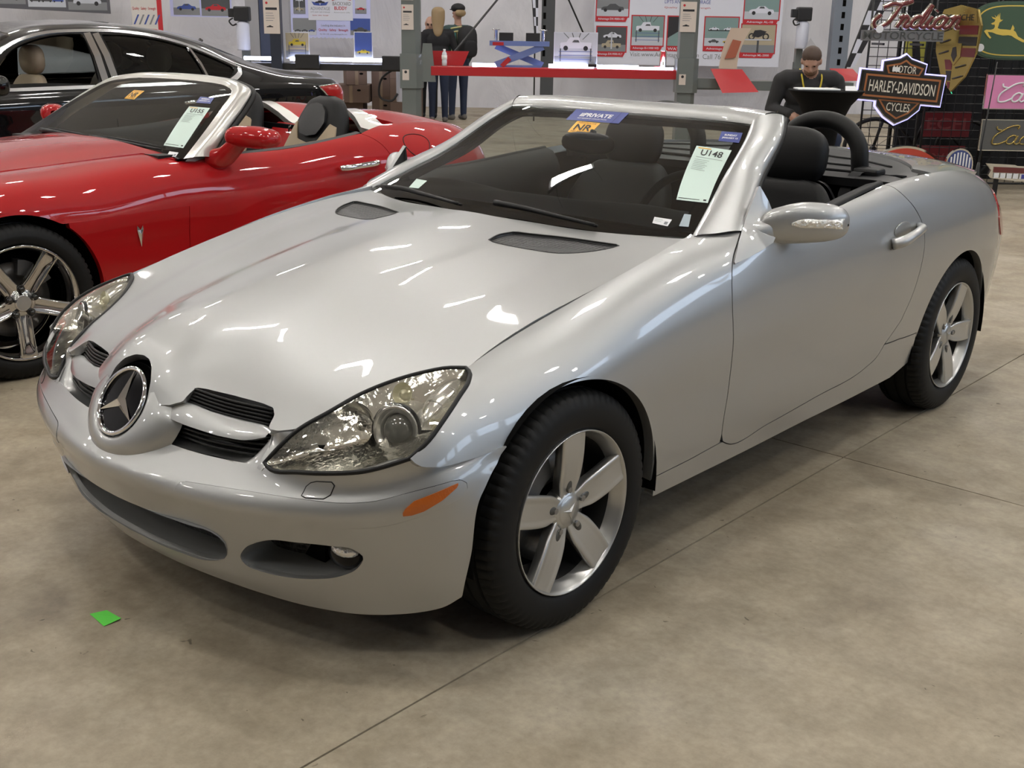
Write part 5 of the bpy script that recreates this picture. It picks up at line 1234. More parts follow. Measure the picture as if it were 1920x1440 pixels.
def photo(parent, x0, z0, x1, z1, bg, kind, col='w', y=-.004):
    w, h = x1-x0, z1-z0; f = flat('photo_print', rect(x0, z0, x1, z1), y, PM[bg], parent)
    fl = flat('photo_floor', rect(x0, z0, x1, z0+.28*h), y-.001, PM['l' if bg in 'tg' else 'g'], f); cx = (x0+x1)/2
    def car(cx_, cz_, L, k, c):
        c_ = flat('printed_car', car_shape(cx_, cz_, L, k), y-.002, PM[c], f)
        for s in (-.32, .32): flat('printed_wheel', disc(cx_+s*L, cz_+.03*L, .075*L, n=12), y-.003, PM['k'], c_ if False else f)
        flat('printed_glass', [(cx_-.12*L, cz_+.21*L), (cx_+.12*L, cz_+.21*L), (cx_+.08*L, cz_+.28*L), (cx_-.06*L, cz_+.28*L)], y-.0035, PM['d'], f)
    if kind == 'lift': 
        for s in (-.36, .36): flat('printed_post', rect(cx+s*w-.015*w, z0+.12*h, cx+s*w+.015*w, z0+.62*h), y-.0015, PM['d'], f)
        for q in (.18, .30, .42): flat('printed_rail', rect(x0+.1*w, z0+q*h, x1-.1*w, z0+(q+.015)*h), y-.0015, PM['b'], f)
        car(cx, z0+.50*h, .74*w, 'truck', col)
        for q in (-.3,-.1,.1,.3): flat('printed_beam', [(cx+q*w, z1), (cx+q*w+.02*w, z1), (cx+q*.5*w+.02*w, z1-.2*h), (cx+q*.5*w, z1-.2*h)], y-.0012, PM['d'], f)
    elif kind == 'two': car(cx+.03*w, z0+.55*h, .62*w, 'car', 'w'); car(cx, z0+.16*h, .66*w, 'truck', 'n'); flat('printed_post', rect(cx-.02*w, z0+.1*h, cx+.03*w, z0+.8*h), y-.004, PM['l'], f)
    elif kind == 'garage':
        for q in (-.22, .22): car(cx+q*w, z0+.56*h, .30*w, 'car', 'w'); car(cx+q*w, z0+.12*h, .32*w, 'car', 'y' if q > 0 else 'd')
        flat('printed_rail', rect(x0+.1*w, z0+.53*h, x1-.1*w, z0+.56*h), y-.0015, PM['k'], f)
    elif kind == 'bike':
        for q in (-.2, .22): flat('printed_wheel', disc(cx+q*w, z0+.58*h, .10*w, n=14), y-.002, PM['k'], f); flat('printed_hub', disc(cx+q*w, z0+.58*h, .06*w, n=12), y-.003, PM['n'], f)
        flat('printed_bike', [(cx-.2*w, z0+.58*h), (cx-.12*w, z0+.80*h), (cx+.05*w, z0+.82*h), (cx+.24*w, z0+.76*h), (cx+.1*w, z0+.6*h), (cx, z0+.55*h)], y-.0035, PM['k'], f); flat('printed_post', rect(cx-.03*w, z0, cx+.03*w, z0+.48*h), y-.0025, PM['d'], f)
        flat('printed_table', rect(x0+.05*w, z0+.44*h, x1-.1*w, z0+.49*h), y-.003, PM['l'], f)
    elif kind == 'man':
        flat('printed_shirt', [(x0, z0), (x1, z0), (x1, z0+.35*h), (cx+.12*w, z0+.52*h), (cx-.1*w, z0+.5*h), (x0+.05*w, z0+.3*h)], y-.002, PM['t'], f); flat('printed_face', disc(cx+.05*w, z0+.68*h, .15*w, .17*h), y-.003, PM['s'], f); flat('printed_hair', disc(cx+.05*w, z0+.76*h, .16*w, .11*h, 14, 0, math.pi), y-.0035, PM['l'], f)
    elif kind == 'row':
        for q in (-.3, 0, .3): car(cx+q*w, z0+.2*h, .3*w, 'car', 'dbl'[int((q+.3)*3.3)])
    else: car(cx, z0+.2*h, .72*w, 'car', col)
    return f
# ---- banners on the back wall
bn = thing('banner', 0, 20.9, 0, 'wide white banner of lift photographs with red captions and a web address', 'banner')
flat('banner_sheet', rect(1.33, .86, 4.62, 2.75), 0, pw, bn, .01)
for (x0, z0, x1, z1, bg, kind, cap) in ((1.37,1.67,1.92,2.12,'g','car','Advantage DX-9000-HD'),(1.39,1.08,1.90,1.49,'d','two','Advantage DX-9000-XLT'),(2.0,1.19,2.55,1.68,'t','lift','Advantage SS-11000 WD'),(2.63,1.19,3.10,1.68,'k','man','WAYNE C'),(3.28,1.20,3.86,1.68,'t','garage','Advantage SXS-9'),(3.95,1.66,4.55,2.12,'t','car','Advantage AL-10'),(3.93,1.10,4.52,1.57,'n','bike','Advantage ML-2000')):
    flat('photo_border', rect(x0-.02, z0-.02, x1+.02, z1+.02), -.002, pr, bn); photo(bn, x0, z0, x1, z1, bg, kind, 'd' if 'DX-9000-HD' in cap else 'w')
    c = flat('caption_bar', [(x0-.02, z0-.09), (x1-.04, z0-.09), (x1+.0, z0-.005), (x0-.02, z0-.005)], -.008, pr, bn); text('caption', cap, c, (x0+x1)/2-.02, z0-.048, .045, pw, -.010, min(.46, x1-x0-.06), .01)
text('banner_text', 'LIFTS AND CAR STORAGE', bn, 2.95, 1.93, .06, pb, -.004, .8); text('banner_text', 'Quality   Safety   Strength', bn, 2.95, 1.83, .035, pr, -.004, .8)
text('banner_text', 'Visit www.AdvantageLifts.com', bn, 1.98, 1.03, .095, pg, -.004, 1.22, align='L'); text('banner_text', 'Call 763-300-', bn, 3.27, 1.02, .085, pg, -.004, .62, align='L')
b2 = thing('banner', 0, 20.9, 0, 'blue-lit banner with scalloped edge advertising two lift makers', 'banner')
xs = [-4.0 + .035*k for k in range(41)]; sc_ = [(x, 1.215 + (.022 if k % 2 else 0)) for k, x in enumerate(xs)]
flat('banner_sheet', sc_ + [(-2.58, 2.6), (-4.0, 2.6)], 0, P_('lilac', (.52,.55,.86)), b2, .01)  # blue LED light on the banner put into its lilac colour
for (x0, z0, x1, z1, bg, kind) in ((-3.94,1.62,-3.73,2.0,'d','two'),(-3.96,1.27,-3.55,1.55,'g','row'),(-2.86,1.64,-2.66,1.95,'l','car'),(-2.95,1.28,-2.60,1.56,'b','car')): photo(b2, x0, z0, x1, z1, bg, kind, 'r' if x0 == -2.86 else 'd')
cb = flat('logo_panel', rect(-3.68,1.52,-2.90,2.15), -.006, pw, b2)
for s in (-1, 1): flat('logo_wing', [(-3.47+s*.01,1.80),(-3.47+s*.15,1.83),(-3.47+s*.11,1.77),(-3.47,1.76)], -.008, pb, cb)
flat('logo_car', car_shape(-3.47,1.80,.17), -.009, pk, cb)
text('logo_text', 'ADVANTAGE', cb, -3.47, 1.715, .055, pg, -.008, .34); text('logo_text', 'LIFTS AND CAR STORAGE', cb, -3.47, 1.655, .018, pg, -.008, .34); text('logo_text', 'Quality · Safety · Strength', cb, -3.47, 1.60, .02, pr, -.008, .28)
text('logo_text', 'BACKYARD', cb, -3.09, 1.80, .06, pg, -.008, .32, .012); text('logo_text', 'BUDDY', cb, -3.11, 1.725, .058, pr, -.008, .22, .014); text('logo_text', 'Automotive Lifts', cb, -3.09, 1.655, .02, pg, -.008, .28)
mesh('logo_stroke', *tube(None, curve([(-3.26,-.009,1.85),(-3.18,-.009,1.875),(-3.10,-.009,1.915),(-3.03,-.009,1.88),(-2.93,-.009,1.86)], 16), .006, None, n=5), pr, cb)
text('banner_text', 'Leading the industry in', b2, -3.25, 1.43, .045, pg, -.006, .42); text('banner_text', 'Quality · Safety · Strength', b2, -3.25, 1.355, .05, pr, -.006, .52, .006); text('banner_text', '763-300-1100  www.AdvantageLifts.com', b2, -3.25, 1.285, .028, pg, -.006, .48)
b3 = thing('banner', 0, 20.9, 0, 'strip of three garage photographs high on the fabric wall', 'banner')
flat('banner_sheet', [(-9.3,1.64),(-7.15,1.565),(-7.15,2.3),(-9.3,2.3)], 0, P_('dim', (.10,.10,.12)), b3, .01)
for (x0, z0, x1, z1, bg, kind) in ((-9.2,1.70,-8.62,2.1,'r','car'),(-8.58,1.66,-7.92,2.1,'g','row'),(-7.88,1.62,-7.2,2.1,'d','car')): photo(b3, x0, z0, x1, z1, bg, kind, 'd' if bg != 'd' else 'l')
b4 = thing('banner', 0, 20.4, 0, 'narrow pull-up banner with red edge and lift drawing', 'banner')
flat('banner_sheet', rect(-6.62,.4,-6.18,2.3), 0, P_('cream', (.62,.60,.58)), b4, .01); flat('edge_strip', rect(-6.18,.4,-6.10,2.3), -.001, pr, b4, .012); text('banner_text', 'Quality · Safety · Strength', b4, -6.40, 1.655, .06, pr, -.004, .40, .006)
for k in range(5): flat('printed_lift', [(-6.6+.09*k,1.40),(-6.57+.09*k,1.40),(-6.49+.09*k,1.56),(-6.52+.09*k,1.56)], -.003, [pb, pg][k % 2], b4)
b5 = thing('banner', 0, 20.9, 0, 'pair of car photographs beside the pull-up banner', 'banner')
flat('banner_sheet', rect(-6.10,1.54,-5.02,2.3), 0, P_('lilac', (.52,.55,.86)), b5, .01); photo(b5, -6.04, 1.57, -5.58, 2.0, 'l', 'car', 'b'); photo(b5, -5.55, 1.56, -5.05, 2.0, 'd', 'car', 'r')
# ---- lifts
GREYP = mat('lift_grey', (.15,.17,.165), .45, .1, .3); REDP = mat('lift_red', (.42,.016,.022), .4, 0, .5); BLKP = mat('lift_black', (.014,.014,.016), .45); BLUEP = mat('jack_blue', (.16,.22,.50), .35, .2, .5)
LED = mat('led_tube', (1, 1, 1), .4, emit=(.66,.72,1.), estr=16.)
TAGP = mat('tag_paper', (.62,.55,.50), .7)
def tagboard(parent, x, y, z, w, h, car=True):
    t = flat('spec_tag', rect(x-w/2, z-h/2, x+w/2, z+h/2), y, TAGP, parent, .004)
    flat('tag_bar', rect(x-w*.36, z+h*.18, x+w*.36, z+h*.25), y-.002, pk, t)
    for k in range(4): flat('tag_line', rect(x-w*.36, z+h*(.08-.07*k), x+w*(.1+.05*(k % 3)), z+h*(.095-.07*k)), y-.002, pg, t)
    if car: flat('tag_car', car_shape(x-w*.12, z-h*.32, w*.42), y-.002, pk, t)
    flat('tag_mark', disc(x-w*.28, z+h*.38, w*.08, n=8), y-.002, pr, t)
    return t
L2 = thing('vehicle_lift', 0, 15, 0, 'grey four-post vehicle lift with red beam and LED tubes on it', 'lift')
for x, y in ((-1.35, 0), (2.15, 0)):
    p = MB().prism([(-.115,-.10),(.06,-.10),(.115,-.04),(.115,.12),(-.115,.12)], 0, 3.2, lambda a, b, h: (x+a, y+b, h)).build('post', GREYP, L2)
    MB().prism([(-.135,-.13),(.075,-.13),(.145,-.05),(.145,.15),(-.135,.15)], .70, 1.12, lambda a, b, h: (x+a, y+b, h)).build('carriage', GREYP, p)
    MB().box((x-.22,y-.2,0),(x+.22,y+.25,.015)).build('base_plate', GREYP, p)
    flat('warning_label', rect(x-.105,.80,x-.02,.93), y-.134, TAGP, p); flat('label_mark', disc(x-.062,.90,.018), y-.136, pk, p)
tagboard(L2, -1.385, -.112, 1.56, .15, .30); tagboard(L2, 2.12, -.112, 1.62, .20, .36); tagboard(L2, -1.385, -.112, 1.86, .15, .2, False)
MB().box((-1.10,-.06,.86),(2.05,.24,.975)).build('cross_beam', REDP, L2, bevel=.01)
MB().prism([(-.62,0),(-.10,0),(-.02,.18),(-.60,.18)], .0, .015, lambda a, b, h: (a-.60, .06+h, b+.98)).build('beam_guard', REDP, L2)
MB().prism([(-.12,-.2),(.10,-.2),(.05,.27),(-.06,.27)], 0, .05, lambda a, b, h: (a-1.14, -.05+h, b+.98)).build('lock_plate', GREYP, L2)
MB().box((2.28,.0,.74),(4.3,.25,.86)).build('runway', GREYP, L2, bevel=.008); MB().box((2.30,-.02,.76),(2.55,.1,.88)).build('runway_bracket', GREYP, L2)
mesh('ramp_plate', [(2.45,-.05,1.0),(2.85,-.05,1.0),(3.02,-.35,.74),(2.57,-.35,.72),(2.45,-.03,1.0),(2.85,-.03,1.0),(3.02,-.33,.74),(2.57,-.33,.72)], [(0,3,2,1),(4,5,6,7),(0,1,5,4),(1,2,6,5),(2,3,7,6),(3,0,4,7)], REDP, L2, False)
mesh('ramp_plate', [(4.05,.3,1.02),(4.35,.3,1.02),(4.45,.1,.88),(4.15,.1,.87),(4.05,.32,1.02),(4.35,.32,1.02),(4.45,.12,.88),(4.15,.12,.87)], [(0,3,2,1),(4,5,6,7),(0,1,5,4),(1,2,6,5),(2,3,7,6),(3,0,4,7)], REDP, L2, False)
for x0, x1, y, z in ((-.58,-.18,.10,.995),(.40,.98,.12,1.0),(1.02,1.55,.12,1.0),(1.45,1.98,-.02,.985),(3.35,3.75,.12,.885)): tube('led_tube', [(x0,y,z),(x1,y,z)], .022, LED, L2, 10)
for x, z in ((1.80,.98),(.95,.99)): MB().box((x-.05,.08,z),(x+.06,.16,z+.035)).build('tube_clip', REDP if x > 1.5 else BLKP, L2)
MB().lathe([(.045,1.0),(.045,1.2),(.05,1.2),(.05,1.21),(.0005,1.21)], 14, c=(1.86,.1,0)).build('adapter_post', CHROME, L2, True)
tube('stay_cable', [(-.95,.5,1.0),(.25,4.8,2.6)], .016, BLKP, L2, 6); tube('stay_cable', [(1.15,5.2,1.3),(.55,5.2,2.5)], .016, BLKP, L2, 6)
L3 = thing('lift_column', .5, 20, 0, 'dark perforated lift column behind the blue scissor jack', 'column'); MB().box((-.11,-.1,0),(.11,.1,3.2)).build('column_body', mat('col_dark', (.06,.065,.07), .45), L3)
for k in range(9): flat('slot', rect(-.085,1.0+.2*k,-.04,1.1+.2*k), -.103, DARK, L3)
L4 = thing('lift_column', 4.86, 18, 0, 'pale grey perforated lift column beside the black pump motor', 'column'); MB().box((-.13,-.1,0),(.13,.1,3.2)).build('column_body', mat('col_blue', (.20,.23,.28), .45), L4)
for k in range(10): flat('slot', rect(-.02,.65+.17*k,.03,.74+.17*k), -.103, DARK, L4)
L1 = thing('vehicle_lift', 0, 16.5, 0, 'black four-post vehicle lift with LED tubes behind the saloon', 'lift')
for x in (-3.36, -1.42):
    MB().box((x-.075,-.08,0),(x+.075,.08,3.2)).build('post', mat('lift_navy', (.022,.028,.045), .4), L1) if x < -2 else None
MB().box((-3.75,-.03,.84),(-1.50,.25,.93)).build('cross_beam', BLKP, L1, bevel=.008)
for x0, x1 in ((-3.85,-3.45),(-3.2,-2.3),(-2.35,-1.70)): tube('led_tube', [(x0,.1,.985),(x1,.1,.985)], .026, LED, L1, 10)
for x in (-2.93, -1.72): MB().box((x-.17,-.10,.86),(x+.17,.02,1.05)).build('wheel_stop', BLKP, L1, bevel=.01)
tagboard(L1, -3.40, -.09, 1.55, .22, .46)
for x, w, m_ in ((-4.05,.10,'col_pale'),(-3.78,.16,'lift_navy2'),(-3.55,.06,'col_pale')):
    c = thing('lift_column', x, 18.2, 0, {-4.05: 'slim pale column beside the pump with white tank', -3.78: 'navy blue column between two slim pale ones', -3.55: 'slim pale column next to the black lift post'}[x], 'column'); MB().box((-w,-.08,0),(w,.08,3.2)).build('column_body', mat(m_, (.05,.065,.12) if 'navy' in m_ else (.34,.34,.36), .45), c)
TANK = mat('tank_plastic', (.58,.60,.70), .35)
def pump(a, d, z, label, s=1.):
    p = thing('pump_unit', a, d, z, label, 'pump')
    MB().lathe([(.09,0),(.095,.02),(.095,.36),(.08,.38),(.05,.40)], 18, cap=True).build('oil_tank', TANK, p, True)
    m = MB().box((-.11,-.08,.40),(.11,.09,.60)); m.build('motor', BLKP, p, bevel=.02); MB().box((-.19,-.05,.45),(-.10,.05,.57)).build('switch_box', BLKP, p, bevel=.01)
    tube('hose', curve([(-.12,-.06,.44),(-.17,-.08,.40),(-.13,-.06,.34),(-.07,-.08,.36)], 12), .012, BLKP, p, 6); MB().box((-.05,.08,-.3),(.05,.2,.6)).build('bracket', GREYP, p); MB().box((-.06,.15,-z),(.06,.2,-.2)).build('stand_pole', GREYP, p)
    return p
pump(-3.94, 17, 1.08, 'black pump motor with white oil tank on a slim stand'); q = pump(4.30, 18, 1.22, 'black pump motor with white oil tank beside the man'); flat('pump_plate', [(.02,-.02),(.15,-.16),(.22,.02),(.10,.16)], -.12, P_('plate', (.45,.45,.48)), q)
# brochures and prints standing on the lifts
def board(name, a, d, z, w, h, lean, label, kind, bg, col, bend=.0):
    e = thing(name, a, d, z, label, 'poster'); f = flat('print_sheet', rect(-w/2, 0, w/2, h), 0, pw, e, .004); photo(e, -w/2+.01, .05*h, w/2-.01, h-.01, bg, kind, col, -.002); e.rotation_euler = (lean, 0, YAW); MB().box((-w*.2,.004,0),(w*.2,.10,.008)).build('foot', BLKP, e); return e
board('display_print', .74, 15.16, .985, .56, .43, 0., 'printed photo of a raised white pickup standing on the red beam', 'lift', 'l', 'w')
board('brochure', -3.10, 16.62, .985, .34, .36, 0., 'brochure with yellow foot standing on the black lift', 'lift', 'n', 'y')
board('brochure', -2.17, 16.62, .985, .26, .38, .0, 'brochure with a yellow and red car on the black lift', 'car', 'b', 'y')
e = thing('curled_brochure', 2.68, 15.12, 1.0, 'curled brochure standing on the red ramp plate', 'poster')
loft('print_sheet', [[(-.10+.10*t*t+.02*t, -.02+.05*s, t*.50) if s == 0 else (.13+.16*t*t, -.02+.06*t, t*.50) for s in (0, 1)] for t in np.linspace(0, 1, 8)], 12, 4, P_('cream2', (.62,.50,.40)), e)
flat('printed_patch', [(-.04,.12),(.10,.14),(.16,.34),(.05,.36)], -.04, P_('rust', (.40,.12,.07)), e)
# scissor jack on the beam
J = thing('scissor_jack', .02, 15.12, .975, 'blue scissor jack with two chrome posts on the red beam', 'jack')
MB().box((-.38,-.10,.26),(.38,.10,.32)).build('top_bar', BLUEP, J); MB().box((-.28,-.1,0),(.28,.1,.025)).build('base_bar', BLUEP, J)
for s in (-1, 1):
    MB().obox((0,-.06*s,.14), [np.array([.30,0,.115*s])*1.0, np.array([0,.02,0]), np.array([-.02*s,0,.035])]).build('arm', BLUEP, J)
    MB().lathe([(.022,.32),(.022,.45),(.05,.45),(.05,.462),(.0005,.462)], 12, c=(.30*s,0,0)).build('lift_post', CHROME, J, True); MB().box((.17*s-.09,-.05,.32),(.17*s+.09,-.02,.42)).build('pad', BLKP, J)
MB().box((-.34,-.13,.265),(-.20,-.10,.305)).build('name_plate', REDP, J); MB().obox((-.17,-.1,.06), [np.array([.05,0,.05]), np.array([0,.02,0]), np.array([-.02,0,.02])]).build('handle', REDP, J)
# bottle
B = thing('water_bottle', -.93, 14.98, .978, 'clear plastic water bottle standing on the red lift beam', 'bottle')
MB().lathe([(.0005,0),(.033,.002),(.034,.06),(.031,.07),(.034,.08),(.034,.13),(.028,.16),(.014,.18),(.014,.195)], 18).build('bottle_body', mat('bottle_pet', (.62,.65,.70), .12, 0, .6), B, True); MB().lathe([(.034,.082),(.0355,.083),(.0355,.128),(.034,.129)], 18).build('label_band', PAPER, B, True); MB().lathe([(.016,.188),(.016,.206),(.0005,.206)], 14).build('cap', WHITE, B, True)
# cardboard boxes
CARD = mat('cardboard', (.13,.085,.065), .8)
def carton(x0, x1, d0, dd, z0, z1, label, rz=0.):
    e = thing('cardboard_box', (x0+x1)/2, d0, z0, label, 'box', 'cardboard boxes under the black lift', rz); w = (x1-x0)/2
    MB().box((-w,0,0),(w,dd,z1-z0)).build('carton_body', CARD, e, bevel=.006); flat('tape', rect(-.025,.0,.025,(z1-z0)*.98), -.003, mat('tape_brown', (.20,.14,.09), .4), e); flat('handle_hole', disc(.0+w*.45,(z1-z0)*.7,.03,.015), -.004, DARK, e); return e
for args in ((-2.92,-2.32,17.6,.5,0,.34,'floor carton below the wide closed carton'),(-2.75,-2.22,17.5,.5,.34,.60,'wide closed carton lying under the tilted small carton'),(-2.55,-2.24,17.5,.4,.60,.83,'small carton set askew on the wide one'),(-2.20,-1.92,17.7,.5,0,.42,'carton beside the tall stack, bottom one'),(-2.20,-1.92,17.7,.5,.42,.80,'carton beside the tall stack, upper one'),(-1.90,-1.45,17.5,.5,0,.36,'bottom carton of the tall stack by the grey post'),(-1.90,-1.45,17.5,.5,.36,.70,'middle carton of the tall stack by the grey post'),(-1.90,-1.45,17.5,.5,.70,.90,'flat top carton of the tall stack by the grey post')): carton(*args, rz=.25 if 'askew' in args[6] else 0.)
tn_ = thing('oil_tank', -1.66, 16.95, .40, 'upright white plastic tank hanging under the black lift', 'tank'); MB().lathe([(.085,0),(.09,.02),(.09,.42),(.07,.45)], 18, cap=True).build('tank_body', TANK, tn_, True); tube('tank_hose', curve([(-.05,-.08,.5),(-.30,-.1,.30),(-.30,-.1,.05),(-.14,-.1,.02),(-.06,-.1,.12)], 20), .016, BLKP, tn_, 8); MB().box((-.02,.0,.44),(.02,.04,.50)).build('tank_hook', BLKP, tn_)
# chequered flags
def flag(a, d, z0, z1, dx, w, label):
    e = thing('chequered_flag', a, d, 0, label, 'flag'); n = 7; nc = 2
    tube('flag_pole', [(0,0.03,0),(dx*.1,.03,z0),(dx,.03,z1)], .014, BLKP, e, 6)
    for i in range(n):
        for j in range(nc):
            z = [z0+(z1-z0)*(i+k)/n for k in (0, 1)]; f = [(q-z0)/(z1-z0) for q in z]
            ww = [w*(.35+.65*q) for q in f]; xx = [dx*(.1+.9*q) for q in f]
            flat('chequer', [(xx[0]+ww[0]*j/nc, z[0]), (xx[0]+ww[0]*(j+1)/nc, z[0]), (xx[1]+ww[1]*(j+1)/nc, z[1]), (xx[1]+ww[1]*j/nc, z[1])], 0, pw if (i+j) % 2 else pk, e, .004)
flag(4.42, 16.0, 1.02, 2.3, .42, .30, 'chequered flag leaning behind the seated man'); flag(.28, 19, 1.35, 2.3, -.10, .13, 'narrow chequered flag beside the dark perforated column')
# ------------------------------------------------------------------ sign stand on the right
BLKWIRE = mat('black_wire', (.012,.012,.013), .4, .3)
def grid_panel(a0, a1, d, z0, z1, label, skew=0., cell=.085, rz=0.):
    e = thing('wire_grid_panel', a0, d, 0, label, 'display grid', None, rz); w = a1-a0
    for p, q in (((0, z0), (0, z1)), ((w, z0), (w, z1)), ((0, z1), (w, z1)), ((0, z0), (w, z0))): tube('frame_bar', [(p[0], 0, p[1]), (q[0], 0, q[1])], .011, BLKWIRE, e, 6)
    m = MB(); n = int(w/cell); k = int((z1-z0)/cell)
    for i in range(1, n): m.tube([(w*i/n, 0, z0), (w*i/n, 0, z1)], .0042, 5)
    for j in range(1, k): m.tube([(0, .006, z0+(z1-z0)*j/k), (w, .006, z0+(z1-z0)*j/k)], .0042, 5)
    m.build('wire_mesh', BLKWIRE, e)['kind'] = 'stuff'
    for x in (.0, w): MB().box((x-.02,-.25,0),(x+.02,.25,.03)).build('foot', BLKWIRE, e); tube('leg', [(x,0,.03),(x,0,z0)], .011, BLKWIRE, e, 6)
    return e
grid_panel(3.42, 3.98, 11.55, .06, 2.1, 'black wire grid panel standing in front of the grey fabric')
grid_panel(4.02, 4.60, 11.5, .05, 2.1, 'black wire grid panel carrying the crest sign'); grid_panel(4.64, 5.7, 11.5, .05, 2.1, 'black wire grid panel carrying the deer sign')
dr = thing('black_drape', 4.0, 12.3, 0, 'black cloth drape behind the sign stand', 'curtain')
V = []; F = []; n = 60
for j in range(8):
    for i in range(n+1): x = 2.9*i/n; V.append((x + .0, .05*math.sin(x*16)+.02*math.sin(x*41), 2.6*j/7))
for j in range(7):
    for i in range(n): k = j*(n+1)+i; F.append((k, k+1, k+n+2, k+n+1))
mesh('cloth', V, F, mat('black_cloth', (.006,.006,.007), .9), dr); tube('drape_rail', [(0,0,2.62),(2.9,0,2.62)], .02, BLKWIRE, dr, 8); tube('rail_post', [(0,.12,0),(0,.12,2.62)], .02, BLKWIRE, dr, 8); tube('rail_post', [(2.9,.12,0),(2.9,.12,2.62)], .02, BLKWIRE, dr, 8)
SGOLD = mat('sign_gold', (.46,.35,.12), .25, .9); SCH = mat('sign_chrome', (.78,.76,.70), .12, 1.); SDARK = mat('sign_black', (.018,.015,.013), .35, 0, .5); SORANGE = mat('sign_orange', (.42,.16,.06), .35, .2, .4); SCREAM = mat('sign_cream', (.72,.68,.58), .4); MAROON = mat('sign_maroon', (.14,.022,.022), .3, .2, .6)
GREEN = mat('sign_green', (.055,.10,.06), .4, 0, .3); YEL = mat('sign_yellow', (.70,.52,.10), .4); PINK = mat('sign_pink', (.72,.26,.48), .35, 0, .4); SGREY = mat('sign_grey', (.10,.10,.095), .4); LILAC = mat('neon_lilac', (.4,.4,1), .4, emit=(.42,.40,1.), estr=1.6); NEONG = mat('neon_green', (.1,.8,.4), .4, emit=(.05,.8,.40), estr=.5)
def tilt(poly, a, cx=0, cz=0, s=1.): c, q = math.cos(a), math.sin(a); return [(cx + s*(x*c - z*q), cz + s*(x*q + z*c)) for x, z in poly]
def grow(poly, d): p = np.asarray(poly, float); p = p if area2(p) > 0 else p[::-1]; return [tuple(q) for q in inset(p, -d)]
# bar-and-shield sign
Hs = thing('shield_sign', 3.585, 10.95, .985, 'black and orange bar-and-shield motorcycle sign with lilac edge light', 'sign'); an = -.07
half = [(0,.285),(.05,.25),(.19,.215),(.185,.125),(.385,.125),(.385,-.125),(.20,-.125),(.195,-.18),(.11,-.265),(0,-.325)]
shield = half + [(-x, z) for x, z in half[-2:0:-1]]
T_ = lambda p: tilt(p, an)
flat('edge_light', T_(grow(shield, .022)), .03, LILAC, Hs, .02); flat('rim', T_(grow(shield, .010)), .012, SCH, Hs, .015); flat('face', T_(shield), .0, SDARK, Hs, .012)
up = [(0,.235),(.045,.205),(.155,.178),(.135,.13),(-.135,.13),(-.155,.178),(-.045,.205)]; lo_ = [(-.17,-.13),(.17,-.13),(.10,-.215),(0,-.27),(-.10,-.215)]
for pl in (up, lo_): flat('orange_line', T_(grow(pl, .016)), -.002, SORANGE, Hs); flat('field', T_(pl), -.004, SDARK, Hs)
flat('bar_rim', T_(rect(-.375,-.118,.375,.118)), -.012, SDARK, Hs, .012); flat('orange_line', T_(rect(-.352,-.102,.352,.102)), -.014, SORANGE, Hs); flat('field', T_(rect(-.335,-.084,.335,.084)), -.016, SDARK, Hs)
ft = lambda y, cx, cz: (lambda a, b: (*[tilt([(cx+a, cz+b)], an)[0][0]], y, tilt([(cx+a, cz+b)], an)[0][1]) if False else (tilt([(cx+a, cz+b)], an)[0][0], y, tilt([(cx+a, cz+b)], an)[0][1]))
text('sign_text', 'HARLEY-DAVIDSON', Hs, 0, 0, .105, SCREAM, w=.62, fit=ft(-.019, 0, 0), bold=.008); text('sign_text', 'MOTOR', Hs, 0, 0, .065, SCREAM, w=.22, fit=ft(-.006, .0, .165), bold=.006); text('sign_text', 'CYCLES', Hs, 0, 0, .075, SCREAM, w=.22, fit=ft(-.006, 0, -.178), bold=.006)
flat('price_sticker', T_(rect(-.12,.14,-.05,.18)), -.020, WHITE, Hs)
# script strokes
def script(parent, strokes, r, m, back=None, rb=0, sx=1., sz=1., x=0, z=0, slant=.35, y=-.02):
    for s in strokes:
        P = np.array(s, float); c = curve(P, max(10, 5*len(P))); q = np.stack([x + sx*(c[:, 0] + slant*c[:, 1]), np.full(len(c), y), z + sz*c[:, 1]], 1)
        if back is not None: tube('letter_edge', q + np.array([0, .018, 0]), rb, back, parent, 8)
        tube('letter', q, r, m, parent, 8)
LET = {'a': ([[(.42,.42),(.25,.5),(.05,.35),(.08,.08),(.25,.02),(.42,.2),(.45,.48),(.42,.12),(.55,.02),(.68,.12)]], .62),
       'd': ([[(.42,.42),(.25,.5),(.05,.35),(.08,.08),(.25,.02),(.42,.2),(.52,1.0),(.44,.12),(.56,.02),(.70,.12)]], .64),
       'i': ([[(.02,.12),(.12,.5),(.08,.1),(.2,.02),(.32,.12)], [(.17,.72),(.19,.76)]], .30),
       'l': ([[(.0,.12),(.25,.6),(.28,1.0),(.16,.95),(.08,.3),(.14,.02),(.3,.12)]], .28),
       'n': ([[(.0,.4),(.1,.5),(.08,.0)], [(.09,.25),(.25,.5),(.36,.4),(.34,.1),(.44,.02),(.56,.12)]], .54),
       'c': ([[(.40,.42),(.25,.5),(.06,.35),(.08,.08),(.25,.02),(.45,.12)]], .44),
       'C': ([[(.95,.85),(.98,1.0),(.7,1.02),(.3,.75),(.02,.35),(.12,.02),(.4,.02),(.68,.2)], [(.3,.75),(.0,.85),(-.06,.98)]], .66),
       'I': ([[(-.25,.55),(-.40,.25),(-.2,.0),(.12,.12),(.3,.6),(.42,1.05),(.62,1.12)], [(-.3,.85),(.0,1.02),(.4,1.0),(.75,1.15)]], .55),
       'o': ([[(.25,.5),(.05,.35),(.08,.06),(.28,.02),(.42,.25),(.25,.5),(.55,.42)]], .52), 'm': ([[(.0,.4),(.1,.5),(.08,.0)], [(.09,.25),(.22,.5),(.30,.4),(.28,.0)], [(.29,.25),(.42,.5),(.5,.4),(.48,.1),(.56,.02),(.68,.12)]], .66)}
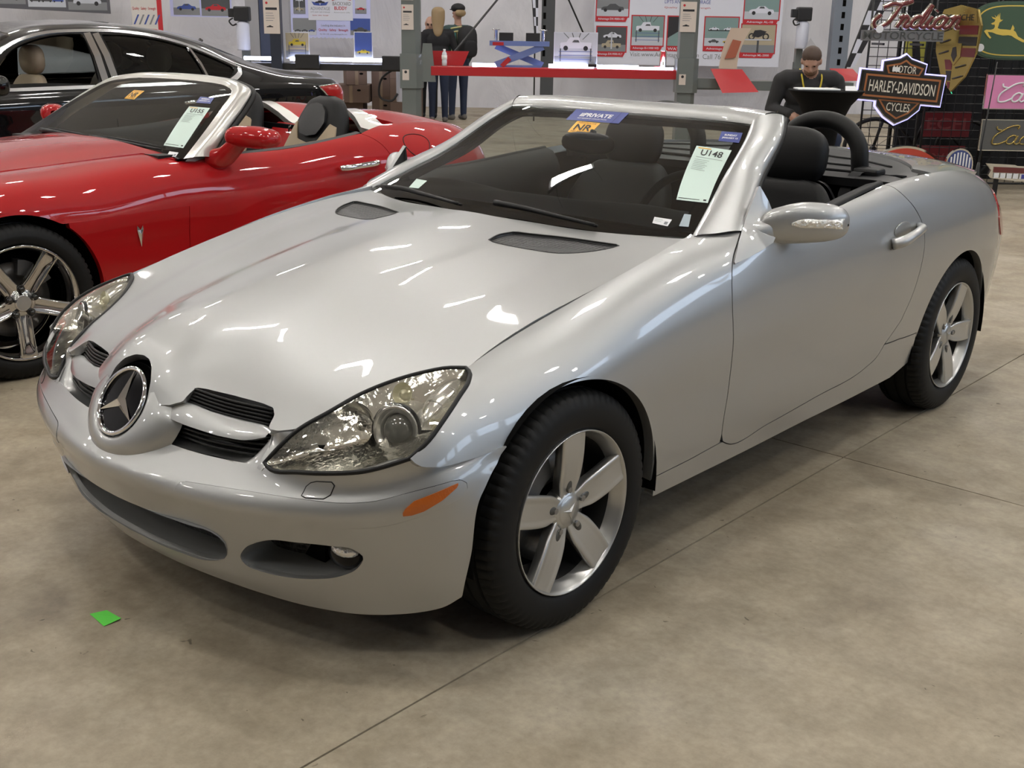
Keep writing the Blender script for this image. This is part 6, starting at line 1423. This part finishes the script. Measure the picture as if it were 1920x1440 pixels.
def word(parent, s, x, z, h, r, m, back=None, rb=0, slant=.3, kx=1., y=-.02):
    cx = x
    for ch in s:
        st, w = LET[ch]; script(parent, st, r, m, back, rb, h*kx, h, cx, z, slant, y); cx += w*h*kx
    return cx
Is = thing('script_sign', 3.18, 11.12, 1.42, 'maroon script motorcycle sign with chrome edges hung high on the grid', 'sign')
word(Is, 'Indian', .20, .10, .205, .017, MAROON, SCH, .028, .38, 1.12); flat('lower_plate', rect(.03,-.02,.80,.075), .0, DCHROME, Is, .02); text('sign_text', 'MOTORCYCLE', Is, .42, .028, .07, SCH, -.006, .74, .01, ext=.006); flat('price_sticker', disc(.18,.085,.035), -.05, WHITE, Is, .003)
for x in (.25, .62): MB().box((x-.01,.01,-.06),(x+.01,.36,-.04)).build('hanger', BLKWIRE, Is)
# crest sign, turned edge-on
Ps = thing('crest_sign', 4.10, 11.1, .95, 'tall gold, maroon and black crest sign with green edge light', 'sign', None, -1.1)
sh_ = [(0,0),(.14,.14),(.24,.36),(.26,.60),(.20,.74),(0,.78),(-.20,.74),(-.26,.60),(-.24,.36),(-.14,.14)]
flat('edge_light', [(-.01,-.02)] + [(x-.012,z) for x, z in sh_[:4:-1]] + [(-.0,.75),(-.19,.71),(-.24,.58),(-.22,.36),(-.12,.14)], .03, NEONG, Ps, .012); flat('face', sh_, 0, SGOLD, Ps, .025)
flat('top_band', [(-.22,.62),(.22,.62),(.19,.73),(0,.765),(-.19,.73)], -.003, SGOLD, Ps); text('sign_text', 'PORSCHE', Ps, 0, .67, .055, SDARK, -.006, .34, .006)
for k, (z0, z1, m_) in enumerate(((.52,.60,MAROON),(.42,.50,SDARK),(.32,.40,MAROON))): flat('stripe', rect(.02,z0,.235,z1), -.003, m_, Ps)
for k, (z0, z1, m_) in enumerate(((.20,.29,MAROON),(.10,.19,SDARK),(.03,.09,MAROON))): flat('stripe', [(-.03-.3*z0,z0),(-.02,z0),(-.02,z1),(-.03-.3*z1,z1)], -.003, m_, Ps)
for q in ((-.13,.54),(-.13,.44),(-.13,.34),(.09,.22),(.07,.12)):
    tube('antler', [(q[0]-.06,-.006,q[1]),(q[0]+.05,-.006,q[1]+.03)], .008, SDARK, Ps, 5)
flat('centre_shield', [(0,.24),(.07,.32),(.07,.44),(-.07,.44),(-.07,.32)], -.008, SGOLD, Ps, .008); flat('centre_mark', [(0,.27),(.03,.33),(.01,.41),(-.03,.40),(-.04,.33)], -.010, SDARK, Ps)
# leaping-deer sign
Ds = thing('deer_sign', 4.22, 11.05, 1.27, 'green sign with yellow border and leaping yellow deer', 'sign')
def squircle(w, h, cx, cz, p=3.2, n=48): return [(cx + w*math.copysign(abs(math.cos(t))**(2/p), math.cos(t)), cz + h*math.copysign(abs(math.sin(t))**(2/p), math.sin(t))) for t in np.linspace(0, 2*math.pi, n, endpoint=False)]
flat('rim', squircle(.425,.262,.40,.24), .012, mat('green_rim', (.12,.17,.12), .25, .5), Ds, .03); flat('face', squircle(.410,.248,.40,.24), .0, GREEN, Ds, .012); flat('border', squircle(.385,.225,.40,.24), -.002, YEL, Ds); flat('field', squircle(.374,.214,.40,.24), -.004, GREEN, Ds)
deer = [(.155,.300),(.185,.315),(.192,.335),(.165,.345),(.150,.362),(.170,.355),(.195,.350),(.178,.375),(.200,.358),(.212,.385),(.216,.352),(.226,.395),(.232,.350),(.238,.335),(.262,.335),(.245,.320),(.232,.312),(.228,.290),(.222,.262),(.245,.252),(.30,.250),(.345,.246),(.358,.292),(.378,.262),(.372,.243),(.392,.232),(.42,.19),(.47,.165),(.53,.145),(.54,.130),(.47,.140),(.40,.172),(.36,.195),(.33,.200),(.28,.196),(.22,.206),(.18,.222),(.135,.226),(.150,.200),(.175,.176),(.165,.166),(.135,.190),(.100,.232),(.118,.246),(.16,.245),(.185,.252),(.195,.272),(.190,.292),(.17,.290)]
flat('deer', deer, -.007, YEL, Ds, .003); flat('price_sticker', disc(.085,.085,.035), -.010, WHITE, Ds, .003)
# script plates
Kp = thing('plate_sign', 4.40, 11.0, .81, 'pink plate sign with white script lettering', 'sign'); flat('rim', rect(-.008,-.008,.90,.31), .006, SCH, Kp, .02); flat('face', rect(0,0,.892,.302), .0, PINK, Kp, .006); word(Kp, 'Cad', .10, .06, .17, .008, WHITE, None, 0, .3, 1.15, -.006); word(Kp, 'illac', .50, .06, .16, .008, WHITE, None, 0, .3, 1.0, -.006)
Kg = thing('plate_sign', 4.41, 11.0, .425, 'dark grey plate sign with gold script lettering', 'sign'); flat('rim', rect(-.008,-.008,.95,.285), .006, SCH, Kg, .02); flat('face', rect(0,0,.942,.277), .0, SGREY, Kg, .006); word(Kg, 'Cadillac', .09, .055, .17, .0075, SGOLD, None, 0, .3, 1.2, -.006)
# lower badges
Cv = thing('badge_sign', 4.36, 10.65, .10, 'chrome-framed red and white badge sign leaning below the grey plate', 'sign')
fr_ = [(0,.235),(.26,.225),(.29,.215),(.95,.20),(.95,.05),(.30,.075),(.06,.10),(.03,.13),(.05,.175)]
flat('frame', fr_, .01, SCH, Cv, .03); flat('red_field', [(.07,.205),(.93,.185),(.93,.135),(.07,.155)], -.0, MAROON, Cv, .012)
for k in range(14): flat('white_bar', rect(.075+.06*k,.105-.002*k,.122+.06*k,.150-.0012*k), -.002, WHITE, Cv)
flat('blue_mark', rect(.33,.10,.62,.14), -.006, P_('bluemark', (.05,.06,.3)), Cv); MB().box((.1,.03,-.10),(.14,.05,.1)).box((.6,.03,-.10),(.64,.05,.08)).build('prop', BLKWIRE, Cv)
Dm = thing('grille_sign', 4.03, 10.45, .12, 'arched blue-barred grille badge sign standing on the floor', 'sign')
arch_ = [(-.11,-.1)] + [(.0+.11*math.cos(t), .22+.13*math.sin(t)) for t in np.linspace(math.pi, 0, 16)] + [(.11,-.1)]
flat('rim', grow(arch_, .015), .01, SCH, Dm, .03); flat('face', arch_, 0, P_('navy', (.04,.06,.20)), Dm, .01)
for k in range(7): x = -.09+.028*k; flat('bar', rect(x,.11,x+.014,.22+.125*math.sqrt(max(0, 1-((x+.007)/.11)**2))-.012), -.003, WHITE, Dm)
flat('cross_mark', [(-.10,.02),(.17,.04),(.20,.10),(.10,.09),(.10,.13),(-.08,.12),(-.08,.08),(-.12,.07)], -.012, WHITE, Dm, .008); flat('cross_fill', [(-.085,.035),(.155,.052),(.17,.085),(.08,.077),(.08,.112),(-.06,.105),(-.06,.068),(-.10,.058)], -.014, P_('navy', (.04,.06,.20)), Dm); MB().box((-.08,.04,-.12),(.08,.06,-.05)).build('prop', BLKWIRE, Dm)
Ar = thing('round_sign', 3.64, 10.75, .0, 'large round white sign with red ring standing behind the silver roadster', 'sign')
flat('rim', disc(.0,.02,.475,.415,40), .01, mat('rim_gold', (.5,.42,.30), .2, .9), Ar, .03) if False else flat('rim', disc(0,.0,.46,.47,40,0,math.pi), .01, SCH, Ar, .03); flat('ring', disc(0,0,.44,.45,40,0,math.pi), .0, P_('ringred', (.50,.06,.03)), Ar, .01); flat('face', disc(0,0,.36,.37,40,0,math.pi), -.003, WHITE, Ar)
for (a, z0, h, s, lab) in ((4.12,.47,.25,'ECH','dark red plate sign behind the grid below the shield sign'),(4.10,.08,.30,'FARMALL','dark red plate sign with raised letters behind the round sign')):
    r_ = thing('plate_sign', a, 11.8, z0, lab, 'sign', None, .08); flat('face', rect(0,0,.50,h), .0, mat('dark_red', (.13,.008,.012), .4), r_, .02); text('sign_text', s, r_, .25, h*.52, h*.45, mat('dark_red2', (.22,.05,.05), .3), -.004, .40, .01, ext=.003); MB().box((.02,.02,-z0),(.06,.04,.05)).box((.44,.02,-z0),(.48,.04,.05)).build('prop', BLKWIRE, r_)
Ye = thing('hanging_sign', 3.84, 11.75, 1.0, 'yellow sign with dark figure hung behind the grid panel', 'sign'); flat('face', rect(0,0,.22,.46), 0, P_('olive', (.38,.36,.05)), Ye, .01); flat('figure', [(.06,.40),(.13,.42),(.15,.30),(.18,.12),(.15,.03),(.12,.16),(.08,.24)], -.003, SDARK, Ye); MB().box((.0,.01,-1.0),(.02,.03,.05)).box((.20,.01,-1.0),(.22,.03,.05)).build('prop', BLKWIRE, Ye)
bk = thing('bicycle', 3.72, 12.05, 0, 'black bicycle standing behind the wire grid panel', 'bicycle')
for x in (0., .95):
    w = empty('wheel', (x, 0, .32), parent=bk); tube('tyre', [(.30*math.cos(t), 0, .30*math.sin(t)) for t in np.linspace(0, 2*math.pi, 40, endpoint=False)], .022, RUBBER, w, 8, closed=True); MB().lathe([(.025,-.04),(.025,.04)], 12, axis='y', cap=True).build('hub', BLKWIRE, w)
    for k in range(10): a = math.pi*k/5; tube('spoke', [(0,0,0),(.29*math.cos(a),0,.29*math.sin(a))], .002, BLKWIRE, w, 4)
for p_ in ([(0,0,.32),(.12,0,.80)], [(.12,0,.72),(.42,0,.36)], [(.42,0,.36),(.55,0,.75)], [(.13,0,.74),(.54,0,.70)], [(.42,0,.36),(.95,0,.32)], [(.55,0,.70),(.95,0,.32)]): tube('frame_tube', p_, .016, BLKWIRE, bk, 8)
MB().ell((.56,0,.79), (.13,.06,.03), 14).build('saddle', BLKWIRE, bk, True); tube('handlebar', curve([(.05,-.28,.86),(.12,-.1,.84),(.12,.1,.84),(.05,.28,.86)], 14), .012, BLKWIRE, bk, 8)
# ------------------------------------------------------------------ people
def person(name, a, d, label, rz, prims, mats, voxel=.011, group=None, extra=None):
    """one continuous body: tapered limbs and rounded masses fused into a single skin; mats by body region"""
    e = thing(name, a, d, 0, label, 'person', group, rz); m = MB()
    for p in prims:
        if p[0] == 'c':
            A, B, ra, rb = np.array(p[1]), np.array(p[2]), p[3], p[4]; n = 7
            pts = [A + (B-A)*t for t in np.linspace(0, 1, n)]; m.tube(pts, np.linspace(ra, rb, n), 14); m.ell(A, (ra,)*3, 14); m.ell(B, (rb,)*3, 14)
        else: m.ell(p[1], p[2], 20, R=p[4] if len(p) > 4 else None)
    o = m.build('body', None, e); md = o.modifiers.new('r', 'REMESH'); md.mode = 'VOXEL'; md.voxel_size = voxel; sm = o.modifiers.new('s', 'SMOOTH'); sm.factor = .5; sm.iterations = 4
    bpy.context.view_layer.update(); me = bpy.data.meshes.new_from_object(o.evaluated_get(bpy.context.evaluated_depsgraph_get())); o.modifiers.clear(); o.data = me
    C_ = np.array([np.mean([me.vertices[i].co[:] for i in f.vertices], axis=0) for f in me.polygons]); best = np.full(len(C_), 1e9); idx = np.zeros(len(C_), int)
    for p in prims:
        if p[0] == 'c':
            A, B = np.array(p[1]), np.array(p[2]); L = (B-A)@(B-A)+1e-9; t = np.clip(((C_-A)@(B-A))/L, 0, 1); dd = np.linalg.norm(C_-(A+t[:, None]*(B-A)), axis=1) - (p[3]+(p[4]-p[3])*t); mi = p[5]
        else:
            r = np.array(p[2]); Q = C_-np.array(p[1]); Q = Q @ p[4] if len(p) > 4 else Q; dd = (np.linalg.norm(Q/r, axis=1)-1)*r.min(); mi = p[3]
        k = dd < best; best[k] = dd[k]; idx[k] = mi
    me.materials.clear()
    for q in mats: me.materials.append(q)
    me.polygons.foreach_set('material_index', idx.astype(np.int32)); me.polygons.foreach_set('use_smooth', [True]*len(me.polygons)); me.update()
    return e
SKIN_ = mat('skin', (.45,.26,.19), .5); JEAN = mat('jeans', (.018,.028,.062), .8); BLKJ = mat('black_jacket', (.008,.008,.010), .8); GRYJ = mat('charcoal_jacket', (.022,.022,.024), .85); SHOE = mat('shoe', (.12,.11,.10), .6); HAIRB = mat('blond_hair', (.30,.21,.11), .55, bump=(60,.5,.004)); HAIRD = mat('brown_hair', (.055,.03,.018), .6, bump=(90,.4,.003)); STRP = mat('striped_jacket', (.03,.06,.06), .8); CAPB = mat('cap_black', (.01,.01,.012), .7); CREAMS = mat('stripe_cream', (.50,.47,.22), .7); TEALS = mat('stripe_teal', (.05,.22,.20), .7)
def hand(w, d, side, mi, curl=.5):
    """palm plus five separate bent fingers from wrist w along direction d"""
    w = np.array(w, float); d = np.array(d, float); d /= np.linalg.norm(d); s = np.cross(d, [0, 1, 0]); s = s/np.linalg.norm(s)*side; n = np.cross(s, d); out = [('c', w, w+d*.075, .028, .036, mi)]
    for k, (o, L) in enumerate(((-.030,.062),(-.010,.075),(.010,.078),(.028,.070))):
        b = w+d*.085+s*o; k1 = b+d*L*.55; k2 = k1+(d*(1-curl)+n*curl)*L*.6; out += [('c', b, k1, .0105, .0095, mi), ('c', k1, k2, .0095, .008, mi)]
    t0 = w+d*.035-s*.03; t1 = t0+(d*.7-s*.7)*.045; out += [('c', t0, t1, .012, .011, mi), ('c', t1, t1+d*.03+n*.01, .011, .009, mi)]
    return out
def head(c, r, yaw=0., pitch=0., mi=0):
    """skull, jaw, nose, brow, ears; faces -y turned by yaw/pitch"""
    c = np.array(c, float); cy, sy, cp, sp = math.cos(yaw), math.sin(yaw), math.cos(pitch), math.sin(pitch)
    R = np.array([[cy, -sy, 0], [sy, cy, 0], [0, 0, 1]]) @ np.array([[1, 0, 0], [0, cp, -sp], [0, sp, cp]]); f = lambda x, y, z: tuple(c + R @ np.array([x, y, z])*r)
    return [('e', f(0,.10,.12), (r*.66,r*.80,r*.74), mi, R), ('e', f(0,-.18,-.42), (r*.50,r*.56,r*.50), mi, R), ('e', f(0,-.42,-.70), (r*.30,r*.26,r*.22), mi, R), ('c', f(0,-.72,.05), f(0,-.86,-.26), r*.08, r*.13, mi), ('c', f(-.30,-.62,.12), f(.30,-.62,.12), r*.12, r*.12, mi),
            ('e', f(.66,.05,-.10), (r*.10,r*.20,r*.28), mi, R), ('e', f(-.66,.05,-.10), (r*.10,r*.20,r*.28), mi, R), ('c', f(-.18,-.70,-.52), f(.18,-.70,-.52), r*.06, r*.06, mi)], f, R
def stand(h, sk, top, leg, shoe, hd, armL, armR, sh=.20, bulk=1., face=1):
    """standing figure facing -y*face"""
    k = h/1.75; P = []
    for s in (-1, 1):
        P += [('c', (.095*s*k,0,.90*k), (.10*s*k,0,.50*k), .088*k*bulk, .062*k*bulk, leg), ('c', (.10*s*k,0,.50*k), (.105*s*k,.01,.10*k), .060*k*bulk, .048*k*bulk, leg), ('c', (.105*s*k,.03*face,.045*k), (.115*s*k,-.15*face,.04*k), .045*k, .038*k, shoe)]
    P += [('e', (0,0,.93*k), (.175*k*bulk,.125*k*bulk,.14*k), leg), ('e', (0,0,1.12*k), (.165*k*bulk,.12*k*bulk,.20*k), top), ('e', (0,0,1.30*k), (.19*k*bulk,.125*k*bulk,.17*k), top), ('c', (-sh*.8*k,0,1.40*k), (sh*.8*k,0,1.40*k), .075*k, .075*k, top), ('c', (0,0,1.42*k), (0,-.01*face,1.54*k), .062*k, .055*k, sk)]
    for s, (el, wr) in ((-1, armL), (1, armR)):
        S_ = np.array([s*sh*k, 0, 1.40*k]); P += [('c', S_, el, .062*k*bulk, .048*k*bulk, top), ('c', el, wr, .048*k*bulk, .034*k*bulk, top)]; P += hand(wr, np.array(wr)-np.array(el), s, sk)
    return P + hd
def cap_mesh(name, pts, m, parent):
    MBx = MB()
    for c, r in pts: MBx.ell(c, r, 18)
    return MBx.build(name, m, parent, True)
# woman in black jacket, seen from behind
hd, f, R = head((0, .01, 1.60), .125, math.pi, .1, 0)
w1 = person('person', -1.24, 18.45, 'person with long fair hair in a black jacket and jeans, back turned', 0, stand(1.68, 0, 1, 2, 3, hd, ((-.27,.02,1.08),(-.20,.18,.96)), ((.27,.02,1.08),(.18,.18,.98)), face=-1, bulk=1.08), [SKIN_, BLKJ, JEAN, SHOE])
loft('hair', [[(x0*math.cos(t), y0+ry*math.sin(t), z) for t in np.linspace(0, 2*math.pi, 17)] for z, x0, y0, ry in ((1.74,.005,.0,.005),(1.735,.05,.0,.06),(1.70,.095,.0,.11),(1.62,.105,-.01,.115),(1.52,.10,-.035,.09),(1.44,.085,-.06,.065),(1.37,.07,-.085,.045),(1.32,.045,-.10,.03),(1.29,.012,-.10,.01))], 24, 33, HAIRB, w1)
# person with cap, striped jacket and backpack
hd, f, R = head((.0, 0, 1.66), .122, math.pi+.5, .25, 0)
w2 = person('person', -.96, 19.0, 'person in black cap and striped jacket carrying a black backpack', .5, stand(1.76, 0, 1, 2, 3, hd, ((-.28,.0,1.12),(-.16,.18,1.05)), ((.28,.0,1.12),(.24,.12,.92)), face=-1, bulk=1.08), [SKIN_, STRP, JEAN, SHOE])
MB().ell((0,.0,1.735), (.112,.125,.075), 20).build('cap', CAPB, w2, True); MB().ell((-.0,.13,1.715), (.08,.09,.014), 16).build('cap_peak', CAPB, w2, True); MB().ell((0,-.085,1.66), (.095,.05,.06), 14).build('hair', HAIRB, w2, True)
for k, x in enumerate((-.17,-.12,-.07)):
    for mm, z0, z1 in (((CREAMS, TEALS, CREAMS)[k], .98, 1.38),): tube('jacket_stripe', curve([(x,-.145,z0),(x*1.02,-.15,1.2),(x*.95,-.115,z1)], 10), .016, mm, w2, 6)
for z in (1.36, 1.42): tube('jacket_stripe', curve([(-.18,-.10,z),(-.10,-.13,z+.02),(0,-.13,z+.03)], 8), .015, CREAMS, w2, 6)
MB().ell((.06,-.21,1.22), (.16,.11,.25), 20, sq=3.).build('backpack', CAPB, w2, True); MB().ell((.06,-.32,1.12), (.12,.05,.13), 18, sq=3.).build('backpack_pocket', BLKJ, w2, True)
# man half hidden behind the lift post
hd, f, R = head((.03, 0, 1.50), .12, .0, .25, 0)
w3 = person('person', -1.46, 19.35, 'balding person facing this way behind the fair-haired one', 0., stand(1.62, 0, 1, 1, 1, hd, ((-.27,-.02,1.02),(-.20,-.2,.95)), ((.27,-.02,1.02),(.2,-.2,.95))), [SKIN_, BLKJ])
for s in (-1, 1): MB().ell(f(.28*s,-.66,.0), (.012,.010,.009), 8).build('eye', DARK, w3, True)
tube('glasses', [f(.30+.16*math.cos(t),-.80,.0+.14*math.sin(t)) for t in np.linspace(0, 2*math.pi, 14)], .003, BLKJ, w3, 5); tube('glasses', [f(-.30+.16*math.cos(t),-.80,.0+.14*math.sin(t)) for t in np.linspace(0, 2*math.pi, 14)], .003, BLKJ, w3, 5)
# man bent over the high table
hd, f, R = head((-.02, -.13, 1.235), .118, -.28, .62, 0)
pr_ = []
for s in (-1, 1): pr_ += [('c', (.10*s,.05,.62), (.17*s,-.35,.60), .095, .075, 2), ('c', (.17*s,-.35,.60), (.17*s,-.28,.12), .068, .05, 2), ('c', (.17*s,-.25,.045), (.18*s,-.42,.04), .045, .038, 3)]
pr_ += [('e', (0,.06,.64), (.19,.16,.13), 2), ('e', (0,.04,.80), (.19,.15,.20), 1), ('e', (0,-.0,.98), (.215,.145,.17), 1), ('c', (-.19,-.03,1.075), (.19,-.03,1.075), .085, .085, 1), ('c', (0,-.04,1.09), (-.01,-.09,1.17), .068, .062, 0)]
el, wr = np.array((-.30,.0,.82)), np.array((-.19,-.26,.80)); pr_ += [('c', (-.235,-.02,1.06), el, .075, .058, 1), ('c', el, wr, .058, .042, 1)] + hand(wr, (.5,-.6,-.35), 1, 0, .6)
el, wr = np.array((.31,-.02,.84)), np.array((.16,-.27,.99)); pr_ += [('c', (.235,-.02,1.06), el, .075, .058, 1), ('c', el, wr, .058, .042, 1)] + hand(wr, (-.8,-.5,.0), -1, 0, .5)
w4 = person('person', 2.52, 10.18, 'bearded person in charcoal jacket with yellow lanyard bent over the high table', 0., pr_ + hd, [SKIN_, GRYJ, JEAN, SHOE], .009)
hm = MB(); hm.ell(f(0,.18,.30), (.118*.70,.118*.80,.118*.66), 20, R=R); hm.build('hair', HAIRD, w4, True)
bm_ = MB(); bm_.ell(f(0,-.34,-.62), (.118*.50,.118*.46,.118*.34), 18, R=R); bm_.build('beard', mat('beard', (.16,.085,.05), .7), w4, True)
for s in (-1, 1): MB().ell(f(.27*s,-.70,.02), (.009,.006,.004), 8).build('eye', DARK, w4, True)
for s in (-1, 1): tube('lanyard', curve([(.075*s+.0,.02,1.16),(.085*s,-.12,1.10),(.065*s,-.155,1.0),(.03*s,-.17,.92)], 12), .0075, mat('lanyard_yellow', (.55,.42,.03), .6), w4, 6)
MB().lathe([(.036,-.006),(.038,0),(.036,.006)], 14, c=(-.245,-.165,.805), axis='y').build('wristwatch', mat('watch_gold', (.6,.48,.28), .25, .9), w4, True)
stl = thing('bar_stool', 2.52, 10.26, 0, 'black bar stool under the bearded person', 'stool'); MB().lathe([(.17,.50),(.18,.515),(.17,.53),(.0005,.53)], 20).build('seat', BLKP, stl, True); tube('post', [(0,0,.02),(0,0,.5)], .03, BLKP, stl, 10); MB().lathe([(.22,0),(.22,.015),(.03,.03)], 24).build('base', BLKP, stl, True)
# cocktail table in a stretch cover
tb = thing('cocktail_table', 2.53, 9.6, 0, 'round high table in a black stretch cover', 'table')
MB().lathe([(.24,0),(.22,.06),(.13,.35),(.105,.52),(.13,.72),(.21,.90),(.295,1.0),(.30,1.01),(.30,1.018),(.0005,1.018)], 40).build('stretch_cover', mat('spandex', (.003,.003,.0035), .7, spec=.12), tb, True)
tube('top_edge', [(.30*math.cos(t), .30*math.sin(t), 1.012) for t in np.linspace(0, 2*math.pi, 40, endpoint=False)], .008, mat('spandex', (.003,.003,.0035), .7, spec=.12), tb, 6, closed=True)
lp = thing('tablet', 2.44, 9.55, 1.019, 'slim white tablet lying on the black high table', 'tablet'); MB().box((-.17,-.10,0),(.17,.10,.014)).build('tablet_body', WHITE, lp, bevel=.005); MB().box((-.15,-.085,.0142),(.15,.085,.0152)).build('screen', PAPER, lp)
bx_ = thing('paper_card', 2.71, 9.52, 1.019, 'small folded white card on the black high table', 'card'); mesh('card_sheet', [(-.05,-.02,0),(.05,-.02,0),(.04,.03,.035),(-.04,.03,.035),(-.04,.07,0),(.05,.07,0)], [(0,1,2,3),(3,2,5,4)], WHITE, bx_, False)
# ------------------------------------------------------------------ stickers on the windscreens, tape on the floor
MINT = mat('mint_paper', (.60,.74,.68), .7); ORANGE = mat('orange_sticker', (.80,.42,.03), .5); BLUEST = mat('blue_sticker', (.035,.055,.26), .45); INK = mat('ink', (.01,.01,.012), .6); FAINT = mat('faint_ink', (.35,.42,.40), .7)
def sticker(skin, c4, name, m, parent, off=.0016, flip=1):
    """sheet stuck on a screen; c4 = corners TL,TR,BR,BL; returns mapper (s,t in -.5...5)"""
    uv = skin.inv(c4)
    def mp(s, t, o=off):
        s = np.asarray(s, float); t = np.asarray(t, float); a = (1-s)[..., None]*uv[0] + s[..., None]*uv[1]; b = (1-s)[..., None]*uv[3] + s[..., None]*uv[2]; q = (1-t)[..., None]*a + t[..., None]*b
        return skin.ev(q[..., 0], q[..., 1]) + skin.nrm(q[..., 0], q[..., 1], flip)*o
    n = 8; S_, T_2 = np.meshgrid(np.linspace(0, 1, n), np.linspace(0, 1, n), indexing='ij'); P = mp(S_.ravel(), T_2.ravel())
    F = [(i*n+j, i*n+j+1, (i+1)*n+j+1, (i+1)*n+j) for i in range(n-1) for j in range(n-1)]
    o = mesh(name, P, F, m, parent); o['_w'] = 1; del o['_w']
    def put(txt, s, t, h, w, m_, bold=0., nm='print'):
        return text(nm, txt, o, 0, 0, h, m_, w=w, bold=bold, fit=lambda a, b: tuple(mp(np.array([s+a]), np.array([t-b]), off+.0012)[0]))
    def bar(s0, t0, s1, t1, m_, nm='print'):
        q = mp(np.array([s0, s1, s1, s0]), np.array([t0, t0, t1, t1]), off+.001); return mesh(nm, q, [(0, 3, 2, 1)], m_, o, False)
    return o, put, bar
def lot_tag(skin, c4, num, parent):
    o, put, bar = sticker(skin, c4, 'lot_tag', MINT, parent); put(num, .52, .105, .10, .62, INK, .012); bar(.08,.025,.45,.04,ORANGE); bar(.12,.185,.9,.195,FAINT)
    for k in range(7): bar(.12, .23+.028*k, .55-.04*(k % 3), .238+.028*k, FAINT)
    bar(.05,.955,.72,.965,INK); bar(.84,.94,.93,.97,INK); return o
lot_tag(GLASS, [(.417,1.155,1.108),(.544,1.164,1.103),(.633,.897,.972),(.538,.870,.973)], 'U148', SLK)
def nr(skin, c4, parent):
    o, put, bar = sticker(skin, c4, 'no_reserve_sticker', ORANGE, parent); put('NR', .5, .52, .52, .72, INK, .02); put('ABSOLUTE', .5, .12, .13, .8, mat('ink_brown', (.30,.12,.01), .6), .01); put('NO RESERVE', .5, .89, .13, .8, mat('ink_brown', (.30,.12,.01), .6), .01)
nr(GLASS, [(-.153,1.245,1.146),(-.045,1.241,1.145),(-.014,1.142,1.114),(-.119,1.148,1.115)], SLK)
o, put, bar = sticker(GLASS, [(-.245,1.353,1.179),(-.008,1.362,1.178),(.027,1.252,1.148),(-.21,1.249,1.147)], 'collection_sticker', BLUEST, SLK); put('iiPRIVATE', .48, .48, .34, .60, WHITE, .03); put('NO RESERVE COLLECTION', .46, .80, .10, .55, WHITE, .01); bar(.86,.02,.875,.98,mat('blue2', (.02,.03,.15), .5))
o, put, bar = sticker(GLASS, [(.445,1.258,1.151),(.525,1.257,1.151),(.545,1.204,1.124),(.470,1.200,1.124)], 'day_sticker', BLUEST, SLK); put('SUNDAY', .5, .38, .2, .6, WHITE, .03); put('JANUARY 15', .5, .68, .2, .75, WHITE, .03)
o, put, bar = sticker(GLASS, [(.534,.763,.932),(.59,.774,.929),(.599,.739,.914),(.548,.733,.918)], 'stock_label', WHITE, SLK); bar(.70,.45,.9,.85,pg); bar(.08,.3,.55,.36,FAINT); bar(.08,.55,.5,.6,FAINT)
o, put, bar = sticker(GLASS, [(-.515,.783,.942),(-.444,.767,.943),(-.432,.713,.922),(-.488,.72,.92)], 'corner_label', MINT, SLK)
o, put, bar = sticker(GLASS, [(.605,.815,.945),(.625,.822,.943),(.655,.765,.916),(.628,.755,.917)], 'inspection_label', mat('label_grey', (.35,.42,.46), .6), SLK)
lot_tag(G2, [(.429,1.151,1.064),(.588,1.164,1.065),(.728,.909,.900),(.59,.892,.902)], 'U155', SOL)
nr(G2, [(-.219,1.239,1.111),(-.115,1.237,1.110),(-.078,1.151,1.071),(-.181,1.153,1.071)], SOL)
o, put, bar = sticker(G2, [(.405,1.235,1.108),(.52,1.238,1.107),(.55,1.192,1.082),(.438,1.185,1.080)], 'day_sticker', BLUEST, SOL); put('SUNDAY', .5, .34, .2, .6, WHITE, .03); put('JANUARY 15', .5, .68, .2, .75, WHITE, .03)
o, put, bar = sticker(G2, [(.669,.872,.882),(.732,.881,.88),(.745,.856,.863),(.69,.843,.863)], 'stock_label', WHITE, SOL); bar(.70,.45,.9,.85,pg)
